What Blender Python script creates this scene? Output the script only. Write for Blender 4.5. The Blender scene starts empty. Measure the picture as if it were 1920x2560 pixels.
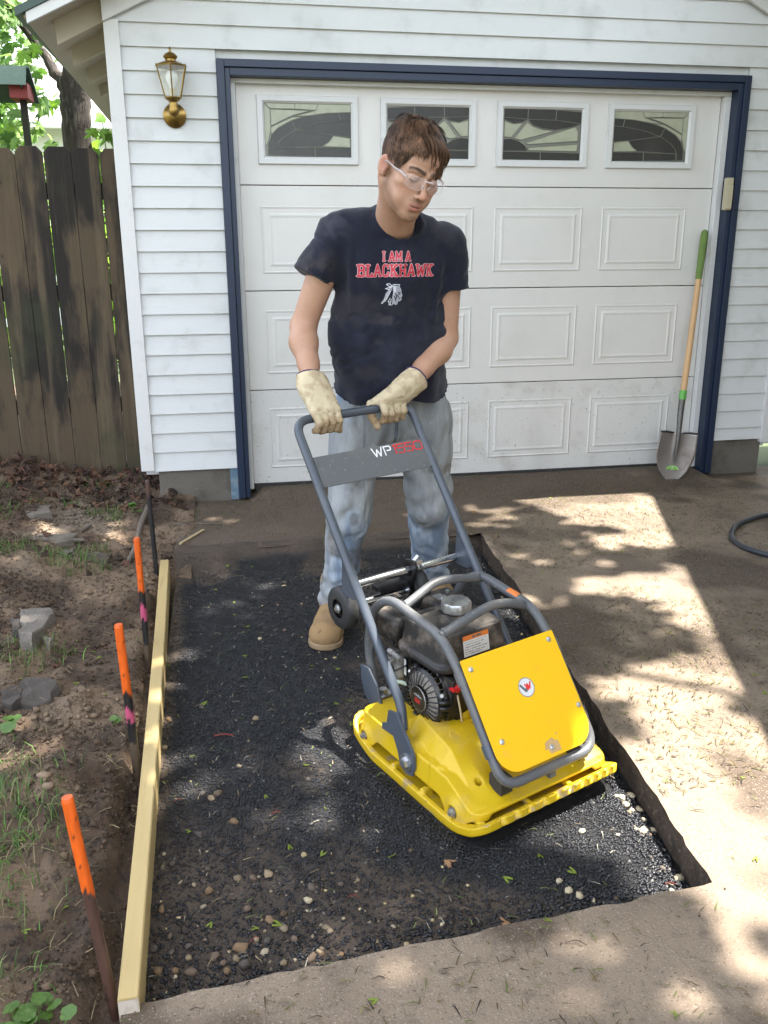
import bpy, bmesh, math, random
import numpy as np
from mathutils import Vector, Matrix, geometry, noise
from mathutils.bvhtree import BVHTree
random.seed(7); rng = np.random.default_rng(7)
SC = bpy.context.scene; COL = SC.collection
# ------------------------------------------------------------ camera, sky, sun, exposure
CAMP = np.array([-0.151, -4.900, 1.297]); YAW, PIT, ROL = 0.182, -0.294, -0.004
_fw = np.array([math.sin(YAW)*math.cos(PIT), math.cos(YAW)*math.cos(PIT), math.sin(PIT)])
_r = np.array([math.cos(YAW), -math.sin(YAW), 0.0]); _u = np.cross(_r, _fw)
_c, _s = math.cos(ROL), math.sin(ROL); _r, _u = _c*_r+_s*_u, -_s*_r+_c*_u
cd = bpy.data.cameras.new('camera'); cam = bpy.data.objects.new('camera', cd); COL.objects.link(cam)
cam.matrix_world = Matrix(((_r[0], _u[0], -_fw[0], CAMP[0]), (_r[1], _u[1], -_fw[1], CAMP[1]), (_r[2], _u[2], -_fw[2], CAMP[2]), (0, 0, 0, 1)))
cd.sensor_fit = 'VERTICAL'; cd.sensor_height = 24; cd.lens = 2200/2560*24; cd.clip_start = 0.05; cd.clip_end = 400
SC.camera = cam
HX, HY = -0.40, -0.02                         # horizontal drift of the sunlight per metre of fall
SUN_EL = math.atan(1/math.hypot(HX, HY)); SUN_AZ = math.atan2(-HX, -HY)
w = bpy.data.worlds.new('World'); SC.world = w; w.use_nodes = True
nt = w.node_tree; sky = nt.nodes.new('ShaderNodeTexSky'); sky.sky_type = 'NISHITA'; sky.sun_disc = False
sky.sun_elevation = SUN_EL; sky.sun_rotation = SUN_AZ; sky.air_density = 1.0; sky.dust_density = 3.0; sky.ozone_density = 1.0
hsv = nt.nodes.new('ShaderNodeHueSaturation'); hsv.inputs['Saturation'].default_value = 0.42; nt.links.new(sky.outputs[0], hsv.inputs['Color'])   # whole sky desaturated to take blue out of its light, as under thin cloud
nt.links.new(hsv.outputs[0], nt.nodes['Background'].inputs[0]); nt.nodes['Background'].inputs[1].default_value = 0.15
sd = bpy.data.lights.new('sun', 'SUN'); sd.energy = 3.5; sd.angle = math.radians(0.55); sd.color = (1.0, 0.95, 0.87)
sun = bpy.data.objects.new('sun', sd); COL.objects.link(sun)
sun.rotation_euler = Vector((-HX, -HY, 1)).to_track_quat('Z', 'Y').to_euler(); sun.location = (4, 0, 9)
SC.view_settings.view_transform = 'Standard'; SC.view_settings.look = 'None'; SC.view_settings.gamma = 1
SC.view_settings.use_curve_mapping = False; SC.view_settings.exposure = 2.78
SC.render.engine = 'CYCLES'
# ------------------------------------------------------------ materials
def _mix(nt, fac, a, b):
    m = nt.nodes.new('ShaderNodeMix'); m.data_type = 'RGBA'
    for s, v in ((m.inputs[0], fac), (m.inputs[6], a), (m.inputs[7], b)):
        if hasattr(v, 'links') or isinstance(v, bpy.types.NodeSocket): nt.links.new(v, s)
        else: s.default_value = v if not isinstance(v, (tuple, list)) else (*v, 1)[:4]
    return m.outputs[2]
def _noise(nt, vec, scale, detail=4, rough=.6, lo=.4, hi=.6, stretch=None, seed=0):
    if stretch or seed:
        mp = nt.nodes.new('ShaderNodeMapping'); nt.links.new(vec, mp.inputs[0])
        if stretch: mp.inputs['Scale'].default_value = stretch
        mp.inputs['Location'].default_value = (seed*3.7, seed*1.3, seed*2.1); vec = mp.outputs[0]
    n = nt.nodes.new('ShaderNodeTexNoise'); nt.links.new(vec, n.inputs['Vector'])
    n.inputs['Scale'].default_value = scale; n.inputs['Detail'].default_value = detail; n.inputs['Roughness'].default_value = rough
    r = nt.nodes.new('ShaderNodeMapRange'); nt.links.new(n.outputs[0], r.inputs[0])
    r.inputs[1].default_value = lo; r.inputs[2].default_value = hi; r.interpolation_type = 'SMOOTHSTEP'
    return r.outputs[0], n.outputs[0]
def M(name, c, layers=(), rough=.6, metal=0.0, bumps=(), spec=.5, vcol=False, coat=0, trans=None, alpha=None, sheen=0, world=False, sss=0):
    """c base colour; layers = [(colour, scale, lo, hi, amount, stretch)]; bumps = [(scale, height_m, stretch)]"""
    m = bpy.data.materials.new(name); m.use_nodes = True; nt = m.node_tree; b = nt.nodes['Principled BSDF']
    if world:
        g = nt.nodes.new('ShaderNodeNewGeometry'); vec = g.outputs['Position']
    else:
        t = nt.nodes.new('ShaderNodeTexCoord'); vec = t.outputs['Object']
    if vcol:
        a = nt.nodes.new('ShaderNodeAttribute'); a.attribute_name = 'Col'; col = a.outputs['Color']
    else:
        rgb = nt.nodes.new('ShaderNodeRGB'); rgb.outputs[0].default_value = (*c, 1); col = rgb.outputs[0]
    for k, L in enumerate(layers):
        c2, sc, lo, hi, amt = L[:5]; st = L[5] if len(L) > 5 else None
        f, _ = _noise(nt, vec, sc, 5, .6, lo, hi, st, seed=k+1)
        mu = nt.nodes.new('ShaderNodeMath'); mu.operation = 'MULTIPLY'; nt.links.new(f, mu.inputs[0]); mu.inputs[1].default_value = amt
        col = _mix(nt, mu.outputs[0], col, c2)
    nt.links.new(col, b.inputs['Base Color'])
    b.inputs['Roughness'].default_value = rough; b.inputs['Metallic'].default_value = metal
    b.inputs['Specular IOR Level'].default_value = spec
    if coat: b.inputs['Coat Weight'].default_value = coat; b.inputs['Coat Roughness'].default_value = .15
    if sheen: b.inputs['Sheen Weight'].default_value = sheen
    if sss: b.inputs['Subsurface Weight'].default_value = sss; b.inputs['Subsurface Scale'].default_value = .006; b.inputs['Subsurface Radius'].default_value = (1, .35, .2)
    if alpha is not None: b.inputs['Alpha'].default_value = alpha
    nrm = None
    for k, B in enumerate(bumps):
        sc, hgt = B[:2]; st = B[2] if len(B) > 2 else None
        _, raw = _noise(nt, vec, sc, 4, .6, 0, 1, st, seed=k+5)
        bp = nt.nodes.new('ShaderNodeBump'); bp.inputs['Strength'].default_value = 1; bp.inputs['Distance'].default_value = hgt
        nt.links.new(raw, bp.inputs['Height'])
        if nrm is not None: nt.links.new(nrm, bp.inputs['Normal'])
        nrm = bp.outputs[0]
    if nrm is not None: nt.links.new(nrm, b.inputs['Normal'])
    if trans:
        out = nt.nodes['Material Output']; tr = nt.nodes.new('ShaderNodeBsdfTranslucent'); mx = nt.nodes.new('ShaderNodeMixShader')
        nt.links.new(col, tr.inputs[0]); mx.inputs[0].default_value = trans
        nt.links.new(b.outputs[0], mx.inputs[1]); nt.links.new(tr.outputs[0], mx.inputs[2]); nt.links.new(mx.outputs[0], out.inputs[0])
    return m
def glass_mat(name, tint=(1, 1, 1), rough=.02, weight=.85):
    m = bpy.data.materials.new(name); m.use_nodes = True; nt = m.node_tree; b = nt.nodes['Principled BSDF']
    b.inputs['Base Color'].default_value = (*tint, 1); b.inputs['Roughness'].default_value = rough
    tr = nt.nodes.new('ShaderNodeBsdfTransparent'); tr.inputs[0].default_value = (*tint, 1); mx = nt.nodes.new('ShaderNodeMixShader')
    mx.inputs[0].default_value = weight; nt.links.new(b.outputs[0], mx.inputs[1]); nt.links.new(tr.outputs[0], mx.inputs[2])
    nt.links.new(mx.outputs[0], nt.nodes['Material Output'].inputs[0]); return m
# ------------------------------------------------------------ object helpers
def tag(o, label=None, cat=None, group=None, kind=None):
    if label: o['label'] = label
    if cat: o['category'] = cat
    if group: o['group'] = group
    if kind: o['kind'] = kind
    return o
def empty(name, loc=(0, 0, 0), mat=None, **kw):
    o = bpy.data.objects.new(name, None); COL.objects.link(o); o.empty_display_size = .1
    if mat is not None: o.matrix_world = mat
    else: o.location = loc
    return tag(o, **kw)
def mesh_obj(name, verts, faces, mat, parent=None, smooth=False, cols=None, mats=None, midx=None, **kw):
    me = bpy.data.meshes.new(name)
    verts = np.asarray(verts, np.float32)
    if isinstance(faces, np.ndarray):
        nf, k = faces.shape
        me.vertices.add(len(verts)); me.vertices.foreach_set('co', verts.ravel())
        me.loops.add(nf*k); me.loops.foreach_set('vertex_index', faces.astype(np.int32).ravel())
        me.polygons.add(nf); me.polygons.foreach_set('loop_start', np.arange(0, nf*k, k, dtype=np.int32))
        me.update(calc_edges=True); me.validate()
    else:
        me.from_pydata(verts.tolist(), [], faces); me.update()
    if smooth: me.polygons.foreach_set('use_smooth', np.ones(len(me.polygons), bool))
    for mm in (mats or [mat]): me.materials.append(mm)
    if midx is not None: me.polygons.foreach_set('material_index', np.asarray(midx, np.int32))
    if cols is not None:
        a = me.color_attributes.new('Col', 'FLOAT_COLOR', 'POINT'); c4 = np.ones((len(verts), 4), np.float32); c4[:, :3] = cols
        a.data.foreach_set('color', c4.ravel())
    o = bpy.data.objects.new(name, me); COL.objects.link(o)
    if parent is not None: o.parent = parent
    return tag(o, **kw)
class MB:
    """collects shapes in a bmesh"""
    def __init__(s): s.bm = bmesh.new()
    def box(s, lo, hi, bev=0, R=None, c=None, seg=2):
        lo = Vector(lo); hi = Vector(hi); ce = (lo+hi)/2; d = hi-lo
        m = Matrix.Translation(ce) @ Matrix.Diagonal((d.x, d.y, d.z, 1))
        if R is not None: m = Matrix.Translation(Vector(c if c is not None else ce)) @ R.to_4x4() @ Matrix.Translation(ce-Vector(c if c is not None else ce)) @ Matrix.Diagonal((d.x, d.y, d.z, 1))
        r = bmesh.ops.create_cube(s.bm, size=1, matrix=m)
        if bev: 
            es = list({e for v in r['verts'] for e in v.link_edges})
            bmesh.ops.bevel(s.bm, geom=es, offset=bev, segments=seg, profile=.6, affect='EDGES')
        return s
    def prism(s, poly, ax, a, b, bev=0):
        """poly 2D list extruded along axis ax from a to b (axes order keeps xyz cyclic-free: (x,y)->z, (x,z)->y, (y,z)->x)"""
        def P(p, t): return {2: (p[0], p[1], t), 1: (p[0], t, p[1]), 0: (t, p[0], p[1])}[ax]
        v0 = [s.bm.verts.new(P(p, a)) for p in poly]; v1 = [s.bm.verts.new(P(p, b)) for p in poly]; n = len(poly)
        fs = [s.bm.faces.new(v0), s.bm.faces.new(v1[::-1])]
        for i in range(n): fs.append(s.bm.faces.new((v0[i], v1[i], v1[(i+1) % n], v0[(i+1) % n])))
        bmesh.ops.recalc_face_normals(s.bm, faces=fs)
        if bev:
            es = list({e for f in fs for e in f.edges}); bmesh.ops.bevel(s.bm, geom=es, offset=bev, segments=2, profile=.6, affect='EDGES')
        return s
    def tube(s, pts, r, n=12, caps=True, closed=False):
        pts = [Vector(p) for p in pts]; rs = r if isinstance(r, (list, tuple)) else [r]*len(pts)
        rings = []; up = None
        for i, p in enumerate(pts):
            if closed: t = (pts[(i+1) % len(pts)]-pts[i-1]).normalized()
            else: t = ((pts[min(i+1, len(pts)-1)]-p).normalized()+(p-pts[max(i-1, 0)]).normalized()).normalized()
            if up is None: up = t.orthogonal().normalized()
            up = (up-t*up.dot(t)).normalized(); side = t.cross(up)
            rings.append([s.bm.verts.new(p+(up*math.cos(a)+side*math.sin(a))*rs[i]) for a in [2*math.pi*j/n for j in range(n)]])
        m = len(rings)
        for i in range(m if closed else m-1):
            A, B = rings[i], rings[(i+1) % m]
            for j in range(n): s.bm.faces.new((A[j], A[(j+1) % n], B[(j+1) % n], B[j]))
        if caps and not closed: s.bm.faces.new(rings[0][::-1]); s.bm.faces.new(rings[-1])
        return s
    def lathe(s, prof, o, ax, n=24, cap=True):
        """prof [(radius, height)] about axis ax from origin o"""
        ax = Vector(ax).normalized(); e1 = ax.orthogonal().normalized(); e2 = ax.cross(e1); o = Vector(o); rings = []
        for r, h in prof:
            if r < 1e-6: rings.append([s.bm.verts.new(o+ax*h)])
            else: rings.append([s.bm.verts.new(o+ax*h+(e1*math.cos(2*math.pi*j/n)+e2*math.sin(2*math.pi*j/n))*r) for j in range(n)])
        for A, B in zip(rings, rings[1:]):
            for j in range(n):
                k = (j+1) % n
                if len(A) == 1 and len(B) == 1: continue
                if len(A) == 1: s.bm.faces.new((A[0], B[k], B[j]))
                elif len(B) == 1: s.bm.faces.new((A[j], A[k], B[0]))
                else: s.bm.faces.new((A[j], A[k], B[k], B[j]))
        if cap:
            if len(rings[0]) > 1: s.bm.faces.new(rings[0][::-1])
            if len(rings[-1]) > 1: s.bm.faces.new(rings[-1])
        return s
    def cyl(s, a, b, r, n=16, r2=None):
        a = Vector(a); b = Vector(b); return s.lathe([(r, 0), (r2 if r2 is not None else r, (b-a).length)], a, b-a, n)
    def build(s, name, mat, parent=None, smooth=None, **kw):
        """smooth: angle in degrees for auto smooth (None = flat)"""
        bmesh.ops.recalc_face_normals(s.bm, faces=s.bm.faces[:])
        if smooth:
            lim = math.radians(smooth)
            for f in s.bm.faces: f.smooth = True
            for e in s.bm.edges: e.smooth = len(e.link_faces) == 2 and e.calc_face_angle(9) < lim
        me = bpy.data.meshes.new(name); s.bm.to_mesh(me); s.bm.free(); me.materials.append(mat)
        o = bpy.data.objects.new(name, me); COL.objects.link(o)
        if parent is not None: o.parent = parent
        return tag(o, **kw)
def bend(pts, rad, n=6):
    """polyline with rounded corners"""
    P = [Vector(p) for p in pts]; out = [P[0]]
    for i in range(1, len(P)-1):
        a = (P[i-1]-P[i]); b = (P[i+1]-P[i]); r = min(rad if not isinstance(rad, (list, tuple)) else rad[i-1], a.length*.49, b.length*.49)
        A = P[i]+a.normalized()*r; B = P[i]+b.normalized()*r
        for k in range(n+1):
            t = k/n; out.append(A*(1-t)**2+P[i]*2*t*(1-t)+B*t*t)
    return out+[P[-1]]
def copyo(o, parent=None, **kw):
    c = o.copy(); COL.objects.link(c)
    if parent is not None: c.parent = parent
    return tag(c, **kw)
# value noise in numpy
def vnoise(P, seed=0):
    P = np.asarray(P, np.float64); i = np.floor(P).astype(np.int64); f = P-i; f = f*f*(3-2*f); out = 0
    nd = P.shape[-1]
    for c in range(2**nd):
        wgt = 1; h = np.full(P.shape[:-1], seed*1013+17, np.int64)
        for k in range(nd):
            b = (c >> k) & 1; wgt = wgt*(f[..., k] if b else 1-f[..., k]); h = (h*374761393+(i[..., k]+b)*668265263) & 0x7fffffff; h = (h ^ (h >> 13))*1274126177 & 0x7fffffff
        out = out+wgt*((h ^ (h >> 16)) & 0xffff)/65535.0
    return out
def fbm(P, o=4, seed=0, g=.5):
    P = np.asarray(P, float); s = 0; a = 1; t = 0
    for k in range(o): s = s+a*vnoise(P*2**k, seed+k); t += a; a *= g
    return s/t
# ------------------------------------------------------------ SDF modelling
import openvdb
def E_(c, r, R=None):
    c = np.array(c, float); r = np.array(r if hasattr(r, '__len__') else (r, r, r), float)
    def f(X, Y, Z):
        x, y, z = X-c[0], Y-c[1], Z-c[2]
        if R is not None: x, y, z = R[0][0]*x+R[0][1]*y+R[0][2]*z, R[1][0]*x+R[1][1]*y+R[1][2]*z, R[2][0]*x+R[2][1]*y+R[2][2]*z
        k0 = np.sqrt((x/r[0])**2+(y/r[1])**2+(z/r[2])**2); k1 = np.sqrt((x/r[0]**2)**2+(y/r[1]**2)**2+(z/r[2]**2)**2)+1e-9
        return k0*(k0-1)/k1
    return f, c-r.max(), c+r.max()
def C_(a, b, ra, rb=None, n=None, q=1.0):
    """tapered capsule; q<1 flattens it along n"""
    a = np.array(a, float); b = np.array(b, float); rb = ra if rb is None else rb; R = max(ra, rb)
    if n is not None: n = np.array(n, float); n = n/np.linalg.norm(n)
    def st(p): return p+(1/q-1)*(p@n)*n if n is not None else p
    a2, b2 = st(a), st(b); ba = b2-a2; bb = ba@ba+1e-12
    def f(X, Y, Z):
        if n is not None:
            dn = (X*n[0]+Y*n[1]+Z*n[2])*(1/q-1); X, Y, Z = X+dn*n[0], Y+dn*n[1], Z+dn*n[2]
        x, y, z = X-a2[0], Y-a2[1], Z-a2[2]
        t = np.clip((x*ba[0]+y*ba[1]+z*ba[2])/bb, 0, 1)
        return (np.sqrt((x-t*ba[0])**2+(y-t*ba[1])**2+(z-t*ba[2])**2)-(ra+(rb-ra)*t))*(1 if n is None else max(q, .5))
    return f, np.minimum(a, b)-R, np.maximum(a, b)+R
def B_(c, h, r=0, R=None):
    c = np.array(c, float); h = np.array(h, float)
    def f(X, Y, Z):
        x, y, z = X-c[0], Y-c[1], Z-c[2]
        if R is not None: x, y, z = R[0][0]*x+R[0][1]*y+R[0][2]*z, R[1][0]*x+R[1][1]*y+R[1][2]*z, R[2][0]*x+R[2][1]*y+R[2][2]*z
        x, y, z = np.abs(x)-h[0]+r, np.abs(y)-h[1]+r, np.abs(z)-h[2]+r
        return np.sqrt(np.maximum(x, 0)**2+np.maximum(y, 0)**2+np.maximum(z, 0)**2)+np.minimum(np.maximum(x, np.maximum(y, z)), 0)-r
    m = np.linalg.norm(h) if R is not None else h
    return f, c-m, c+m
class SDF:
    def __init__(s, xs, ys, zs): s.ax = [np.asarray(a, np.float32) for a in (xs, ys, zs)]; s.D = np.full([len(a) for a in s.ax], 9, np.float32); s.T = None
    def op(s, prim, k=.01, sub=False):
        f, lo, hi = prim; m = k+.02
        if s.T is not None:
            R, c = s.T; cs = np.array([[(lo, hi)[i][0], (lo, hi)[j][1], (lo, hi)[l][2]] for i in (0, 1) for j in (0, 1) for l in (0, 1)])@R.T+c
            lo, hi = cs.min(0), cs.max(0)
        sl = tuple(slice(max(np.searchsorted(a, l-m), 0), np.searchsorted(a, h+m)) for a, l, h in zip(s.ax, lo, hi))
        X, Y, Z = s.ax[0][sl[0]][:, None, None], s.ax[1][sl[1]][None, :, None], s.ax[2][sl[2]][None, None, :]
        if X.size*Y.size*Z.size == 0: return s
        if s.T is not None:
            x, y, z = X-c[0], Y-c[1], Z-c[2]; X, Y, Z = (R[0, i]*x+R[1, i]*y+R[2, i]*z for i in range(3))
        d = f(X, Y, Z); D = s.D[sl]
        if sub: h = np.maximum(k-np.abs(D+d), 0)/k; s.D[sl] = np.maximum(D, -d)+h*h*k*.25
        else: h = np.maximum(k-np.abs(D-d), 0)/k; s.D[sl] = np.minimum(D, d)-h*h*k*.25
        return s
    def grids(s): return s.ax[0][:, None, None], s.ax[1][None, :, None], s.ax[2][None, None, :]
    def mesh(s):
        g = openvdb.FloatGrid(background=.03); g.copyFromArray(np.clip(s.D, -.03, .03)); P, T, Q = g.convertToPolygons(isovalue=0, adaptivity=0)
        V = np.stack([np.interp(P[:, i], np.arange(len(s.ax[i])), s.ax[i]) for i in range(3)], 1)
        return V, Q[:, ::-1].astype(np.int32)
def pole(P): return np.asarray(P, float)
def stack_axis(segs):
    out = []
    for a, b, h in segs: out.append(np.arange(a, b-1e-9, h))
    return np.concatenate(out+[[segs[-1][1]]])
# flat print: cells whose centre a function accepts become quads
def print_cells(fn, wdt, hgt, cell):
    """fn(x,y)->material index or -1 on arrays; returns 2D verts, quads, index"""
    nx, ny = int(math.ceil(wdt/cell)), int(math.ceil(hgt/cell)); xs = (np.arange(nx)+.5)*cell; ys = (np.arange(ny)+.5)*cell
    X, Y = np.meshgrid(xs, ys, indexing='ij'); idx = fn(X, Y); ii, jj = np.nonzero(idx >= 0)
    ids = {}; V = []; F = []
    key = lambda a, b: ids.setdefault((a, b), len(ids))
    for a, b in zip(ii.tolist(), jj.tolist()): F.append((key(a, b), key(a+1, b), key(a+1, b+1), key(a, b+1)))
    V = np.array(list(ids.keys()), float)*cell
    return V, np.array(F, np.int32).reshape(-1, 4), idx[ii, jj]
def seg_d(X, Y, a, b):
    ax, ay = a; bx, by = b; dx, dy = bx-ax, by-ay; t = np.clip(((X-ax)*dx+(Y-ay)*dy)/(dx*dx+dy*dy+1e-12), 0, 1)
    return np.hypot(X-ax-t*dx, Y-ay-t*dy)
def strokes_d(X, Y, lines):
    d = np.full(X.shape, 9.)
    for L in lines:
        for a, b in zip(L, L[1:]): d = np.minimum(d, seg_d(X, Y, a, b))
    return d
# ------------------------------------------------------------ shared materials
DZ = -0.065; AZ = -0.12
m_siding = M('white_siding_paint', (.58, .59, .58), [((.34, .35, .32), 5, .50, .75, .45), ((.50, .50, .47), 60, .6, .75, .3), ((.30, .31, .28), 1.2, .55, .8, .18)], .55, bumps=[(30, .0012, (1, 1, 12))], world=True)
m_trimw = M('white_trim_paint', (.60, .60, .585), [((.34, .32, .27), 9, .56, .8, .4)], .55, bumps=[(40, .001)], world=True)
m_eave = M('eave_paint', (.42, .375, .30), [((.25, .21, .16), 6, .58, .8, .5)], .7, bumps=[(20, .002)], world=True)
m_blue = M('navy_trim_paint', (.007, .018, .045), [((.016, .034, .066), 7, .55, .8, .4), ((.4, .4, .4), 160, .74, .8, .5)], .42, bumps=[(25, .001, (1, 1, .2))], world=True)
m_door = M('garage_door_paint', (.645, .63, .595), [((.50, .48, .44), 3, .45, .75, .3), ((.45, .43, .40), 40, .6, .75, .3)], .45, bumps=[(220, .0006, (1, 1, .25))], world=True)
m_doorlow = M('garage_door_paint_specked', (.62, .61, .58), [((.06, .05, .04), 75, .64, .70, .85), ((.30, .27, .22), 5, .5, .72, .4), ((.42, .41, .38), 3, .5, .8, .4)], .45, bumps=[(220, .0006, (1, 1, .25))], world=True)
m_rubber = M('black_rubber', (.02, .02, .02), [((.08, .075, .07), 20, .5, .7, .5)], .6, bumps=[(60, .001)])
m_block = M('foundation_concrete', (.13, .115, .095), [((.05, .04, .03), 4, .45, .7, .7), ((.26, .25, .23), 90, .6, .7, .4)], .9, bumps=[(90, .003), (12, .006)], world=True)
m_green = M('green_roof_metal', (.03, .06, .045), [((.06, .08, .06), 8, .5, .7, .5)], .45, bumps=[(20, .002)])
m_wood = M('weathered_cedar', (.070, .048, .026), [((.008, .006, .004), 2.2, .47, .58, .95, (1.6, 1, .45)), ((.13, .095, .055), 9, .50, .70, .6, (1.5, 1.5, .08)), ((.030, .036, .014), 1.6, .52, .66, .55), ((.008, .006, .005), 26, .66, .74, .8, (1, 1, .5))], .85, bumps=[(35, .003, (3, 3, .1)), (8, .003, (2, 2, .2))], world=True)
m_pane = M('dark_glass_pane', (.035, .035, .032), [((.065, .063, .058), 5, .45, .7, .5)], .25, spec=.4)
m_panec = M('cream_glass_pane', (.36, .37, .27), [((.27, .29, .20), 14, .4, .7, .6)], .3)
m_came = M('lead_came', (.20, .20, .17), rough=.4, metal=.4)
m_brass = M('aged_brass', (.27, .175, .05), [((.10, .06, .025), 30, .5, .75, .7)], .32, metal=.9)
m_galv = M('zinc_steel', (.55, .56, .57), [((.3, .3, .3), 60, .5, .7, .4)], .3, metal=.9)
def worldchild(o, p): o.parent = p; o.matrix_parent_inverse = Matrix.Translation(-p.location); return o
def ring_panel(x0, x1, z0, z1, prof, y0):
    V = []; F = []
    for k, (ins, yy) in enumerate(prof):
        V += [(x0+ins, y0+yy, z0+ins), (x1-ins, y0+yy, z0+ins), (x1-ins, y0+yy, z1-ins), (x0+ins, y0+yy, z1-ins)]
        if k:
            b = 4*k
            for j in range(4): F.append((b-4+j, b-4+(j+1) % 4, b+(j+1) % 4, b+j))
    F.append(tuple(range(len(V)-4, len(V)))); return V, F
# ------------------------------------------------------------ garage
SY = -0.08
def sc(x, z): k = (4.9+SY)/4.9; return (-.151+(x+.151)*k, 1.297+(z-1.297)*k)
G = empty('garage', (1.27, 0, DZ), label='white clapboard garage with navy door trim and a closed white overhead door', cat='garage')
GL, GR = -.587, 3.135                       # wall ends
PITCH = .475; RX = (GL+GR)/2; EX = -.955; EZ = 2.272
def roofz(x, y=0): return EZ+PITCH*(min(x, 2*RX-x)-EX)+.022*(y+.33)
def gch(o): return worldchild(o, G)
# siding boards
z0 = .122; PIT_ = .1046
def board(x0, x1, z, h, cutroof=False):
    y0 = SY
    vb = MB(); hh = h
    xa, xb = x0, x1
    if cutroof:
        lim = (z+.02-(EZ-.05))/PITCH+EX; xa = max(x0, lim); xb = min(x1, 2*RX-lim)
        if xb-xa < .1: return
    jit = random.uniform(-.0015, .0015)
    prof = [(y0-.017+jit, z), (y0-.001, z+hh+.012), (y0+.012, z+hh+.012), (y0+.012, z)]
    o = vb.prism(prof, 0, xa, xb).build('siding_board', m_siding); gch(o)
k = 0
while z0+k*PIT_ < 3.2:
    z = z0+k*PIT_
    if z < 2.14:
        h = PIT_ if z+PIT_ < 2.18 else PIT_
        board(GL+.05, -.092, z, PIT_)
        if k == 0: board(2.768, GR, z+.03, PIT_-.03)
        else: board(2.768, GR, z, PIT_)
    elif z < 2.2:
        board(GL+.05, GR, 2.176, z+PIT_-2.176)
    else: board(GL+.05 if z < 2.3 else GL, GR, z, PIT_, cutroof=z > 2.25)
    k += 1
# backing walls (thick, with the door opening)
wb = MB()
wb.box((GL+.004, SY+.014, .10), (-.07, 0.06, 2.40)); wb.box((2.745, SY+.014, .10), (GR-.004, 0.06, 2.40)); wb.box((-.07, SY+.014, 2.13), (2.745, .06, 2.40))
wb.prism([(GL+.004, 2.40), (GR-.004, 2.40), (RX+.6, roofz(RX+.6)-.03), (RX, roofz(RX)-.03), (RX-.6, roofz(RX-.6)-.03)], 1, SY+.014, .06)
wb.box((GL+.006, .06, .10), (GL+.10, 5.5, 2.42)); wb.box((GR-.1, .06, .10), (GR-.006, 5.5, 2.42)); wb.box((GL+.1, 5.4, .1), (GR-.1, 5.5, 2.42))
gch(wb.build('wall', m_siding))
for i in range(22):                          # side wall clapboards, seen edge on
    z = z0+i*PIT_; gch(MB().prism([(GL-.013, z), (GL-.002, z+PIT_+.01), (GL+.004, z+PIT_+.01), (GL+.004, z)], 1, .0, 5.5).build('siding_board', m_siding)) if z < 2.3 else None
gch(MB().box((GL-.018, SY-.028, .128), (GL+.052, SY+.02, 2.325), bev=.003).build('corner_board', m_trimw))
gch(MB().box((GL-.018, SY+.0205, .128), (GL-.002, SY+.09, 2.325), bev=.002).build('corner_board', m_trimw))
gch(MB().box((GR-.05, SY-.028, .13), (GR+.018, SY+.02, 2.325), bev=.003).build('corner_board', m_trimw))
gch(MB().box((GL+.07, SY+.005, -.16), (-.08, .19, .127), bev=.004).build('foundation_block', m_block)); gch(MB().box((2.79, SY+.005, -.16), (GR-.03, .2, .150), bev=.004).build('foundation_block', m_block))
gch(MB().box((GL+.07, .2, -.2), (GL+.2, 5.4, .1)).build('foundation_block', m_block))
# roof
def slope(sgn):
    b = MB(); xs = (EX, RX) if sgn < 0 else (2*RX-EX, RX); ys = (-.335, 6.0)
    vs = []
    for t in (0, .034):
        for x in xs:
            for y in ys: vs.append(b.bm.verts.new((x, y, roofz(x, y)+t)))
    for f in ((0, 1, 3, 2), (4, 6, 7, 5), (0, 4, 5, 1), (2, 3, 7, 6), (0, 2, 6, 4), (1, 5, 7, 3)): b.bm.faces.new([vs[i] for i in f])
    return b
for sgn in (-1, 1): gch(slope(sgn).build('roof_slope', m_green))
def follow(x0, x1, y0, y1, top, bot, mat, name, step=False):
    b = MB(); n = 2 if x1 <= RX or x0 >= RX else 3
    xs = [x0, x1] if n == 2 else [x0, RX, x1]
    pts = [(x, roofz(x, y0)+top) for x in xs]+[(x, roofz(x, y0)+bot) for x in xs[::-1]]
    return gch(b.prism(pts, 1, y0, y1, bev=.002).build(name, mat))
follow(EX+.045, RX-.002, -.326, -.306, -.002, -.048, m_trimw, 'rake_board'); follow(RX+.002, 2*RX-EX-.045, -.326, -.306, -.002, -.048, m_trimw, 'rake_board')
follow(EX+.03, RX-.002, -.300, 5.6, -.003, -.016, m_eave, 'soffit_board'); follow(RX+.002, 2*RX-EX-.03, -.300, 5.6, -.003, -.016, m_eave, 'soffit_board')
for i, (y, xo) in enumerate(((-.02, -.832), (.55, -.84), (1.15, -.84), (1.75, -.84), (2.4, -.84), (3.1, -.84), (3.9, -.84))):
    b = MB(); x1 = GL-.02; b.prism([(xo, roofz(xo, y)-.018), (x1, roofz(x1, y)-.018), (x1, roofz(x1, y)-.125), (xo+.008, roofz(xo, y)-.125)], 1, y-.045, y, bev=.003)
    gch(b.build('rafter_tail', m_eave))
follow(GL-.018, RX-.002, SY-.05, SY-.029, -.02, -.135, m_trimw, 'frieze_board'); follow(RX+.002, GR+.018, SY-.05, SY-.029, -.02, -.135, m_trimw, 'frieze_board')
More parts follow.
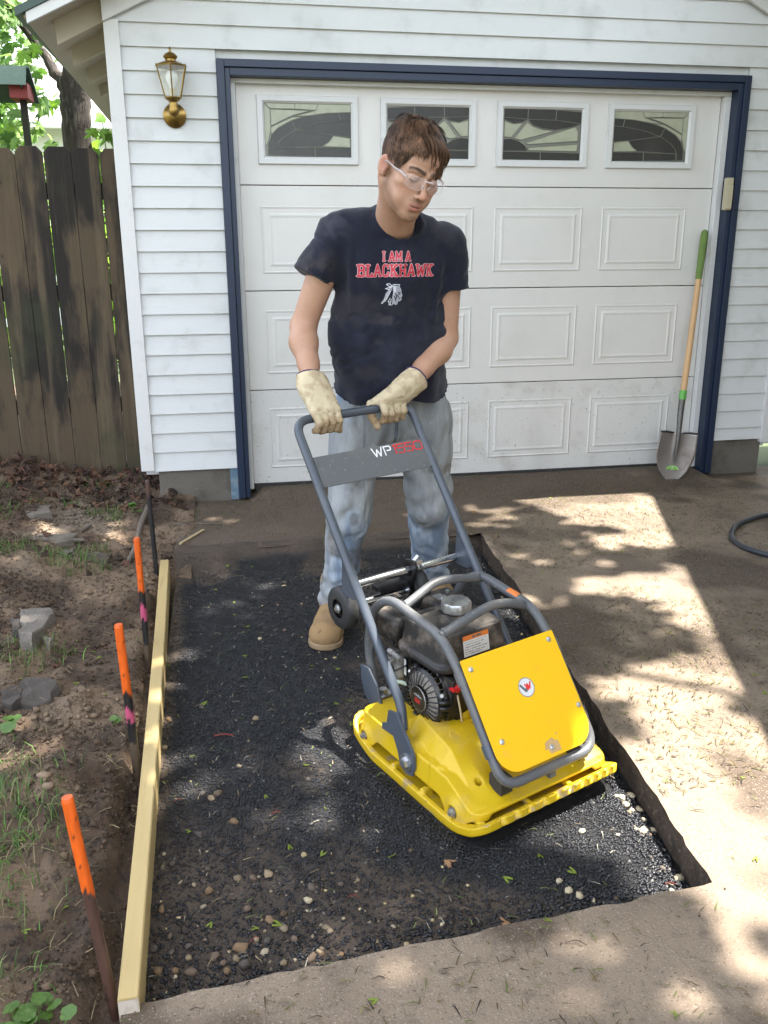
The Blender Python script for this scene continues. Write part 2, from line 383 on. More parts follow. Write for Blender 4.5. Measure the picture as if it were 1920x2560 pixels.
# navy door trim: stepped casing, jamb return
def casing(name, boxes, mat=m_blue):
    b = MB()
    for lo, hi in boxes: b.box(lo, hi, bev=.003)
    return gch(b.build(name, mat))
casing('door_casing', [((-.090, SY-.035, -.05), (-.052, SY+.02, 2.170)), ((-.0515, SY-.024, -.05), (-.026, SY+.05, 2.132))])
casing('door_casing', [((2.728, SY-.035, -.045), (2.766, SY+.02, 2.170)), ((2.700, SY-.024, -.045), (2.728, -.012, 2.132))])
casing('door_casing', [((-.0515, SY-.035, 2.134), (2.7275, SY+.02, 2.170)), ((-.0255, SY-.024, 2.098), (2.6995, -.012, 2.1335))])
casing('door_stop', [((-.0255, -.040, -.02), (-.002, .03, 2.075)), ], m_trimw); casing('door_stop', [((2.664, -.040, -.02), (2.6995, .03, 2.075))], m_trimw)
casing('door_stop', [((-.0255, -.040, 2.0755), (2.6995, .03, 2.0975))], m_trimw)
gch(MB().box((-.132, SY-.006, -.06), (-.0905, SY+.004, .12), bev=.001).build('flashing_strip', M('blue_grey_flashing', (.12, .2, .27), [((.3, .36, .4), 12, .5, .7, .6)], .4, metal=.3)))
# overhead door sections
H = .5334; XW = [(.100, .622), (.737, 1.255), (1.370, 1.885), (1.998, 2.510)]
W1 = ((328, 322), (785, 610)); W3 = ((133, 405), (580, 706))
P1 = [('d', [(342, 600), (385, 600), (387, 562), (395, 535), (425, 505), (495, 463), (470, 415), (400, 455), (362, 495), (345, 540)]),
      ('d', [(470, 415), (495, 463), (600, 430), (728, 410), (720, 369), (660, 372), (560, 388)]), ('d', [(720, 369), (728, 410), (785, 406), (785, 365)]),
      ('d', [(387, 562), (395, 535), (425, 505), (495, 463), (690, 490), (665, 525), (630, 550)]), ('c', [(690, 490), (778, 502), (778, 553), (630, 550), (665, 525)]),
      ('d', [(495, 463), (600, 430), (728, 410), (785, 406), (785, 500), (690, 490)]), ('d', [(387, 562), (590, 557), (590, 606), (385, 602)]), ('d', [(590, 557), (785, 556), (785, 610), (590, 606)]),
      ('c', [(362, 355), (575, 358), (480, 385), (420, 415), (362, 445)]), ('c', [(328, 322), (360, 355), (360, 470), (344, 530), (328, 560)]), ('c', [(330, 322), (490, 322), (490, 352), (362, 352)]),
      ('c', [(490, 322), (612, 322), (600, 356), (490, 352)]), ('c', [(612, 322), (785, 322), (785, 363), (660, 370), (560, 386), (480, 392), (600, 356)]), ('c', [(362, 450), (420, 420), (475, 395), (540, 388), (470, 413), (400, 453), (362, 492)])]
P3 = [('d', [(133, 405), (272, 405), (270, 465), (133, 457)]), ('d', [(272, 405), (432, 405), (430, 468), (270, 465)]), ('d', [(432, 408), (580, 418), (580, 487), (430, 468)]),
      ('d', [(133, 457), (270, 465), (240, 485), (190, 492), (133, 470)]), ('d', [(270, 465), (430, 468), (580, 487), (520, 508), (430, 525), (360, 518), (300, 500)]),
      ('c', [(138, 475), (190, 494), (245, 486), (178, 572), (138, 570)]), ('c', [(268, 480), (300, 505), (360, 524), (430, 530), (235, 587), (195, 577)]), ('c', [(265, 602), (545, 503), (563, 530), (562, 588), (275, 612)]), ('c', [(275, 630), (562, 606), (560, 650), (280, 647)]),
      ('d', [(133, 585), (180, 580), (225, 595), (260, 620), (275, 652), (133, 652)]), ('d', [(133, 656), (350, 657), (350, 706), (133, 706)]), ('d', [(350, 657), (580, 660), (580, 706), (350, 706)])]
for sct in range(4):
    zb = sct*H; zt = zb+H-.003 if sct < 3 else 2.09
    s = gch(MB().box((.0, 0.0, zb+.002), (2.66, .04, zt), bev=.0025).build('door_section', m_doorlow if sct == 0 else m_door))
    for wi, (x0, x1) in enumerate(XW):
        if sct < 3:
            V, F = ring_panel(x0, x1, zb+.088, zb+.432, [(0, -.0008), (.007, -.0055), (.015, -.0022), (.036, -.0022), (.048, -.0070), (.060, -.0045)], 0)
            mesh_obj('raised_panel', V, F, m_doorlow if sct == 0 else m_door, s)
        else:
            V, F = ring_panel(x0, x1, 1.70, 2.03, [(0, -.0008), (.004, -.018), (.028, -.018), (.038, -.006)], 0); F = F[:-1]
            mesh_obj('window_frame', V, F, m_trimw, s)
            gx0, gx1, gz0, gz1 = x0+.037, x1-.037, 1.737, 1.993
            V, F = ring_panel(gx0-.002, gx1+.002, gz0-.002, gz1+.002, [(0, -.001)], 0)
            mesh_obj('window_backing', V, [(0, 1, 2, 3)], m_came, s)
            (ax, ay), (bx, by) = W1 if wi in (0, 3) else W3; flip = wi in (1, 3); strips = MB()
            for kind, poly in (P1 if wi in (0, 3) else P3):
                q = [((X-ax)/(bx-ax), 1-(Y-ay)/(by-ay)) for X, Y in poly]
                if flip: q = [(1-u, v) for u, v in q]
                q = [(gx0+min(max(u, .003), .997)*(gx1-gx0), gz0+min(max(v, .003), .997)*(gz1-gz0)) for u, v in q]
                yy = -.0032-random.random()*.0004
                pb = MB(); vs = [pb.bm.verts.new((a, yy, b)) for a, b in q]; vf = [pb.bm.verts.new((a, -.0015, b)) for a, b in q]; pb.bm.faces.new(vs)
                for i in range(len(vs)): pb.bm.faces.new((vs[i], vf[i], vf[(i+1) % len(vs)], vs[(i+1) % len(vs)]))
                pb.build('pane', m_pane if kind == 'd' else m_panec, s)
                for a, b in zip(q, q[1:]+q[:1]):
                    if math.hypot(a[0]-b[0], a[1]-b[1]) < .004: continue
                    yj = -.0045-random.random()*.0006; strips.tube([(a[0], yj, a[1]), (b[0], yj, b[1])], .0016, n=5)
            strips.build('came', m_came, s)
gch(MB().box((.005, -.004, -.045), (2.655, .03, .0015), bev=.004).build('bottom_seal', m_rubber))
# ------------------------------------------------------------ wall lamps
def lantern(x, label, grp):
    L = empty('wall_lamp', (x, SY-.015, 1.91), label=label, cat='wall lamp', group=grp)
    MB().lathe([(0, 0), (.054, 0), (.056, .006), (.047, .012), (.038, .020), (.022, .030), (0, .034)], (0, 0, 0), (0, -1, 0), 28, cap=False).build('back_plate', m_brass, L, smooth=40)
    MB().tube(bend([(0, -.02, 0), (0, -.085, -.005), (0, -.085, .05)], .03), .010, 12).lathe([(.0, -.012), (.016, -.010), (.024, .0), (.024, .018), (.020, .03), (.022, .04), (.018, .05), (.034, .060), (.036, .066), (0, .066)], (0, -.085, .0), (0, 0, 1), 20, cap=False).build('arm', m_brass, L, smooth=40)
    zb, zt, rb, rt = .068, .205, .041, .077
    cg = MB(); n = 6
    for j in range(n):
        a = 2*math.pi*(j+.5)/n; A = Vector((rb*math.cos(a), -.085+rb*math.sin(a), zb)); B = Vector((rt*math.cos(a), -.085+rt*math.sin(a), zt)); a2 = 2*math.pi*(j+1.5)/n
        A2 = Vector((rb*math.cos(a2), -.085+rb*math.sin(a2), zb)); B2 = Vector((rt*math.cos(a2), -.085+rt*math.sin(a2), zt))
        cg.tube([A, B], .0032, 6); cg.tube([A, A2], .003, 6); cg.tube([B, B2], .0036, 6); cg.lathe([(0, -.004), (.004, 0), (.0035, .004), (0, .008)], B, (0, 0, 1), 8, cap=False)
        pn = MB(); fa = [A, A2, B2, B]; pn.bm.faces.new([pn.bm.verts.new(p) for p in fa]); pn.build('glass_pane', m_lampglass, L)
    cg.build('cage', m_brass, L, smooth=40)
    MB().lathe([(.074, .207), (.068, .212), (.038, .224), (.026, .226), (.024, .236), (.031, .240), (.034, .248), (.026, .258), (.012, .266), (.006, .268), (.005, .276), (.0065, .282), (.003, .288), (0, .292)], (0, -.085, 0), (0, 0, 1), 24, cap=False).build('cap', m_brass, L, smooth=40)
    MB().lathe([(.013, .068), (.013, .108), (0, .108)], (0, -.085, 0), (0, 0, 1), 16, cap=False).build('socket', M('cream_plastic', (.6, .52, .33), rough=.5), L, smooth=40)
    MB().lathe([(.011, .104), (.014, .115), (.026, .140), (.030, .158), (.026, .177), (.014, .187), (0, .189)], (0, -.085, 0), (0, 0, 1), 20, cap=False).build('bulb', M('frosted_bulb', (.78, .82, .84), rough=.25), L, smooth=60)
    return L
m_lampglass = glass_mat('lamp_glass', (.93, .93, .88), .05, .78)
lantern(-.303, 'aged brass carriage lamp with a frosted bulb on the siding left of the garage door', 'brass lamps beside the garage door')
lantern(3.005, 'brass lamp right of the garage door, cut by the right edge of the photo', 'brass lamps beside the garage door')
# opener keypad on the right jamb
kp = empty('opener_keypad', (2.690, SY-.05, 1.565), label='small beige opener keypad fixed to the right side of the navy door trim', cat='keypad')
m_beige = M('beige_plastic', (.42, .38, .26), [((.3, .27, .18), 20, .5, .7, .5)], .5)
MB().box((-.021, .0, -.085), (.021, .03, .085), bev=.004).build('case', m_beige, kp); MB().box((-.018, -.009, -.080), (.018, -.0002, .045), bev=.005).build('lid', m_beige, kp)
# ------------------------------------------------------------ shovel
A = Vector((2.455, -.215, DZ+.004)); Bt = Vector((2.615, -.045, 1.392)); ax = (Bt-A).normalized(); fr = Vector((-.05, -1, 0)); fr = (fr-ax*fr.dot(ax)).normalized(); sx = ax.cross(fr)*-1
if sx.x < 0: sx = -sx
fr2 = sx.cross(ax)
SM = Matrix(((sx.x, -fr2.x, ax.x, A.x), (sx.y, -fr2.y, ax.y, A.y), (sx.z, -fr2.z, ax.z, A.z), (0, 0, 0, 1)))
if SM.to_3x3().determinant() < 0: SM = Matrix(((sx.x, fr2.x, ax.x, A.x), (sx.y, fr2.y, ax.y, A.y), (sx.z, fr2.z, ax.z, A.z), (0, 0, 0, 1)))
fs = 1 if (SM.to_3x3() @ Vector((0, -1, 0))).y < 0 else -1       # local -y should face the driveway
shv = empty('shovel', mat=SM, label='round point shovel with a wooden handle and olive grip leaning in the door corner', cat='shovel')
V = []; F = []; NU, NV = 24, 30
for i in range(NV+1):
    t = i/NV; zz = t*.295; hw = .122*min(1, (1-(1-min(t/.62, 1))**1.9)**.62) if t < .62 else .122-.006*(t-.62)/.38
    for j in range(NU+1):
        s_ = -1+2*j/NU; x = s_*hw; dish = -.030*(s_*s_)*min(1, t*1.6)+.012*math.sin(math.pi*min(t, 1))
        ridge = -.016*math.exp(-(x/.018)**2)*max(0, (t-.25)/.75)
        V.append((x, fs*(dish+ridge-.0), zz))
for i in range(NV):
    for j in range(NU): a = i*(NU+1)+j; F.append((a, a+1, a+NU+2, a+NU+1))
bl = mesh_obj('blade', V, F, M('worn_steel', (.36, .335, .32), [((.16, .12, .09), 8, .45, .7, .7), ((.5, .48, .5), 14, .55, .8, .5)], .38, metal=.75, bumps=[(60, .0006)]), shv, smooth=True)
sm = bl.modifiers.new('thick', 'SOLIDIFY'); sm.thickness = .002
for sgn in (-1, 1): MB().tube([(sgn*.030, fs*-.006, .294), (sgn*.075, fs*-.016, .299), (sgn*.118, fs*-.028, .296)], .006, 8).build('foot_step', M('black_paint_worn', (.03, .03, .035), rough=.5), shv, smooth=50)
MB().tube([(0, fs*-.012, .12), (0, fs*-.014, .20), (0, fs*-.012, .29), (0, fs*-.006, .36), (0, 0, .43), (0, 0, .50)], [.004, .009, .014, .0165, .0185, .019], 16).build('socket', M('dark_hammered_steel', (.11, .105, .10), [((.25, .24, .22), 120, .5, .7, .6)], .4, metal=.7, bumps=[(150, .001)]), shv, smooth=60)
MB().tube([(0, 0, .492), (0, 0, .545)], .0215, 18).build('ferrule', M('bright_green_plastic', (.10, .36, .06), rough=.4), shv, smooth=50)
MB().tube([(0, 0, .53), (.0015, 0, .8), (.001, 0, 1.19)], [.018, .0175, .0165], 16).build('handle', M('ash_wood', (.52, .32, .15), [((.30, .16, .07), 8, .5, .68, .7, (4, 4, .25)), ((.6, .42, .22), 20, .5, .7, .4, (4, 4, .2))], .5), shv, smooth=60)
MB().tube([(0, 0, 1.18), (0, 0, 1.19), (0, 0, 1.30), (0, 0, 1.42), (0, 0, 1.445), (0, 0, 1.455)], [.0175, .0185, .0205, .0215, .018, .008], 16).build('grip', M('olive_foam', (.12, .19, .045), [((.07, .11, .03), 20, .5, .7, .5)], .8), shv, smooth=60)
def f_lab(X, Y):
    r = np.hypot((X-.05)/.05, (Y-.0)/.045); o = np.where((r < 1) & (Y > .005), 0, -1)
    o = np.where((r < .9) & (Y > .006) & (r > .84), 1, o)
    o = np.where((strokes_d(X, Y, [[(.047, .026), (.047, .034), (.053, .034), (.053, .030), (.047, .030)], [(.038, .021), (.062, .021)], [(.034, .015), (.066, .015)]]) < .0012), 1, o); return o
lv, lf, li = print_cells(f_lab, .1, .046, .0012)
mesh_obj('label', [(x-.05, fs*(-.030*((x-.05)/.118)**2*.6+.0105)-.0022*1, y+.055) for x, y in lv], lf, None, shv, mats=[M('green_label', (.16, .42, .03), rough=.4), M('white_print', (.7, .72, .65), rough=.5)], midx=li)
def f_txt(X, Y):   # the letters printed under the label
    d = strokes_d(X, Y, [[(.004, .0), (.004, .018), (.012, .018), (.012, .009), (.004, .009)], [(.018, 0), (.018, .018)], [(.018, .009), (.026, .009)], [(.026, 0), (.026, .018)], [(.032, 0), (.036, .018), (.04, 0)], [(.046, 0), (.046, .018), (.053, .018), (.053, .009), (.046, .009), (.054, 0)]])
    return np.where(d < .0016, 0, -1)
lv, lf, li = print_cells(f_txt, .058, .02, .0012)
mesh_obj('lettering', [(x-.029, fs*.0115-.0026, y+.025) for x, y in lv], lf, M('cream_print', (.6, .57, .45), rough=.5), shv)
# ------------------------------------------------------------ hose
b = MB(); b.tube(bend([(3.6, -.98, DZ+.014), (3.0, -.93, DZ+.014), (2.58, -.95, DZ+.014), (2.33, -1.09, DZ+.014), (2.20, -1.28, DZ+.014), (2.185, -1.42, DZ+.014), (2.26, -1.56, DZ+.014), (2.55, -1.72, DZ+.014), (3.1, -1.85, DZ+.014)], .12), .0135, 12)
b.build('garden_hose', M('grey_hose_rubber', (.022, .026, .032), [((.05, .052, .055), 12, .5, .7, .5)], .5, bumps=[(60, .001)]), smooth=60, label='dark grey garden hose looping on the driveway at the right edge', cat='hose')
# ------------------------------------------------------------ fence
FY = .52; FB = .03
fence = empty('fence', (-1.4, FY, FB), label='tall weathered dog eared cedar privacy fence left of the garage', cat='fence')
x = -6.4; i = 0
while x < -.42:
    wd = .141+random.uniform(-.003, .003); gap = random.choice([.002, .003, .005, .008]); top = 1.815+random.uniform(-.006, .008); c = .032
    b = MB(); b.prism([(x, FB-.05), (x+wd, FB-.05), (x+wd, top-c), (x+wd-c*.9, top), (x+c*.9, top), (x, top-c)], 1, FY-.01+random.uniform(-.003, .003), FY+.008, bev=.0015)
    o = b.build('fence_board', m_wood); worldchild(o, fence); x += wd+gap; i += 1
for z in (.35, 1.0, 1.55):
    worldchild(MB().box((-6.4, FY+.0095, z), (-.35, FY+.048, z+.088), bev=.003).build('rail', m_wood), fence)
# ------------------------------------------------------------ ground and driveway
def pitx(y): return 1.067+(.864-1.067)*(y+.895)/(-3.421+.895)        # right edge of the dug strip
def pity(x): return -3.421+(-3.507+3.421)*(x-.864)/(-.198-.864)      # front edge
PXL, PYB = -.40, -.93
def hdrive(x, y):
    t = np.clip((y+.33)/.28, 0, 1); t = t*t*(3-2*t); mk = np.clip((x+.02)/.06, 0, 1)*np.clip((2.74-x)/.06, 0, 1)
    P = np.stack([x, y], -1); return DZ+.052*t*mk+(fbm(P*3, 3, 3)-.5)*.008+(fbm(P*30, 2, 9)-.5)*.0025
edge = []
n = 80
right = [(pitx(y)+random.uniform(-.004, .004)-(.01*(vnoise(np.array([[y*9, 0.]]))[0]-.5)), y) for y in np.linspace(PYB+.02, -3.42, n)]
front = [(x, pity(x)+random.uniform(-.004, .004)) for x in np.linspace(.864, PXL, 44)]
back = [(x, PYB+.03*(vnoise(np.array([[x*5, 7.]]))[0]-.5)) for x in np.linspace(PXL, 1.06, 40)]
loop = right+front[1:]+back[:-1]
loopn = np.array(loop)
def inpit(x, y): return (x < pitx(y)) & (y > pity(x)) & (y < PYB) & (x > PXL-.001)
gx = np.concatenate([np.arange(-.40, 3.6, .045), np.arange(3.6, 9, .5)]); gy = np.concatenate([np.arange(-9, -4.4, .4), np.arange(-4.4, .08, .045)])
pts = [(a, b_) for a in gx for b_ in gy if not (PXL-.02 < a < pitx(b_)+.02 and pity(a)-.02 < b_ < PYB+.04)]
loop_idx = list(range(len(pts), len(pts)+len(loop))); allp = pts+loop
ed = [(loop_idx[i], loop_idx[(i+1) % len(loop)]) for i in range(len(loop))]
vo, _, fo, *_ = geometry.delaunay_2d_cdt([Vector(p) for p in allp], ed, [], 0, 1e-6)
vo = np.array([tuple(v) for v in vo]); fo = np.array(fo)
cx = vo[fo].mean(1)
def in_poly(P, poly):
    c = np.zeros(len(P), bool); j = len(poly)-1
    for i in range(len(poly)):
        xi, yi = poly[i]; xj, yj = poly[j]
        c ^= ((yi > P[:, 1]) != (yj > P[:, 1])) & (P[:, 0] < (xj-xi)*(P[:, 1]-yi)/(yj-yi+1e-12)+xi); j = i
    return c
fo = fo[~in_poly(cx, loop)]
zz = hdrive(vo[:, 0], vo[:, 1]); V = np.c_[vo, zz]
def mixc(a, b, t): return np.asarray(a)*(1-t[..., None])+np.asarray(b)*t[..., None]
def ss(a, b, x): t = np.clip((x-a)/(b-a), 0, 1); return t*t*(3-2*t)
def drive_col(x, y):
    P = np.stack([x, y], -1); c = mixc((.182, .134, .094), (.255, .196, .140), fbm(P*2.2, 4, 21))
    dirt = ss(.50, .62, fbm(P*2.6, 4, 5)+.42*ss(-1.25, -.75, y)*ss(1.6, .8, x)+.10*ss(-.6, -.3, y)+.15*ss(.5, -.3, x))
    c = mixc(c, (.062, .041, .026), dirt*.85)
    s2 = ss(.55, .7, fbm(P*5+9, 3, 8)); return mixc(c, (.085, .063, .046), s2*.5)
gr = V[:, :2]
m_drive = M('driveway_concrete', (1, 1, 1), [((.40, .35, .28), 210, .60, .64, .55), ((.035, .025, .018), 150, .60, .66, .7), ((.26, .21, .16), 90, .60, .68, .4), ((.055, .040, .028), 22, .56, .72, .5)], .85, bumps=[(240, .004), (60, .004), (9, .004)], vcol=True, world=True)
mesh_obj('driveway', V, fo.astype(np.int32), m_drive, cols=drive_col(gr[:, 0], gr[:, 1]), smooth=True, kind='structure')
# broken wall of the cut edge
def walls(lp, closed=False):
    V = []; F = []; rows = 6
    for i, (x, y) in enumerate(lp):
        for k in range(rows):
            t = k/(rows-1); j = 0 if k == 0 else .012*(fbm(np.array([[x*22, y*22, t*3+5]]), 3, 4)[0]-.45)
            a = lp[max(i-1, 0)]; c_ = lp[min(i+1, len(lp)-1)]; tx, ty = c_[0]-a[0], c_[1]-a[1]; L = math.hypot(tx, ty)+1e-9
            V.append((x+ty/L*j*1.0, y-tx/L*j*1.0, float(hdrive(np.array(x), np.array(y)))-.085*t))
    for i in range(len(lp)-1):
        for k in range(rows-1): a = i*rows+k; F.append((a, a+1, a+rows+1, a+rows))
    return V, F
V, F = walls(right+front[1:])
mesh_obj('driveway_cut_edge', V, F, M('shaded_cut_edge_dirt', (.05, .034, .022), [((.016, .012, .008), 18, .45, .65, .8), ((.16, .13, .10), 60, .55, .7, .6)], .95, bumps=[(70, .006), (20, .008)], world=True), kind='structure')  # dirt brown, darkened further for the shadow on this wall
MF_, MS_, MO_ = (.3842, -.9232), (.9230, .3837), (.528, -2.737)      # where the machine presses the asphalt down
# asphalt and dirt floor of the strip
nx, ny = 122, 222; X, Y = np.meshgrid(np.linspace(-.40, 1.09, nx), np.linspace(-3.56, -.85, ny), indexing='ij'); Pg = np.stack([X, Y], -1)
backe = ss(-1.03, -.90, Y+.03*(fbm(Pg*6, 2, 2)-.5)+.10*ss(.1, -.4, X)*1.0)
rim = ss(.10, .0, pitx(Y)-X)
Z = AZ+(fbm(Pg*9, 3, 31)-.5)*.012+(fbm(Pg*55, 2, 33)-.5)*.007+backe*(DZ-AZ+.004)-.028*rim+.006*ss(-.3, -.4, X)
_um = (X-MO_[0])*MF_[0]+(Y-MO_[1])*MF_[1]; _vm = (X-MO_[0])*MS_[0]+(Y-MO_[1])*MS_[1]; Z = Z-.012*ss(.34, .30, np.abs(_um-.02))*ss(.30, .27, np.abs(_vm+.03))
fr_ = ss(.35, 0, Y-pity(X)); Z = Z-.004*fr_-.012*ss(.02, 0, Y-pity(X))
patch = fbm(Pg*1.9, 3, 44); p2 = fbm(Pg*4.5, 4, 46)
dm = ss(.545, .66, .5*patch+.5*p2+.03)*.85
dm = np.maximum(dm, ss(.12, -.10, X-.45*ss(-2.9, -3.5, Y)+(p2-.5)*.5)*ss(-2.75, -3.2, Y+(patch-.5)*.6)*.9)
dm = np.maximum(dm, ss(.02, -.03, X+.38-(p2-.3)*.12)); dm = np.maximum(dm, ss(.25, .7, backe)*1.0)
dm = np.maximum(dm, .8*ss(.16, 0, Y-pity(X))*ss(.35, .7, p2)*ss(.4, .2, X))
cb = mixc((.0055, .0055, .0065), (.012, .0115, .012), fbm(Pg*20, 2, 3)); cd_ = mixc((.042, .028, .018), (.105, .074, .049), fbm(Pg*14, 3, 6))
cz = cb*(1-dm[..., None])+cd_*dm[..., None]; ASPH_DM = dm
def grid_faces(nx, ny):
    a = (np.arange(nx-1)[:, None]*ny+np.arange(ny-1)[None, :]).ravel(); return np.stack([a, a+ny, a+ny+1, a+1], 1)
m_asph = M('fresh_asphalt', (.01, .01, .01), [((.06, .058, .058), 300, .66, .70, .8), ((.004, .004, .005), 180, .5, .6, .6)], .6, bumps=[(420, .006), (150, .004)], vcol=True, world=True)
mesh_obj('asphalt', np.stack([X, Y, Z], -1).reshape(-1, 3), grid_faces(nx, ny), m_asph, cols=cz.reshape(-1, 3), smooth=True, kind='structure')
def asph_z(x, y):
    i = np.clip(((x+.40)/1.49*(nx-1)), 0, nx-1.001); j = np.clip((y+3.56)/2.71*(ny-1), 0, ny-1.001); return Z[i.astype(int), j.astype(int)], dm[i.astype(int), j.astype(int)]
# soil on the left
sx_ = np.concatenate([np.arange(-6, -2.2, .25), np.arange(-2.2, -.33, .0185)]); sy_ = np.concatenate([np.arange(-7, -4.4, .2), np.arange(-4.4, .75, .022), np.arange(.8, 4, .3)])
SX, SYg = np.meshgrid(sx_, sy_, indexing='ij')
def soil_h(x, y):
    P = np.stack([x, y], -1)
    h = DZ-.012+.055*ss(-.9, .3, y)+.09*ss(-.75, -1.5, x)+.03*ss(-.5, -.75, x)*ss(-.6, -1.6, y)
    h = h+.10*np.exp(-(((x+1.13)/.28)**2+((y+1.35)/.45)**2))+.05*np.exp(-(((x+.62)/.12)**2+((y+2.72)/.2)**2))
    cl = fbm(P*11, 3, 61); h = h+(fbm(P*19, 3, 63)-.5)*.030+(cl-.5)*.075*ss(.35, .6, fbm(P*2, 2, 64)+.15)+(fbm(P*32, 2, 66)-.5)*.022
    tr = ss(-.50, -.435, x+(fbm(P*7, 2, 68)-.5)*.05)*ss(-1.0, -1.25, y)
    return h*(1-tr)+tr*(-.150)
def soil_col(x, y):
    P = np.stack([x, y], -1); c = mixc((.058, .036, .021), (.165, .113, .072), ss(.3, .7, fbm(P*6, 4, 71)))
    c = mixc(c, (.175, .138, .100), ss(.56, .72, fbm(P*2.3, 4, 73))*.75*ss(-.55, -.75, x)); return mixc(c, (.09, .10, .045), ss(-.9, -1.2, x)*ss(-1.9, -3.0, y)*.6)
SZ = soil_h(SX, SYg)
m_soil = M('garden_soil', (1, 1, 1), [((.014, .009, .006), 35, .5, .65, .7), ((.19, .16, .13), 160, .64, .72, .5)], .95, bumps=[(150, .005), (40, .008)], vcol=True, world=True)
mesh_obj('garden_soil', np.stack([SX, SYg, SZ], -1).reshape(-1, 3), grid_faces(len(sx_), len(sy_)), m_soil, cols=soil_col(SX, SYg).reshape(-1, 3), smooth=True, kind='structure')
mesh_obj('ground', [(-150, -150, -.24), (150, -150, -.24), (150, 150, -.24), (-150, 150, -.24)], [(0, 1, 2, 3)], M('lawn_ground', (.05, .07, .025), [((.09, .08, .04), .6, .4, .7, .6)], .95), kind='structure')
# ------------------------------------------------------------ plate compactor (local x forward, y towards its left, z up)
MF = np.array([0.3841937, -0.92315358, -0.01351567]); MS = np.array([0.9230235, 0.3837312, 0.02789249]); MZ = np.array([-0.02056267, -0.0231914, 0.99951955]); MO = np.array([0.52813604, -2.73723065, -0.12426576])
PM = Matrix(((MF[0], MS[0], MZ[0], MO[0]), (MF[1], MS[1], MZ[1], MO[1]), (MF[2], MS[2], MZ[2], MO[2]), (0, 0, 0, 1)))
def mw(a): return MO+a[0]*MF+a[1]*MS+a[2]*MZ
PC = empty('plate_compactor', mat=PM, label='yellow vibratory plate compactor with a grey tubular handle standing on the fresh asphalt', cat='plate compactor')
m_yel = M('yellow_cast_paint', (.52, .345, .004), [((.36, .25, .10), 9, .52, .72, .5), ((.16, .11, .07), 60, .64, .72, .7), ((.40, .27, .05), 120, .6, .7, .4), ((.50, .33, .01), 3, .45, .7, .5)], .45, bumps=[(260, .0006), (25, .0008)])
m_yelworn = M('yellow_cast_paint_worn', (.52, .345, .004), [((.30, .22, .15), 22, .55, .66, .8), ((.13, .10, .08), 34, .66, .72, .7), ((.45, .30, .02), 3, .45, .7, .5)], .5, bumps=[(260, .0008), (25, .001)])
m_yelp = M('yellow_panel_paint', (.80, .44, .0), [((.48, .30, .10), 9, .60, .72, .4), ((.5, .32, .08), 130, .66, .72, .5), ((.75, .46, .0), 4, .45, .7, .4)], .48, bumps=[(400, .0002)])
m_tube = M('grey_tube_paint', (.060, .072, .090), [((.09, .085, .08), 12, .55, .75, .4), ((.03, .036, .048), 5, .5, .7, .5)], .33, bumps=[(200, .0003)])
m_tubed = M('grey_tube_paint_dusty', (.088, .093, .099), [((.30, .26, .21), 90, .62, .70, .5), ((.17, .15, .125), 7, .45, .70, .5)], .45, bumps=[(200, .0004)])
m_dk = M('black_engine_paint', (.007, .007, .008), [((.05, .042, .035), 20, .5, .7, .6)], .3, bumps=[(90, .0006)])
m_dusty = M('dusty_black_plastic', (.018, .016, .015), [((.17, .14, .112), 13, .44, .66, .8), ((.02, .02, .02), 40, .55, .7, .6)], .5, bumps=[(80, .001)])
m_al = M('dirty_aluminium', (.40, .38, .35), [((.10, .085, .07), 30, .45, .65, .75)], .45, metal=.7, bumps=[(60, .001)])
m_chr = M('zinc_plated_rod', (.62, .64, .66), [((.3, .29, .28), 30, .5, .7, .4)], .25, metal=1)
m_white = M('white_sticker', (.62, .62, .60), rough=.4); m_red = M('red_print', (.55, .02, .02), rough=.35); m_orange = M('orange_sticker', (.62, .17, .03), [((.3, .12, .05), 60, .5, .7, .5)], .5)
m_blk = M('black_print', (.02, .02, .022), rough=.4); m_blue2 = M('blue_print', (.03, .07, .35), rough=.4)
def axis(a, b, h): return np.arange(a, b+h/2, h)
# base plate
sd_ = SDF(axis(-.33, .355, .0032), axis(-.305, .25, .0032), axis(-.012, .11, .0032)); X_, Y_, Z_ = sd_.grids()
cu, cv, hu, hv, rr_ = .027, -.026, .312, .248, .045
def rr2(X, Y, hu=hu, hv=hv, r=rr_): qx = np.abs(X-cu)-hu+r; qy = np.abs(Y-cv)-hv+r; return np.sqrt(np.maximum(qx, 0)**2+np.maximum(qy, 0)**2)+np.minimum(np.maximum(qx, qy), 0)-r
zc = .006+.050*np.clip((np.abs(X_-cu)-.17)/.13, 0, 1.2)**1.7
R2 = rr2(X_, Y_); slab = np.maximum(np.abs(Z_-zc)-.006, R2+.001)
wid = .0065+.0065*ss(.22, .27, X_); rim = np.maximum(np.abs(R2+wid)-wid, np.maximum(Z_-(zc+.020-.004*ss(.2, .26, X_)), zc-.006-Z_))
sd_.D = np.minimum(slab, rim).astype(np.float32)-.0015
for v in (-.20, -.155, -.11, -.06, -.012, .030, .075, .110, .140, .168, .196):
    sd_.op(C_((.318, v, .086), (.35, v, .060), .0105), k=.004, sub=True)
for v in (-.235, -.08, .06, .19): sd_.op(B_((.285, v, .050), (.032, .008, .007), .003), k=.006)
for u in (-.20, -.06, .08, .2): sd_.op(B_((u, -.248, .026), (.008, .018, .012), .003), k=.008)
V, Q = sd_.mesh(); mesh_obj('base_plate', V, Q, m_yelworn, PC, smooth=True)
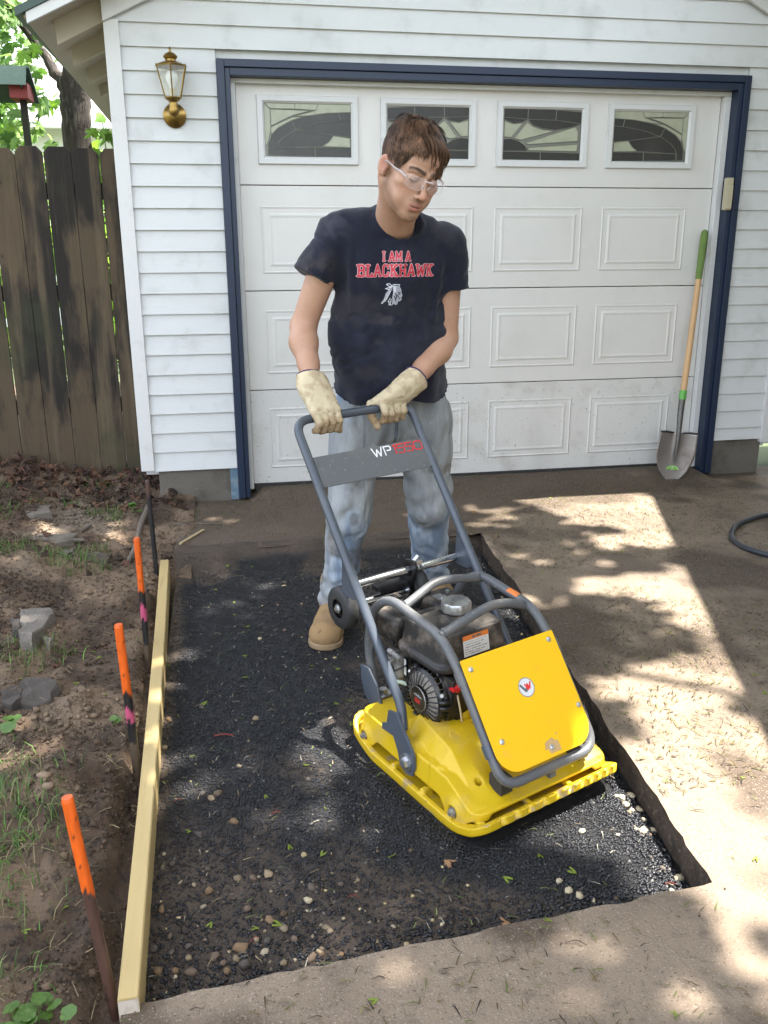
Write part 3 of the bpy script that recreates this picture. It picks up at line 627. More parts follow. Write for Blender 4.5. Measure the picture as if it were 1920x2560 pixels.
# cast cover
sd_ = SDF(axis(-.30, .31, .0032), axis(-.285, .25, .0032), axis(.0, .19, .0032)); X_, Y_, Z_ = sd_.grids()
R2 = rr2(X_+.012, Y_-.009, .276, .231, .036)
T = .114-.040*np.clip((X_-.165)/.11, 0, 1)+0*Y_
hump = np.minimum(.156+0*X_, .156-.60*np.maximum(X_-.115, 0)); hump = hump-1.3*np.maximum(np.abs(Y_+.02+.0)-.158-.15*(X_), 0)-.8*np.maximum(-.07-X_, 0)
T = np.maximum(T, np.minimum(hump, .156))
T = T+.010*np.exp(-((X_-.235)/.018)**2)*0
front_fold = np.maximum(0, .012*(1-np.abs(Y_+.165)/.045))*ss(.15, .2, X_)*ss(.28, .2, X_); T = T+front_fold
flare = (.10-Z_)*.16
foot = np.maximum(R2-flare, Z_-T)
arch = .052-.036*np.exp(-((X_+.215)/.045)**4)-.036*np.exp(-((X_-.212)/.05)**4)+.014*ss(.22, .25, X_)*ss(.19,.17,np.abs(Y_-cv))
foot = np.maximum(foot, arch-Z_)
D0 = foot*.8
cav = np.maximum(rr2(X_+.012, Y_-.009, .262, .217, .03), Z_-.055)
sd_.D = np.maximum(D0, -cav*1.0).astype(np.float32)
sd_.op(C_((.0, -.212, .080), (.0, -.19, .095), .034), k=.02); sd_.op(C_((-.075, -.222, .098), (-.075, -.222, .06), .020), k=.018)
for u in (-.215, .212):
    for s_ in (-1, 1): sd_.op(C_((u, cv+s_*.212, .046), (u, cv+s_*.18, .050), .028), k=.022); sd_.op(C_((u, cv+s_*.268, .046), (u, cv+s_*.240, .046), .018), k=.002, sub=True)
sd_.op(B_((.105, -.222, .088), (.020, .020, .030), .003, np.array([[.8, .6, 0], [-.6, .8, 0], [0, 0, 1.]])), k=.012)
sd_.op(B_((.165, -.10, .115), (.045, .006, .02), .004, np.array([[.9, 0, -.43], [0, 1, 0], [.43, 0, .9]])), k=.02)
sd_.op(C_((.212, -.178, .12), (.212, -.178, .05), .009), k=.003, sub=True)
V, Q = sd_.mesh(); mesh_obj('cast_cover', V, Q, m_yel, PC, smooth=True)
MB().lathe([(0, 0), (.018, 0), (.018, .022), (.016, .027), (0, .027)], (.006, -.062, .154), (0, 0, 1), 20, cap=False).build('filler_plug', m_yel, PC, smooth=40)
for u in (-.215, .212):
    for s_ in (-1, 1):
        y = cv+s_*.237; b = MB(); b.lathe([(0, -.01), (.013, -.01), (.013, .002), (0, .002)], (u, y, .046), (0, s_, 0), 20, cap=False); b.lathe([(0, .002), (.009, .002), (.0085, .010), (.004, .011), (0, .011)], (u, y, .046), (0, s_, 0), 6, cap=False)
        b.build('bolt', m_al, PC)
# handle
RAIL = lambda w_: (-.79*(w_-.075), w_)
HV = .213
pts = [(-.050, -HV-.020, .140), (-.09, -HV, .19), (-.655, -HV, .905), (-.655, HV, .905), (-.09, HV, .19), (-.050, HV+.020, .140)]
hb = MB(); hb.tube(bend(pts, [.02, .055, .055, .02], 8), .0138, 16); hb.build('handle', m_tube, PC, smooth=60)
for s_ in (-1, 1):
    y = s_*(HV+.043); pl = [(-.085, .195), (-.045, .205), (.035, .115), (.040, .075), (.028, .045), (-.002, .035), (-.030, .052), (-.042, .090), (-.062, .125), (-.120, .120), (-.118, .140), (-.095, .150)]
    MB().prism(pl, 1, y-.004, y+.004, bev=.0012).build('pivot_bracket', m_tube, PC)
    b = MB(); b.lathe([(0, .004), (.025, .004), (.025, .0075), (0, .0075)], (0, y, .075), (0, s_, 0), 26, cap=False); b.lathe([(0, .0075), (.0165, .0075), (.0155, .017), (.008, .0185), (0, .0185)], (0, y, .075), (0, s_, 0), 6, cap=False); b.build('pivot_bolt', m_galv, PC)
    MB().cyl((-.072, y-s_*.026, .12), (-.072, y-s_*.026, .085), .018, 20).build('rubber_stop', m_rubber, PC)
    g = [(-.385, .575), (-.398, .435), (-.388, .425), (-.335, .425), (-.285, .455)]
    MB().prism(g, 1, s_*HV-.003, s_*HV+.003, bev=.001).build('gusset', m_tube, PC)
d_ = Vector((-.79, 0, 1)).normalized(); n_ = Vector((1, 0, .79)).normalized()
c0 = Vector((-.5425+.0, 0, .760))+n_*.004; Rp = Matrix((d_, Vector((0, 1, 0)), n_)).transposed()
pb = MB(); pb.box((-.048, -.202, -.002), (.054, .202, .002), bev=.0012)
pp = pb.build('name_plate', m_tubed, PC); pp.matrix_local = Matrix.Translation(c0) @ Rp.to_4x4()
for s_ in (-1, 1): MB().tube([tuple(c0+d_*t+Vector((0, s_*.203, 0))+n_*.001+Vector((random.uniform(-1, 1), random.uniform(-1, 1), random.uniform(-1, 1)))*.0008) for t in np.linspace(-.047, .053, 16)], [.0035+random.random()*.0015 for _ in range(16)], 8).build('weld_bead', m_tubed, PC, smooth=60)
def put_print(name, fn, wdt, hgt, cell, mats, org, ex, ey, parent=PC, off=None):
    v, f, mi = print_cells(fn, wdt, hgt, cell)
    if len(f) == 0: return
    org, ex, ey = np.array(org, float), np.array(ex, float), np.array(ey, float)
    P = org+v[:, :1]*ex+v[:, 1:]*ey
    if off is not None: P = off(P)
    return mesh_obj(name, P, f, None, parent, mats=mats, midx=mi)
def arcpts(cx, cy, r, a0, a1, n=8, ry=None): return [(cx+r*math.cos(math.radians(a0+(a1-a0)*i/n)), cy+(ry or r)*math.sin(math.radians(a0+(a1-a0)*i/n))) for i in range(n+1)]
def f_wp(X, Y):
    h = .029; st = .0020; x = 0; out = np.full(X.shape, -1); u = X+ -(.0); 
    L = [[(0, h), (.010, 0), (.018, h*.8), (.026, 0), (.036, h)]]; d = strokes_d(X, Y, L); out = np.where(d < st*1.15, 0, out)
    x = .044; L = [[(x, 0), (x, h), (x+.020, h), (x+.025, h-.004), (x+.025, h*.5+.004), (x+.020, h*.5), (x+.010, h*.5)]]; out = np.where(strokes_d(X, Y, L) < st*1.15, 0, out)
    x = .078; L = [[(x, h-.003), (x+.007, h), (x+.007, 0)]]
    for x in (.094, .126): L.append([(x+.024, h), (x, h), (x, h*.56), (x+.020, h*.56), (x+.024, h*.45), (x+.024, .004), (x+.020, 0), (x, 0)])
    x = .158; L.append([(x+.005, h), (x+.024, h), (x+.029, h-.005), (x+.029, .005), (x+.024, 0), (x+.005, 0), (x, .005), (x, h-.005), (x+.005, h)])
    return np.where(strokes_d(X, Y, L) < st, 1, out)
o_ = c0+n_*.0032
put_print('lettering', lambda X, Y: f_wp(X-.004, Y-.004), .2, .036, .0011, [M('white_print', (.75, .75, .75), rough=.4), M('red_lettering', (.62, .015, .02), rough=.4)], np.array(o_)+np.array([0, .002, 0])+np.array(d_)*.014, (0, 1, 0), np.array(d_)*1.0)
# cross rods, wheels
b = MB(); b.tube([(-.375, -HV, .452), (-.395, HV, .445)], .0125, 16); b.build('cross_rod', m_chr, PC, smooth=60)
b = MB(); b.tube([(-.405, -.19, .372), (-.415, .03, .368)], .0115, 16).lathe([(.0, 0), (.021, 0), (.021, .006), (0, .006)], (-.415, .028, .368), (0, 1, 0), 20, cap=False); b.build('axle', m_chr, PC, smooth=40)
def wheel(y, s_):
    c = (-.41, y, .372); wv = MB().lathe([(.030, -.020), (.060, -.020), (.066, -.014), (.068, 0), (.066, .014), (.060, .020), (.030, .020)], c, (0, 1, 0), 40, cap=False).build('wheel', m_rubber, PC, smooth=50)
    MB().lathe([(0, -.010), (.031, -.010), (.031, .010), (0, .010)], c, (0, 1, 0), 24, cap=False).lathe([(0, s_*.018), (.016, s_*.018), (.018, s_*.010), (.018, 0)], c, (0, 1, 0), 20, cap=False).build('hub', m_dk, wv, smooth=50)
    bb = MB(); bb.lathe([(0, .018), (.014, .018), (.014, .021), (0, .021)], c, (0, s_, 0), 20, cap=False).lathe([(0, .021), (.009, .021), (.008, .028), (0, .028)], c, (0, s_, 0), 6, cap=False); bb.build('axle_bolt', m_galv, wv)
wheel(-.205, -1); wheel(.06, 1)
b = MB(); b.prism([(-.43, .36), (-.375, .40), (-.345, .465), (-.365, .485), (-.405, .478), (-.44, .42)], 1, .020, .030, bev=.002).box((-.43, -.09, .395), (-.38, .02, .412), bev=.004)
b.lathe([(0, 0), (.022, 0), (.022, .02), (0, .02)], (-.385, .02, .449), (0, 1, 0), 20, cap=False).build('wheel_bracket', m_dk, PC, smooth=35)
b = MB(); b.box((-.385, .035, .465), (-.365, .060, .480), bev=.003).cyl((-.375, .030, .478), (-.375, .048, .492), .006, 8).cyl((-.40, .045, .455), (-.37, .07, .452), .007, 6).build('clamp', m_galv, PC)
# roll frame
vp = .161; r = .0132
fl = lambda s_: [(.268, s_*vp, .150), (.102, s_*vp, .374), (.028, s_*vp, .438), (-.225, s_*vp, .462), (-.325, s_*vp, .375), (-.345, s_*vp, .24), (-.305, s_*vp, .13)]
front = [p for p in fl(-1)[::-1]]+[p for p in fl(1)]
pts = fl(-1)[::-1][:-1]+[(.2905, -vp, .1225), (.2905, vp, .1225)]+fl(1)[1:]
b = MB(); b.tube(bend(pts, [.05, .06, .07, .07, .05, .055, .055, .05, .07, .07, .06, .05], 7), r, 16); b.build('roll_frame', m_tubed, PC, smooth=60)
for k_, (u0, u1, wb, wm, vb) in enumerate(((-.155, -.205, .452, .490, -.03), (.022, .0, .437, .474, .01))):
    b = MB(); b.tube(bend([(u0, -vp, wb), ((u0+u1)/2, vb, wm), ((u0+u1)/2-.0, vb+.06, wm-.004), (u1, vp, wb-.004)], [.05, .05], 8), .0128, 16)
    b.build('lifting_bar', m_tubed, PC, smooth=60)
    for s_, uu in ((-1, u0), (1, u1)): MB().tube([(uu, s_*(vp-.012-.001*0), wb+(.004)), (uu, s_*(vp-.018), wb+.006)], .0148, 14).build('weld_bead', m_tubed, PC, smooth=60)
for s_ in (-1, 1):
    MB().tube([(.128, s_*vp, .339), (.106, s_*vp, .3685)], .0165, 16).build('sleeve', m_tubed, PC, smooth=60); MB().tube([(.242, s_*vp, .185), (.222, s_*vp, .212)], .0165, 16).build('sleeve', m_tube, PC, smooth=60)
    b = MB(); b.prism([(-.350, .200), (-.305, .205), (-.262, .165), (-.235, .105), (-.245, .090), (-.295, .080), (-.330, .105), (-.350, .15)], 1, s_*(vp+.022)-.004, s_*(vp+.022)+.004, bev=.003)
    b.box((-.245, s_*(vp+.02)-.004, .095) if s_ > 0 else (-.30, -(vp+.022), .095), (-.225, s_*(vp+.02)+.004, .115) if s_ > 0 else (-.235, -(vp-.025), .101), bev=.002).build('mount_lug', m_tube, PC, smooth=30)
    MB().box((.225, s_*.135-.02, .085), (.275, s_*.135+.02, .13), bev=.004).build('rubber_mount', m_rubber, PC)
# yellow front guard
t_ = Vector((.2546-.1001, 0, .181-.3896)).normalized(); nn = Vector((-t_.z, 0, t_.x)).normalized(); nn = nn if nn.x > 0 else -nn
g0 = Vector((.118, 0, .392))+nn*.004
GMt = Matrix.Translation(g0) @ Matrix((Vector((0, 1, 0)), -t_, -nn if Vector((0, 1, 0)).cross(-t_).dot(nn) < 0 else nn)).transposed().to_4x4()
zs_ = 1 if Vector((0, 1, 0)).cross(-t_).dot(nn) > 0 else -1
def rrpoly(x0, x1, y0, y1, rb, rt):
    P = arcpts(x0+rb, y0+rb, rb, 180, 270)+arcpts(x1-rb, y0+rb, rb, 270, 360)+arcpts(x1-rt, y1-rt, rt, 0, 90)+arcpts(x0+rt, y1-rt, rt, 90, 180); return P
gp = MB().prism(rrpoly(-.166, .152, -.296, .012, .062, .005), 2, -.0016, .0016, bev=.0005).build('front_guard', m_yelp, PC); gp.matrix_local = GMt
for x, y in ((-.145, -.017), (.128, -.010), (.140, -.199), (.006, -.272), (-.135, -.212)):
    o = MB().lathe([(0, 0), (.0075, 0), (.0072, .003), (.003, .0045), (0, .003)], (x, y, zs_*.0014), (0, 0, zs_), 14, cap=False).build('screw', m_galv, gp, smooth=40)
def f_emb(X, Y):
    c = .027; r = np.hypot((X-c)/.026, (Y-c)/.026); o = np.where(r < 1, 0, -1); o = np.where((r < 1) & (r > .90), 1, o)
    x, y = X-c, Y-c
    bar = strokes_d(x, y, [[(-.0165, .0085), (-.0045, -.010)], [(-.0045, -.010), (-.0015, -.004)]]) < .0034; o = np.where(bar & (np.abs(y) < .0115), 2, o)
    d = strokes_d(x, y, [[(-.002, .0075), (.0035, -.0065), (.0050, .0075), (.0095, -.0045), (.0160, .0095)]]); o = np.where((d < .0026) & (np.abs(y) < .0115), 3, o); return o
o = put_print('emblem', f_emb, .054, .054, .0009, [M('silver_badge', (.60, .60, .62), rough=.35), M('badge_rim', (.3, .3, .32), rough=.3, metal=.5), M('badge_grey', (.09, .10, .11), rough=.4), M('badge_red', (.60, .02, .02), rough=.4)], (-.027, -.108-.027, zs_*.0021), (1, 0, 0), (0, 1, 0), parent=gp)
# dust smear where the paint is rubbed off the guard
def f_dirt(X, Y):
    n_ = fbm(np.stack([X*45, Y*45], -1), 3, 5); r = np.hypot((X-.06)/.055, (Y-.02)/.020); return np.where((n_-.42*r > .26) & (Y > .0015), 0, -1)
put_print('rubbed_patch', f_dirt, .12, .045, .0012, [M('rubbed_tan_patch', (.46, .30, .13), rough=.7)], (-.065, -.288, zs_*.0019), (1, 0, 0), (0, 1, 0), parent=gp)
MB().box((.285, -.012, .095), (.300, .012, .128), bev=.003).build('lower_clip', m_tube, PC)
# stickers on the lifting bar and frame
def ring_patch(name, a, b, rad, ang0, ang1, mat, n=8, m=3):
    a = Vector(a); b = Vector(b); t = (b-a).normalized(); up = Vector((0, 0, 1)); up = (up-t*up.dot(t)).normalized(); sd2 = t.cross(up); V = []; F = []
    for i in range(m+1):
        for j in range(n+1):
            an = math.radians(ang0+(ang1-ang0)*j/n); V.append(tuple(a.lerp(b, i/m)+(up*math.cos(an)+sd2*math.sin(an))*rad))
    for i in range(m):
        for j in range(n): k = i*(n+1)+j; F.append((k, k+1, k+n+2, k+n+1))
    return mesh_obj(name, V, F, mat, PC, smooth=True)
ring_patch('sticker', (-.075, vp, .4475), (-.030, vp, .4435), .0136, -75, 60, m_orange)
ring_patch('sticker', (.0035, .115, .4465), (.001, .150, .4360), .0132, -60, 75, m_white)
for q_, mm_ in ((.122, m_blue2), (.139, m_blk)):
    MB().tube([(.003+.0152*math.sin(a)*.7, q_+.0045*math.cos(a*1.0), .4435-(q_-.122)*.28+.0135*math.cos(math.asin(min(1, abs(.7*math.sin(a)))))+.0001) for a in np.linspace(0, 6.28, 13)], .0011, 5).build('sticker_mark', mm_, PC)
# engine
sd_ = SDF(axis(-.24, .03, .0036), axis(-.16, .14, .0036), axis(.285, .43, .0036)); X_, Y_, Z_ = sd_.grids()
tp = (Z_-.31)*.16
def rb2(cx_, cy_, hx_, hy_, r_): qx = np.abs(X_-cx_)-hx_+r_; qy = np.abs(Y_-cy_)-hy_+r_; return np.sqrt(np.maximum(qx, 0)**2+np.maximum(qy, 0)**2)+np.minimum(np.maximum(qx, qy), 0)-r_
q1 = rb2(-.108, -.018, .108, .120, .035)+tp; body_ = np.maximum(q1, np.maximum(Z_-.398-.006*np.cos((X_+.108)*14)*np.cos((Y_+.018)*12), .305-Z_))
fl_ = np.maximum(rb2(-.108, -.018, .113, .126, .035), np.abs(Z_-.312)-.004)
h_ = np.maximum(.012-np.abs(body_-fl_), 0)/.012; sd_.D = (np.minimum(body_, fl_)-h_*h_*.003).astype(np.float32)-.003
sd_.op(E_((-.13, .012, .397), (.055, .055, .010)), k=.012); sd_.op(B_((-.06, .055, .400), (.03, .02, .005), .004), k=.008)
V, Q = sd_.mesh(); tank = mesh_obj('fuel_tank', V, Q, m_dusty, PC, smooth=True)
b = MB(); n = 12; prof = [(0, .412), (.040, .412), (.044, .416), (.044, .438), (.041, .443), (.030, .445), (0, .445)]
b.lathe([(r_, h-.412) for r_, h in prof], (-.13, .010, .409), (0, 0, 1), 48, cap=False)
for v in b.bm.verts:
    a = math.atan2(v.co.y-.010, v.co.x+.13); rr = math.hypot(v.co.y-.010, v.co.x+.13)
    if rr > .035: k_ = 1-.055*(.5+.5*math.cos(a*10))**2; v.co.x = -.13+(v.co.x+.13)*k_; v.co.y = .010+(v.co.y-.010)*k_
b.build('fuel_cap', M('steel_cap', (.42, .42, .41), [((.16, .14, .12), 25, .5, .7, .7)], .3, metal=.8, bumps=[(60, .001)]), PC, smooth=40)
# warning label on the tank's front face
def f_warn(X, Y):
    o = np.where((X > .001) & (X < .091) & (Y > .001) & (Y < .060), 0, -1); o = np.where((o == 0) & (Y > .046), 1, o)
    ln = np.zeros(X.shape, bool)
    for i in range(6): yy = .0405-i*.0068; ln |= (np.abs(Y-yy) < .0010) & (X > .006) & (X < .086-.004*((i*7) % 3)*3) & (vnoise(np.stack([X*700, Y*0+i*9.], -1)) > .28)
    o = np.where(ln, 2, o); o = np.where((Y > .0495) & (Y < .0565) & (X > .034) & (X < .066) & (vnoise(np.stack([X*400, Y*0+77.], -1)) > .3), 2, o); return o
lb = lambda z: -.108+.108-(z-.31)*.16+.0044
exv = np.array((-.16, 0, .99)); put_print('warning_label', f_warn, .092, .061, .0010, [m_white, m_orange, M('grey_print', (.10, .10, .10), rough=.5)], (lb(.333), -.062, .333), (0, 1, 0), (-.16, 0, .99))
MB().box((-.235, -.085, .10), (-.01, .12, .312), bev=.012).box((-.30, -.04, .13), (-.22, .12, .25), bev=.01).build('engine_block', m_dk, PC, smooth=30)
cf = MB()
for i in range(9): cf.box((-.335, -.05, .135+i*.014), (-.225, .12, .139+i*.014), bev=.001)
cf.build('cooling_fins', m_al, PC)
# recoil starter
RC = (-.075, -.105, .205)
sh = MB().lathe([(.095, .045), (.095, .0), (.094, -.010), (.088, -.018)], RC, (0, 1, 0), 48, cap=False).build('fan_shroud', m_dk, PC, smooth=40)
rc = MB().lathe([(.020, -.062), (.035, -.062), (.037, -.058)], RC, (0, 1, 0), 40, cap=False).build('recoil_starter', m_dk, PC, smooth=40)
MB().lathe([(0, -.0615), (.034, -.0615), (.0345, -.0600)], RC, (0, 1, 0), 40, cap=False).build('hub_disc', m_blk, rc, smooth=40)
MB().tube([(RC[0]+.036*math.cos(a), RC[1]-.0605, RC[2]+.036*math.sin(a)) for a in np.linspace(0, 2*math.pi, 36, endpoint=False)], .0014, 6, closed=True).build('hub_ring', m_al, rc, smooth=60)
for j in range(28):
    a = 2*math.pi*j/28; ca, sa = math.cos(a), math.sin(a); P = lambda r_, y: (RC[0]+r_*ca, RC[1]+y, RC[2]+r_*sa)
    MB().tube([P(.037, -.058), P(.055, -.057), P(.072, -.051), P(.078, -.043)], [.0018, .0021, .0024, .0024], 6).build('vane', m_dk, rc, smooth=60)
MB().lathe([(.037, -.050), (.076, -.040), (.076, -.030)], RC, (0, 1, 0), 40, cap=False).build('screen', M('dusty_screen', (.30, .27, .23), [((.08, .07, .06), 40, .45, .65, .7)], .7), rc)
b = MB(); b.lathe([(.076, -.046), (.081, -.044), (.084, -.038), (.080, -.036)], RC, (0, 1, 0), 48, cap=False).lathe([(.086, -.022), (.090, -.020), (.092, -.010), (.088, -.006)], RC, (0, 1, 0), 48, cap=False).build('rim', m_dk, rc, smooth=50)
for j in range(30):
    a = 2*math.pi*j/30; ca, sa = math.cos(a), math.sin(a); P = lambda r_, y: (RC[0]+r_*ca, RC[1]+y, RC[2]+r_*sa)
    if j % 10 in (0, 1): MB().tube([P(.080, -.042), P(.088, -.032), P(.0905, -.016)], [.0085, .009, .008], 8).build('lug', m_dk, rc, smooth=60)
    else: MB().tube([P(.082, -.040), P(.087, -.032), P(.0895, -.018)], .0024, 6).build('vane', m_dk, rc, smooth=60)
for a in (.45, 2.6, 4.7): MB().lathe([(0, 0), (.007, 0), (.006, .006), (0, .006)], (RC[0]+.088*math.cos(a), RC[1]-.034, RC[2]+.088*math.sin(a)), (math.cos(a)*.6, -.8, math.sin(a)*.6), 6, cap=False).build('screw', m_galv, rc)
# lettering on the recoil hub
GL_ = {'H': [[(0, 0), (0, 1)], [(.7, 0), (.7, 1)], [(0, .5), (.7, .5)]], 'O': [arcpts(.38, .5, .38, 0, 360, 14, .5)], 'N': [[(0, 0), (0, 1), (.7, 0), (.7, 1)]], 'D': [[(0, 0), (0, 1), (.4, 1), (.7, .7), (.7, .3), (.4, 0), (0, 0)]],
       'A': [[(0, 0), (.38, 1), (.76, 0)], [(.15, .35), (.6, .35)]], 'G': [[(.75, .8), (.6, 1), (.2, 1), (0, .8), (0, .2), (.2, 0), (.6, 0), (.75, .2), (.75, .5), (.42, .5)]], 'X': [[(0, 0), (.75, 1)], [(0, 1), (.75, 0)]]}
def f_word(word, h, sp, st, x0, y0, shear=0):
    def f(X, Y):
        L = []; x = x0
        for ch in word:
            for l in GL_[ch]: L.append([(x+(a+shear*b_)*h, y0+b_*h) for a, b_ in l])
            x += sp*h
        return np.where(strokes_d(X, Y, L) < st, 0, -1)
    return f
put_print('lettering', f_word('HONDA', .0075, 1.02, .0008, .002, .002), .05, .012, .0006, [M('silver_print', (.35, .35, .35), rough=.4)], (RC[0]-.020, RC[1]-.0619, RC[2]+.004), (1, 0, 0), (0, 0, 1), parent=rc)
put_print('lettering', f_word('GX', .0115, 1.15, .0017, .003, .003, .2), .04, .018, .0007, [m_red], (RC[0]-.016, RC[1]-.0619, RC[2]-.016), (1, 0, 0), (0, 0, 1), parent=rc)
# switch box, labels, oil-side bits
MB().box((-.045, -.115, .175), (.022, -.06, .285), bev=.008).box((-.02, -.10, .12), (.015, .02, .2), bev=.006).build('control_box', m_dk, PC, smooth=30)
def f_sw(X, Y):
    o = np.where((X > 0) & (X < .026) & (Y > 0) & (Y < .052), 0, -1)
    d = strokes_d(X, Y, [[(.003, .003), (.023, .003), (.023, .049), (.003, .049), (.003, .003)], [(.008, .043), (.018, .043)], arcpts(.013, .012, .005, 0, 360, 16), [(.013, .023), (.013, .027)], [(.013, .032), (.013, .035)]]); return np.where((d < .0008) & (o == 0), 1, o)
put_print('switch_label', f_sw, .027, .053, .0008, [M('pink_white_label', (.55, .50, .50), rough=.4), m_blk], (-.022, -.1162, .185), (.97, 0, 0), (0, 0, 1))
MB().lathe([(0, 0), (.012, 0), (.012, .010), (0, .012)], (.018, -.098, .262), (.5, -.8, 0), 14, cap=False).box((.012, -.122, .258), (.032, -.106, .266), bev=.002).build('switch', M('red_knob', (.5, .02, .02), rough=.35), PC, smooth=30)
b = MB(); b.tube(bend([(.02, -.10, .24), (.035, -.10, .20), (.03, -.09, .15), (.01, -.06, .13)], .02), .003, 8).build('wire', M('tan_wire', (.5, .4, .25), rough=.5), PC, smooth=60)
# air cleaner
sd_ = SDF(axis(-.43, -.22, .004), axis(-.15, .03, .004), axis(.23, .40, .004)); X_, Y_, Z_ = sd_.grids()
sd_.op(B_((-.325, -.062, .325), (.070, .060, .036), .026), k=.01); sd_.op(B_((-.325, -.062, .283), (.062, .052, .026), .016), k=.012); sd_.op(C_((-.345, -.05, .352), (-.345, -.05, .367), .021), k=.012)
V, Q = sd_.mesh(); ac = mesh_obj('air_cleaner', V, Q, m_dusty, PC, smooth=True)
MB().box((-.363, -.057, .386), (-.327, -.043, .398), bev=.004).cyl((-.345, -.05, .38), (-.345, -.05, .394), .011, 12).build('wing_nut', m_dusty, ac, smooth=40)
MB().tube([(-.385, -.115, .284), (-.27, -.116, .284)], .004, 8).build('seam', m_dk, ac)
# muffler
mf = MB().box((-.375, .045, .285), (-.245, .165, .365), bev=.018, seg=3).build('muffler', m_dusty, PC, smooth=40)
for i in range(7): MB().box((-.246+.0, .055+i*.0145, .325), (-.2435, .063+i*.0145, .358), bev=.001).build('slot', m_blk, mf)
for i in range(6): MB().box((-.262-i*.0165, .1647, .318), (-.254-i*.0165, .1662, .352), bev=.0005).build('slot', m_blk, mf)
b = MB(); b.cyl((-.30, .09, .363), (-.30, .09, .372), .010, 12).cyl((-.33, .13, .363), (-.33, .13, .371), .007, 6).box((-.33, .07, .364), (-.29, .1, .369), bev=.002).build('bracket', m_galv, mf)
# carburettor and levers
b = MB(); b.box((-.285, -.115, .205), (-.225, -.07, .25), bev=.006).cyl((-.255, -.1, .17), (-.255, -.1, .21), .022, 16).cyl((-.27, -.118, .228), (-.27, -.13, .228), .008, 10).box((-.30, -.128, .22), (-.27, -.118, .235), bev=.002).build('carburettor', m_al, PC, smooth=40)
b = MB(); b.box((-.275, -.135, .256), (-.215, -.125, .266), bev=.003).cyl((-.275, -.13, .261), (-.255, -.13, .261), .008, 8).build('choke_lever', M('grey_plastic', (.25, .25, .25), rough=.4), PC, smooth=40)
b = MB(); b.tube(bend([(-.30, -.11, .24), (-.31, -.13, .19), (-.27, -.12, .16), (-.24, -.10, .165)], .02), .0035, 8).tube(bend([(-.29, -.10, .20), (-.25, -.135, .20), (-.20, -.12, .24)], .02), .0025, 8).build('fuel_line', m_rubber, PC, smooth=60)
MB().box((-.215, -.118, .20), (-.200, -.112, .262), bev=.001).build('decal_plate', m_dk, PC); put_print('decal', lambda X, Y: np.where((np.abs(X-.005) < .001) & (vnoise(np.stack([Y*500, X*0], -1)) > .4), 1, 0), .011, .052, .001, [m_white, m_blk], (-.213, -.1185, .205), (1, 0, 0), (0, 0, 1))
b = MB(); b.box((-.235, -.215, .1055), (-.135, -.150, .1085), bev=.0006).build('serial_plate', m_blk, PC); put_print('serial_text', lambda X, Y: np.where((strokes_d(X, Y, [[(.006, .03), (.006, .05)], [(.012, .012), (.03, .012)], [(.04, .02), (.07, .02)], [(.02, .04), (.05, .04)], [(.075, .01), (.075, .05)]]) < .0022), 0, -1), .09, .06, .0012, [m_white], (-.23, -.213, .1089), (1, 0, 0), (0, 1, 0))
b = MB(); b.box((-.25, -.12, .105), (-.04, .14, .125), bev=.004).build('engine_mount', m_dk, PC)
b = MB(); b.box((-.30, -.17, .10), (-.265, -.12, .118), bev=.003).cyl((-.282, -.15, .1), (-.282, -.15, .135), .014, 6).build('mount_bolt', m_galv, PC)
MB().tube(bend([(-.25, -.13, .14), (-.24, -.145, .18), (-.19, -.13, .19), (-.17, -.11, .17)], .02), .006, 8).build('oil_pipe', M('pale_green_plastic', (.35, .42, .32), rough=.4), PC, smooth=60)
# ------------------------------------------------------------ the man behind the compactor
PERSON = empty('person', (.40, -1.80, AZ), label='man in navy t-shirt, faded jeans, work gloves and clear glasses gripping the compactor handle', cat='person')
def pch(o): return worldchild(o, PERSON)
def displace(o, fn):
    me = o.data; n = len(me.vertices); co = np.empty(n*3, np.float32); me.vertices.foreach_get('co', co); nr = np.empty(n*3, np.float32); me.vertices.foreach_get('normal', nr)
    co = co.reshape(-1, 3).astype(float); nr = nr.reshape(-1, 3); d = fn(co); me.vertices.foreach_set('co', (co+nr*d[:, None]).astype(np.float32).ravel()); me.update(); return o
def smooth_mesh(V, Q, it=2, lam=.5):
    n = len(V); e = np.concatenate([Q[:, [0, 1]], Q[:, [1, 2]], Q[:, [2, 3]], Q[:, [3, 0]]])
    for _ in range(it):
        A = np.zeros_like(V); c = np.zeros(n); 
        for k in range(3): A[:, k] = np.bincount(e[:, 0], V[e[:, 1], k], n)+np.bincount(e[:, 1], V[e[:, 0], k], n)
        c = np.bincount(e[:, 0], minlength=n)+np.bincount(e[:, 1], minlength=n); V = V*(1-lam)+lam*A/np.maximum(c, 1)[:, None]
    return V
def head_R(yaw, pit, rol):
    ex, ey, ez = np.array([-1, 0, 0.]), np.array([0, -1, 0.]), np.array([0, 0, 1.])
    c, s_ = math.cos(yaw), math.sin(yaw); Rz = np.array([[c, -s_, 0], [s_, c, 0], [0, 0, 1]]); ex, ey = Rz@ex, Rz@ey
    ey, ez = math.cos(pit)*ey-math.sin(pit)*ez, math.cos(pit)*ez+math.sin(pit)*ey
    ex, ez = math.cos(rol)*ex+math.sin(rol)*ez, math.cos(rol)*ez-math.sin(rol)*ex
    return np.stack([ex, ey, ez], 1)
HC = np.array([.420, -2.250, 1.508]); HR = head_R(.25, .45, .195); HS = 1.03
def hw(p): return HC+HR@(np.asarray(p, float)*HS)
def toh(P): return ((P-HC)@HR)/HS
SHI, ELI, WRI = np.array([.222, -2.045, 1.318]), np.array([.121, -1.985, 1.047]), np.array([.126, -2.130, .892])
SHJ, ELJ, WRJ = np.array([.590, -2.02, 1.292]), np.array([.600, -1.975, .998]), np.array([.462, -2.118, .880])
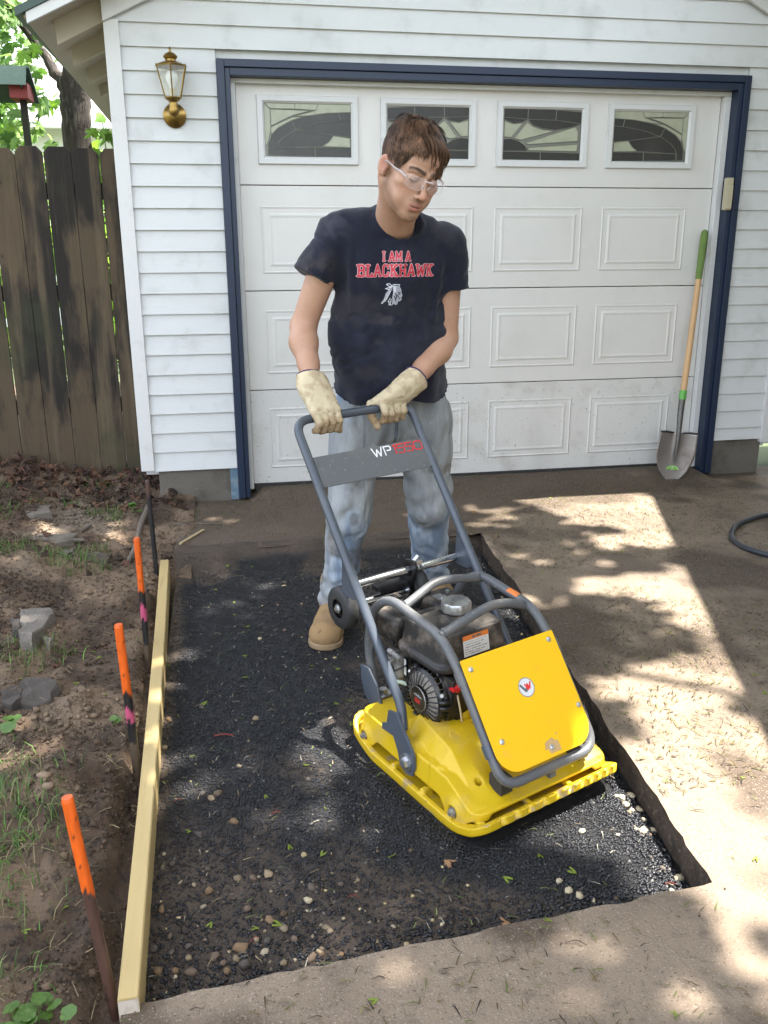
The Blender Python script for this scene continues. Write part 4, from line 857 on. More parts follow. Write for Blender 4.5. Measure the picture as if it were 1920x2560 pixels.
# body: one surface from scalp to wrists
s = SDF(stack_axis([(.06, .31, .005), (.31, .545, .0019), (.545, .69, .005)]), stack_axis([(-2.395, -2.16, .0022), (-2.16, -1.88, .0045)]), stack_axis([(.80, 1.36, .0055), (1.36, 1.665, .0020)]))
s.T = (HR*HS, HC)      # local coordinates are divided by HS below
class _T: pass
def hop(prim, k=.01, sub=False):
    f, lo, hi = prim; m = (k+.012)
    cs = np.array([hw([(lo, hi)[i][0], (lo, hi)[j][1], (lo, hi)[l][2]]) for i in (0, 1) for j in (0, 1) for l in (0, 1)]); lo2, hi2 = cs.min(0)-m, cs.max(0)+m
    sl = tuple(slice(max(np.searchsorted(a, l), 0), np.searchsorted(a, h)) for a, l, h in zip(s.ax, lo2, hi2))
    X, Y, Z = s.ax[0][sl[0]][:, None, None]-HC[0], s.ax[1][sl[1]][None, :, None]-HC[1], s.ax[2][sl[2]][None, None, :]-HC[2]
    if X.size*Y.size*Z.size == 0: return
    L = [(HR[0, i]*X+HR[1, i]*Y+HR[2, i]*Z)/HS for i in range(3)]; d = f(*L); D = s.D[sl]
    if sub: h = np.maximum(k-np.abs(D+d), 0)/k; s.D[sl] = np.maximum(D, -d)+h*h*k*.25
    else: h = np.maximum(k-np.abs(D-d), 0)/k; s.D[sl] = np.minimum(D, d)-h*h*k*.25
s.T = None
hop(E_((0, -.018, .035), (.076, .096, .083)))
hop(E_((0, .030, -.028), (.061, .060, .080)), .03)
for q in (1, -1):
    hop(C_((q*.050, .002, -.052), (q*.014, .066, -.099), .017, .015), .03)
hop(E_((0, .076, -.103), (.020, .016, .016)), .018); hop(E_((0, .035, -.080), (.040, .045, .028)), .025)
hop(E_((0, .048, .052), (.058, .044, .045)), .025)
for q in (1, -1):
    hop(E_((q*.045, .060, -.020), (.019, .017, .014)), .022); hop(E_((q*.032, .064, -.055), (.020, .018, .022)), .02)
    hop(C_((q*.013, .0905, .019), (q*.044, .077, .020), .0075, .006), .014)
hop(E_((0, .080, -.067), (.027, .020, .022)), .016)
hop(C_((0, .088, .012), (0, .111, -.032), .0062, .0085), .012); hop(E_((0, .1125, -.036), (.0105, .0100, .0085)), .007)
for q in (1, -1):
    hop(E_((q*.0118, .101, -.0405), (.0062, .0085, .0062)), .006); hop(E_((q*.0062, .107, -.0470), (.0034, .0048, .0032)), .003, True)
    hop(E_((q*.031, .099, .0035), (.0175, .0135, .0115)), .013, True); hop(E_((q*.0305, .0785, .000), (.0150, .0132, .0122)), .004)
    hop(C_((q*.020, .0885, .0075), (q*.040, .0835, .0070), .0022, .002), .003)
    hop(C_((q*.019, .0890, -.0675), (q*.003, .0955, -.0645), .0025, .0034), .006); hop(C_((q*.014, .0890, -.0765), (0, .0940, -.0775), .0030, .0042), .006)
    hop(E_((q*.0795, -.012, -.008), (.0072, .0185, .0265), np.array([[.86, q*.51, 0], [q*-.51, .86, 0], [0, 0, 1.]])), .006)
    hop(E_((q*.0860, -.006, -.004), (.0050, .0120, .0190), np.array([[.86, q*.51, 0], [q*-.51, .86, 0], [0, 0, 1.]])), .004, True); hop(C_((q*.082, .006, -.020), (q*.078, .004, -.030), .005, .005), .004)
hop(E_((0, .0965, -.0706), (.019, .0035, .0016)), .002, True); hop(E_((0, .096, -.0885), (.013, .005, .004)), .007, True)
nb = hw((0, -.028, -.060))
s.op(C_((.408, -2.035, 1.33), nb, .064, .057), .03); s.op(C_((.40, -2.02, 1.345), (.33, -2.02, 1.37), .045, .04), .03); s.op(C_((.40, -2.02, 1.345), (.49, -2.01, 1.35), .045, .04), .03)
for q in (1, -1): s.op(C_(hw((q*.060, -.02, -.045)), (.412+(-q)*.018, -2.115, 1.345), .014, .012), .03)
s.op(C_((.25, -2.03, 1.30), (.57, -2.01, 1.275), .055), .03); s.op(E_((.405, -2.01, 1.18), (.15, .085, .17)), .03); s.op(E_((.42, -1.93, .95), (.14, .075, .16)), .03)
for SH, EL, WR, q in ((SHI, ELI, WRI, -1), (SHJ, ELJ, WRJ, 1)):
    s.op(C_(SH, EL, .053, .041), .02); fa = WR-EL; m1 = EL+fa*.30+np.array([q*.006, 0, 0])
    s.op(C_(EL, m1, .040, .0445), .02); s.op(C_(m1, EL+fa*.72, .0445, .033), .02); s.op(C_(EL+fa*.7, WR, .033, .0275), .015)
V, Q = s.mesh(); V = smooth_mesh(V, Q, 1, .4)
Hl = toh(V); hx, hy, hz = Hl.T; ax_ = np.abs(hx); ishead = (V[:, 2] > 1.34) & (hz > -.14)
base = np.tile(np.array([.42, .245, .165]), (len(V), 1)); nz = fbm(V*60, 3, 5)
base = base*(1+(nz[:, None]-.5)*np.array([.10, .16, .16]))
def paint(mask, col, amt):
    global base
    m = np.clip(mask, 0, 1)[:, None]*amt; base = base*(1-m)+np.array(col)*m
def gau(c, r): return np.exp(-(((ax_-c[0])/r[0])**2+((hy-c[1])/r[1])**2+((hz-c[2])/r[2])**2))
red = gau((0, .113, -.037), (.012, .012, .012))+gau((.042, .07, -.03), (.02, .03, .018))*.35+gau((.08, -.005, -.004), (.012, .025, .035))*.7
paint(red*ishead, (.52, .17, .12), .55)
paint(ss(1.36, 1.20, V[:, 2])*(V[:, 2] > 1.0), (.42, .23, .145), .25); paint(ss(1.1, .92, V[:, 2]), (.40, .22, .14), .4)
def segm0(a, b):
    a, b = np.array(a), np.array(b); t = np.clip(((ax_-a[0])*(b-a)[0]+(hy-a[1])*(b-a)[1]+(hz-a[2])*(b-a)[2])/((b-a)@(b-a)), 0, 1)
    return np.sqrt((ax_-a[0]-t*(b-a)[0])**2+(hy-a[1]-t*(b-a)[1])**2+(hz-a[2]-t*(b-a)[2])**2)
dj = np.minimum(np.minimum(segm0((.070, .010, -.005), (.066, .012, -.050)), segm0((.066, .012, -.050), (.045, .050, -.088))), segm0((.045, .050, -.088), (.010, .080, -.112)))
jaw = np.maximum(np.exp(-(dj/.0165)**2)*1.1, gau((.0, .10, -.055), (.024, .02, .006))*1.0)
jaw = np.maximum(jaw, gau((0, .085, -.098), (.022, .03, .016)))
paint(gau((.086, -.006, -.004), (.008, .010, .015))*ishead, (.26, .10, .075), .55)  # ear hollow painted darker in place of its shade
paint(jaw*ishead*(.55+.6*nz), (.14, .078, .045), .80)
def segm(a, b, r0):
    a, b = np.array(a), np.array(b); t = np.clip(((ax_-a[0])*(b-a)[0]+(hy-a[1])*(b-a)[1]+(hz-a[2])*(b-a)[2])/((b-a)@(b-a)), 0, 1)
    return np.sqrt((ax_-a[0]-t*(b-a)[0])**2+(hy-a[1]-t*(b-a)[1])**2+(hz-a[2]-t*(b-a)[2])**2)
paint(ss(.0078, .0045, segm((.012, .096, .0225), (.034, .090, .0275), 0)), (.085, .050, .033), .80); paint(ss(.0060, .0030, segm((.034, .090, .0275), (.050, .076, .0225), 0)), (.085, .050, .033), .70)
paint(gau((.031, .088, .004), (.017, .012, .010))*ishead, (.30, .155, .115), .35)  # eye sockets tinted darker to deepen their shade
paint(ss(.0032, .0016, segm((.019, .0905, -.0050), (.031, .0925, -.0072), 0))+ss(.0032, .0016, segm((.031, .0925, -.0072), (.043, .085, -.0040), 0)), (.030, .016, .012), .95)
paint(ss(.0062, .0042, segm((.0, .0985, -.0635), (.018, .092, -.0665), 0)), (.34, .125, .10), .75); paint(ss(.0072, .0050, segm((.0, .098, -.0775), (.013, .093, -.0765), 0)), (.40, .15, .12), .8)
paint(ss(.0030, .0014, segm((.0, .099, -.0702), (.021, .091, -.0700), 0)), (.06, .02, .02), .9); paint(ss(.0045, .0025, segm((.0062, .106, -.0465), (.0075, .103, -.0465), 0)), (.08, .03, .02), .8)  # mouth slit and nostrils get a dark colour instead of real shade
def hairmask(hx, hy, hz):
    ax_ = np.abs(hx); front = .072-.010*ss(.02, .05, ax_)-.050*ss(.046, .062, ax_)   # hairline height
    line = np.where(hy > .02, front, np.where(hy > -.025, .020, -.020-.9*(-.025-hy)))
    return hz-line-.25*np.minimum(hy-.0, 0)*0
hm = hairmask(hx, hy, hz)
paint(ss(-.004, .006, hm)*ishead*(ax_ < .0815), (.040, .024, .016), .95)
m_skin = M('skin', (1, 1, 1), [((.33, .18, .12), 28, .48, .72, .35), ((.26, .15, .10), 230, .62, .70, .30), ((.48, .31, .23), 60, .55, .7, .3)], rough=.5, bumps=[(350, .0004), (40, .0006)], vcol=True, sss=.05, spec=.35)
body = pch(mesh_obj('body', V, Q, m_skin, cols=base, smooth=True)); SKIN_BVH = BVHTree.FromPolygons(V.tolist(), Q.tolist())
# hair: dark cap plus thousands of strands
hr = random.Random(5); HV_, HF_, HCo = [], [], []
def scalp(th, ph): return np.array([.078*math.sin(th)*math.cos(ph), -.018+.098*math.sin(th)*math.sin(ph), .035+.085*math.cos(th)])
def onskull(q_, off):
    o = np.array([0, -.010, .035]); d = q_-o; d = d/np.linalg.norm(d); h = SKIN_BVH.ray_cast(Vector(hw(o+d*.25)), Vector(HR@(-d)))
    if h[0] is None: return hw(q_)
    return np.array(h[0])+HR@(d*off)
N = 0; tries = 0
while N < 11000 and tries < 60000:
    tries += 1; th = math.acos(1-hr.random()*1.55); ph = hr.random()*2*math.pi; p = scalp(th, ph)
    h_ = float(hairmask(*[np.array(v) for v in p]))
    if h_ < .001: continue
    n_ = np.array([p[0]/.078**2, (p[1]+.018)/.098**2, (p[2]-.035)/.085**2]); n_ /= np.linalg.norm(n_)
    cw = np.array([.008, -.055, .115]); rad = p-cw; rad = rad-n_*(rad@n_); rl = np.linalg.norm(rad)+1e-6; rad = rad/rl
    fwd = np.array([-.38 if p[0] < .012 else .25, 1 if p[0] < .012 else .5, -.15 if p[0] < .012 else -.7]); fwd = fwd-n_*(fwd@n_); fwd /= np.linalg.norm(fwd)+1e-6
    topw = min(1, max(0, (p[2]-.06)/.045)); frontw = min(1, max(0, (p[1]+.01)/.05))
    fl = rad*(1-.75*topw*frontw)+fwd*(.75*topw*frontw+.15); fl = fl-n_*(fl@n_); fl /= np.linalg.norm(fl)
    down = np.array([0, 0, -1.]) if p[2] < .05 else np.zeros(3); fl = fl+down*.7; fl /= np.linalg.norm(fl)
    cl = vnoise(np.array([p*55]), 3)[0]-.5; cl2 = vnoise(np.array([p*55+31]), 3)[0]-.5; side = np.cross(n_, fl)
    fl = fl+side*(cl*1.7+hr.uniform(-.12, .12)); fl /= np.linalg.norm(fl)
    ln = (.015+.030*topw+.012*topw*frontw)*hr.uniform(.6, 1.3)
    fringe = topw > .25 and p[1] > .035 and p[0] < .012
    if fringe: ln = hr.uniform(.030, .052)*(1+.25*(p[0] < .015))
    lift = (.004+.018*topw*(.7+cl2*2.0))*(1.1 if not fringe else .8)
    pts_ = []; K = 5
    for i in range(K+1):
        t = i/K; q_ = p+n_*(.001+lift*math.sin(min(1, t*1.1)*math.pi*.62))+fl*ln*t
        # follow the skull
        e = np.array([q_[0]/.079, (q_[1]+.018)/.099, (q_[2]-.035)/.086]); r_ = np.linalg.norm(e)
        want = 1.0+(.03+lift*8*math.sin(min(1, t*1.1)*math.pi*.72))*.9
        if fringe and q_[2] < .075: want = max(1.02, want)
        q_ = np.array([0, -.018, .035])+(q_-np.array([0, -.018, .035]))*want/r_
        if fringe: q_ = q_+np.array([-.008*t*t, .007*t, -.022*t*t])
        pts_.append(q_)
    wv = hr.uniform(.0006, .0011)*(1.4 if fringe else 1); c_ = np.array([.085, .044, .024])*(.35+1.3*vnoise(np.array([p*75]), 9)[0])*hr.uniform(.35, 1.5)*(1.5 if topw > .5 and hr.random() < .3 else 1)  # some strands on top coloured lighter as highlights
    b0 = len(HV_)
    for i, q_ in enumerate(pts_):
        wq = wv*(1-.75*(i/K)**2); sv = side*wq; qo = onskull(q_, .0035+.004*math.sin(3.1*i/K)) if (p[1] > .01 and not fringe) else hw(q_); sv = HR@sv; HV_.append(qo-sv); HV_.append(qo+sv); HCo.append(c_); HCo.append(c_)
    for i in range(K): a = b0+2*i; HF_.append((a, a+1, a+3, a+2))
    N += 1
m_hair = M('brown_hair', (1, 1, 1), rough=.6, vcol=True, spec=.22)
s = SDF(axis(.32, .53, .0032), axis(-2.40, -2.12, .0032), axis(1.47, 1.67, .0032))
hop(E_((0, -.018, .036), (.0815, .1010, .0900))); hop(E_((-.012, .026, .080), (.048, .044, .032)), .02)
g0_, g1_, g2_ = s.grids(); L = [(HR[0, i]*(g0_-HC[0])+HR[1, i]*(g1_-HC[1])+HR[2, i]*(g2_-HC[2]))/HS for i in range(3)]
s.D = np.maximum(s.D, (-hairmask(*L)+.006*ss(.0, .02, L[0])*ss(.03, .05, L[1]))*.7).astype(np.float32)
V, Q = s.mesh(); V = V+ (fbm(V*90, 2, 8)-.5)[:, None]*.004
nv = len(V); allV = np.concatenate([V, np.array(HV_)]); allF = np.concatenate([Q, np.array(HF_, np.int32)+nv]); allC = np.concatenate([np.tile([.024, .013, .008], (nv, 1)), np.array(HCo)])
pch(mesh_obj('hair', allV, allF, m_hair, cols=allC, smooth=True))
# forelock falling over the forehead in separate locks
LOCK, LKF, LKC = [], [], []
for k in range(1100):
    cl_ = hr.random(); ncl = 9; ce_ = (int(cl_*ncl)+.5)/ncl; u_ = ce_+(cl_-ce_)*.9; tip = ce_+(cl_-ce_)*.15
    xr = .036-.100*u_; xe = .018-.086*tip; ze = .055-.012*tip+.010*math.sin(ce_*37)+hr.uniform(-.003, .006); ye = .075*math.sqrt(max(.05, 1-(xe/.075)**2))
    R0 = np.array([xr, .045+hr.uniform(-.02, .012), .105]); R1 = np.array([xe*.6+xr*.4, .085, .080]); R2_ = np.array([xe, ye, ze]); cL = np.array([.085, .044, .024])*(.35+1.3*vnoise(np.array([[ce_*31., k*.01, 3.]]), 9)[0])*hr.uniform(.6, 1.3); K = 6; b0 = len(LOCK)
    prev = None; wv = hr.uniform(.0006, .0011); bulge = hr.uniform(.004, .011)
    for i in range(K+1):
        t = i/K; q_ = R0*(1-t)**2+R1*2*t*(1-t)+R2_*t*t; P_o = onskull(q_, .0035+bulge*math.sin(math.pi*min(1, t*.9+.1))); sv = HR@np.array([1, 0, 0])*wv*(1-.8*t*t); LOCK += [P_o-sv, P_o+sv]; LKC += [cL, cL]
    for i in range(K): a = b0+2*i; LKF.append((a, a+1, a+3, a+2))
pch(mesh_obj('forelock', LOCK, np.array(LKF, np.int32), m_hair, cols=np.array(LKC), smooth=True))
# stubble and brows as short hairs
SV, SF, SC2 = [], [], []
def short(p, d, ln, wq, c_):
    p = hw(p); d = HR@d; sd2 = np.cross(d, (0, -1, .1)); sd2 = sd2/(np.linalg.norm(sd2)+1e-6)*wq; b0 = len(SV); SV.extend([p-sd2, p+sd2, p+d*ln]); SF.append((b0, b0+1, b0+2)); SC2.extend([c_]*3)
for q in (1, -1):
    for i in range(150):
        t = hr.random(); a = np.array([.012, .0985, .0205])*(1-t)+np.array([.050, .078, .0235])*t; a[2] += .005*math.sin(t*3.1)+hr.uniform(-.0035, .0035); a[1] += .001; a[0] *= q
        short(a, np.array([q*.8, .0, .35+hr.uniform(-.3, .3)]), hr.uniform(.004, .008), .00035, (.05, .028, .018))
pch(mesh_obj('eyebrows', SV, np.array(SF, np.int32), m_hair, cols=np.array(SC2)))
# safety glasses
m_lens = glass_mat('clear_lens', (.96, .96, .97), .04, .90); m_clear = glass_mat('clear_plastic', (.85, .80, .78), .12, .55)
gl = MB(); q0 = empty('safety_glasses', (0, 0, 0)); q0.parent = PERSON; q0.matrix_parent_inverse = Matrix.Translation(-PERSON.location)
def lens(sg):
    V = []; F = []; nu, nv_ = 10, 6
    for i in range(nu+1):
        for j in range(nv_+1):
            u = i/nu; v = j/nv_; x = .010+u*.050; top = .013-.002*u; bot = -.022+.020*max(0, u-.72)**1.0*1.2+.030*max(0, .22-u)
            y = .1130-.42*(x-.008)**1.35*2.2-.006*abs(v-.5); V.append(hw((sg*x, y, bot+(top-bot)*v)))
    for i in range(nu):
        for j in range(nv_): a = i*(nv_+1)+j; F.append((a, a+1, a+nv_+2, a+nv_+1))
    o = mesh_obj('lens', V, np.array(F, np.int32), m_lens, q0, smooth=True)
    m_ = nv_+1; ring = [V[i*m_] for i in range(nu+1)]+[V[nu*m_+j] for j in range(1, m_)]+[V[i*m_+nv_] for i in range(nu-1, -1, -1)]+[V[j] for j in range(nv_-1, 0, -1)]
    MB().tube(ring, .00045, 6, closed=True).build('rim', m_clear, q0, smooth=60)
    e = V[nu*m_+nv_//2+1]; MB().tube([e, hw((sg*.068, .072, .006)), hw((sg*.075, .045, .004)), hw((sg*.081, .010, .006)), hw((sg*.081, -.018, -.002))], [.0030, .0036, .0026, .0020, .0018], 8).build('temple', glass_mat('frosted_clear_plastic', (.70, .66, .65), .25, .58) if sg > 0 else m_clear, q0, smooth=60)
lens(1); lens(-1)
MB().tube([hw((.012, .113, .008)), hw((0, .118, .009)), hw((-.012, .113, .008))], .0025, 8).tube([hw((.010, .108, -.006)), hw((.009, .104, -.016))], .002, 6).tube([hw((-.010, .108, -.006)), hw((-.009, .104, -.016))], .002, 6).build('bridge', m_clear, q0, smooth=60)
# t-shirt
s = SDF(axis(.04, .74, .0055), axis(-2.24, -1.66, .0055), axis(.75, 1.50, .0055)); X_, Y_, Z_ = s.grids()
TN = (0.05, -.97, .25)
s.op(C_((.402, -2.005, 1.21), (.412, -1.955, 1.02), .186, .180, TN, .62), .05); s.op(C_((.412, -1.955, 1.02), (.438, -1.855, .74), .180, .222, TN, .62), .08)
s.op(C_((.262, -2.04, 1.325), (.565, -2.02, 1.290), .066, .064), .06); s.op(C_((.405, -2.035, 1.375), (.265, -2.04, 1.335), .050, .052), .05); s.op(C_((.405, -2.035, 1.37), (.565, -2.02, 1.305), .050, .052), .05)
s.op(E_((.405, -2.055, 1.26), (.15, .085, .11)), .06)
hemI, hemJ = np.array([.146, -2.035, 1.198]), np.array([.612, -2.02, 1.150])
def cutcap(a, b, r1, r2, c, n):
    f, lo, hi = C_(a, b, r1, r2); n = np.array(n, float); n = n/np.linalg.norm(n)
    return (lambda X, Y, Z: np.maximum(f(X, Y, Z), (X-c[0])*n[0]+(Y-c[1])*n[1]+(Z-c[2])*n[2])), lo, hi
s.op(cutcap(SHI+(0.01, 0, .008), hemI+(hemI-SHI)*.15, .070, .067, hemI, (-.50, -.05, -.78)), .03); s.op(cutcap(SHJ+(0, 0, .004), hemJ+(hemJ-SHJ)*.15, .068, .062, hemJ, (.12, .0, -1)), .03)
s.D = np.maximum(s.D, (.782+.055*np.clip((Y_+1.97)/.1, 0, 3)+.012*np.sin((X_-.3)*14)-Z_)).astype(np.float32)
ncap, lo_, hi_ = C_((.424, -2.125, 1.395), (.43, -2.10, 1.52), .076, .088); dc = ncap(X_, Y_, Z_)
before = s.D.copy(); s.D = np.maximum(s.D, -dc); band = np.maximum(np.abs(dc-.006)-.0095, np.abs(before-.001)-.0032); s.D = np.minimum(s.D, band).astype(np.float32)
V, Q = s.mesh(); V = smooth_mesh(V, Q, 2, .4)
def shirt_fold(P):
    x, y, z = P.T; m = np.clip(ss(1.36, 1.25, z)+.35, 0, 1)
    P1 = np.stack([(x-.4)*7+(1.2-z)*2.2*np.sign(.4-x)*np.abs(x-.4)*4, y*5, z*4.0], -1); f1 = fbm(P1, 3, 11); r1 = 1-np.abs(f1-.5)*4
    P2 = np.stack([x*16+z*5, y*9, z*5-x*4], -1); f2 = fbm(P2, 2, 13)-.5
    arm = np.maximum(ss(.27, .2, x), ss(.55, .61, x))*ss(1.1, 1.2, z)
    low = ss(1.0, .84, z)*.010*np.sin((x-.25)*52+2.5*fbm(P*np.array([6, 6, 3]), 2, 3))*.5
    hem = np.where((z < .803+.055*np.clip((y+1.97)/.1, 0, 3)), .0015, 0)
    crease = -.010*np.exp(-(((x-(.262-.03*(z-1.2)))/.012)**2))*ss(1.33, 1.24, z)*ss(1.05, 1.15, z)-.009*np.exp(-(((x-(.548+.03*(z-1.2)))/.012)**2))*ss(1.30, 1.22, z)*ss(1.02, 1.12, z)
    P3 = np.stack([x*9+z*9, y*6, z*13-x*7], -1); r3 = np.clip(1-np.abs(fbm(P3, 2, 15)-.5)*7, 0, 1)*ss(1.22, 1.05, z)*ss(.78, .9, z)+np.clip(1-np.abs(fbm(np.stack([x*11-z*9*np.sign(x-.4), y*6, z*8], -1), 2, 19)-.5)*7, 0, 1)*ss(1.08, 1.2, z)*.9
    return m*(np.clip(r1, 0, 1)*.013-.004)+r3*.007+f2*.015*(1+.5*arm)+low+hem+crease
dust = ss(.52, .68, fbm(V*9, 4, 17))*.16+ss(.60, .72, fbm(V*np.array([20, 20, 30]), 3, 19))*.35*np.exp(-(((V[:, 0]-.40)/.09)**2+((V[:, 2]-1.06)/.09)**2)+0)+.35*np.exp(-(((V[:, 0]-.165)/.05)**2+((V[:, 2]-1.24)/.04)**2))*ss(.4, .6, fbm(V*40, 2, 4))
colr = mixc(np.tile([.0105, .0120, .0230], (len(V), 1)), (.085, .074, .066), dust)
m_shirt = M('navy_cotton', (1, 1, 1), [((.030, .033, .050), 5, .48, .70, .5), ((.045, .045, .055), 160, .58, .70, .35)], rough=.9, bumps=[(900, .0004), (30, .002)], vcol=True, sheen=.12, spec=.2)
shirt = pch(mesh_obj('t_shirt', V, Q, m_shirt, cols=colr, smooth=True)); displace(shirt, shirt_fold)
vv = np.empty(len(V)*3, np.float32); shirt.data.vertices.foreach_get('co', vv); bvh = BVHTree.FromPolygons(vv.reshape(-1, 3).tolist(), Q.tolist())
# printed words on the chest
SL = {'I': (.40, [[(.2, 0), (.2, 1)]], [[(.03, 0), (.37, 0)], [(.03, 1), (.37, 1)]]), 'A': (.86, [[(.12, 0), (.42, 1)], [(.42, 1), (.74, 0)], [(.24, .30), (.62, .30)]], [[(0, 0), (.24, 0)], [(.60, 0), (.86, 0)]]),
      'M': (.95, [[(.14, 0), (.14, 1), (.47, .3), (.81, 1), (.81, 0)]], [[(0, 0), (.28, 0)], [(.67, 0), (.95, 0)], [(.02, 1), (.2, 1)], [(.75, 1), (.93, 1)]]),
      'B': (.76, [[(.18, 0), (.18, 1)], [(.18, 1), (.52, 1), (.65, .86), (.65, .66), (.52, .53), (.18, .53)], [(.52, .53), (.68, .4), (.68, .14), (.54, 0), (.18, 0)]], [[(0, 0), (.2, 0)], [(0, 1), (.2, 1)]]),
      'L': (.66, [[(.18, 0), (.18, 1)], [(.18, 0), (.6, 0), (.6, .2)]], [[(0, 1), (.36, 1)], [(0, 0), (.2, 0)]]), 'C': (.72, [[(.62, .72), (.60, .9), (.48, 1), (.24, 1), (.10, .86), (.10, .14), (.24, 0), (.48, 0), (.60, .1), (.62, .28)]], []),
      'K': (.80, [[(.16, 0), (.16, 1)], [(.16, .42), (.60, 1)], [(.32, .60), (.64, 0)]], [[(0, 0), (.32, 0)], [(0, 1), (.32, 1)], [(.48, 1), (.76, 1)], [(.50, 0), (.80, 0)]]),
      'H': (.80, [[(.15, 0), (.15, 1)], [(.65, 0), (.65, 1)], [(.15, .5), (.65, .5)]], [[(0, 0), (.3, 0)], [(.5, 0), (.8, 0)], [(0, 1), (.3, 1)], [(.5, 1), (.8, 1)]]), 'W': (1.05, [[(.10, 1), (.30, 0), (.52, .85), (.74, 0), (.95, 1)]], [[(0, 1), (.24, 1)], [(.81, 1), (1.05, 1)]]), ' ': (.35, [], [])}
def word_fn(word, h, kx, m=.004):
    main, ser, x = [], [], 0
    for ch in word:
        wd, a, b = SL[ch]
        for l in a: main.append([(m+(x+p)*h*kx, m+q*h) for p, q in l])
        for l in b: ser.append([(m+(x+p)*h*kx, m+q*h) for p, q in l])
        x += wd+.09
    def f(X, Y):
        d = np.minimum(strokes_d(X, Y, main)-.088*h, strokes_d(X, Y, ser)-.062*h if ser else 9); o = np.where(d < .0014, 1, -1); return np.where(d < 0, 0, o)
    return f, (x-.09)*h*kx+2*m, h+2*m
def on_shirt(P2, tilt=0):
    out = []
    for x, z in P2:
        h = bvh.ray_cast(Vector((x, -2.6, z)), Vector((0, 1, 0)))
        out.append((h[0]+h[1]*.0012*(1 if h[1].y < 0 else -1)) if h[0] else Vector((x, -2.1, z)))
    return np.array([tuple(o) for o in out])
m_red2 = M('red_shirt_print', (.52, .028, .05), [((.2, .03, .05), 90, .55, .75, .4)], .7); m_pk = M('pink_outline_print', (.55, .36, .38), rough=.7)
def shirt_print(name, fn, wd, hg, cell, mats, x0, z0, rot=0.):
    v, f, mi = print_cells(fn, wd, hg, cell); c_, s_ = math.cos(rot), math.sin(rot)
    P = on_shirt(np.c_[x0+v[:, 0]*c_-v[:, 1]*s_, z0+v[:, 0]*s_+v[:, 1]*c_]); o = mesh_obj(name, P, f, None, mats=mats, midx=mi); o.parent = shirt; return o
fn, wd, hg = word_fn('I AM A', .026, .80); shirt_print('lettering', fn, wd, hg, .0010, [m_red2, m_pk], .402-wd/2, 1.248)
fn, wd, hg = word_fn('BLACKHAWK', .0325, .93); shirt_print('lettering', fn, wd, hg, .0010, [m_red2, m_pk], .276, 1.203)
def f_logo(X, Y):
    u = X/.062*175+870; v = 1640-Y/.066*185      # sheet of the drawing
    face = [(960, 1480), (1010, 1478), (1028, 1500), (1034, 1530), (1043, 1562), (1033, 1572), (1038, 1590), (1028, 1602), (1002, 1606), (1000, 1632), (978, 1630), (966, 1612), (962, 1570), (968, 1530)]
    P = np.stack([u.ravel(), v.ravel()], 1); inside = in_poly(P, face).reshape(u.shape)
    dark = strokes_d(u, v, [[(1005, 1532), (1028, 1535)], [(1008, 1545), (1022, 1545)], [(985, 1540), (995, 1570), (985, 1590)], [(1015, 1582), (1034, 1580)], [(975, 1560), (990, 1600)], [(1000, 1555), (1012, 1570)]]) < 4.0
    out = strokes_d(u, v, [face+face[:1], [(960, 1480), (962, 1465), (1018, 1465), (1012, 1480)], [(905, 1462), (930, 1456), (955, 1478), (930, 1482), (905, 1462)], [(897, 1498), (925, 1490), (950, 1485), (925, 1505), (897, 1498)],
                           [(935, 1500), (905, 1540), (893, 1590), (870, 1625)], [(948, 1500), (930, 1545), (905, 1600), (872, 1628)], [(930, 1520), (915, 1560), (900, 1590)], [(940, 1580), (925, 1610), (935, 1612), (935, 1640), (960, 1638), (965, 1615)], [(950, 1590), (945, 1632)]])
    o = np.where(out < 3.2, 0, -1); o = np.where(inside & ~dark, 1, o); o = np.where(inside & (np.abs(u-978) < 6) & (v < 1530), 0, o)
    feath = in_poly(P, [(937, 1505), (948, 1505), (925, 1555), (902, 1600), (885, 1612), (905, 1550)]).reshape(u.shape) & (vnoise(np.stack([u/7, v/16], -1), 2) > .5); return np.where(feath & (o < 0), 1, o)
shirt_print('chest_emblem', f_logo, .062, .067, .0009, [M('white_shirt_print', (.50, .51, .55), rough=.7), M('grey_shirt_print', (.30, .31, .36), rough=.7)], .358, 1.118)
# jeans
s = SDF(axis(.08, .80, .0055), axis(-1.98, -1.38, .0055), axis(-.075, .90, .0055)); X_, Y_, Z_ = s.grids()
s.op(E_((.450, -1.785, .74), (.205, .125, .15))); s.op(E_((.45, -1.80, .84), (.19, .11, .10)), .04)
for a, b, c_, r1, r2, r3 in (((.335, -1.795, .68), (.283, -1.835, .40), (.238, -1.770, -.01), .114, .079, .068), ((.570, -1.775, .68), (.605, -1.735, .40), (.655, -1.575, -.05), .114, .084, .074)):
    s.op(C_(a, b, r1, r2), .03); s.op(C_(b, c_, r2, r3), .03); s.op(C_(np.array(b)+(0, -.01, .0), np.array(b)+(0, -.02, -.06), r2*.92), .03)
s.D = np.maximum(s.D, (-.040+.02*np.clip((Y_+1.80)/.06, -1, 1)*0+.10*(X_ > .45)*0-Z_)).astype(np.float32)
for c_, r_ in (((.238, -1.772, 0), .061), ((.655, -1.58, 0), .066)): s.op(C_((c_[0], c_[1], -.12), (c_[0], c_[1], -.02), r_), .003, True)
V, Q = s.mesh(); V = smooth_mesh(V, Q, 2, .4)
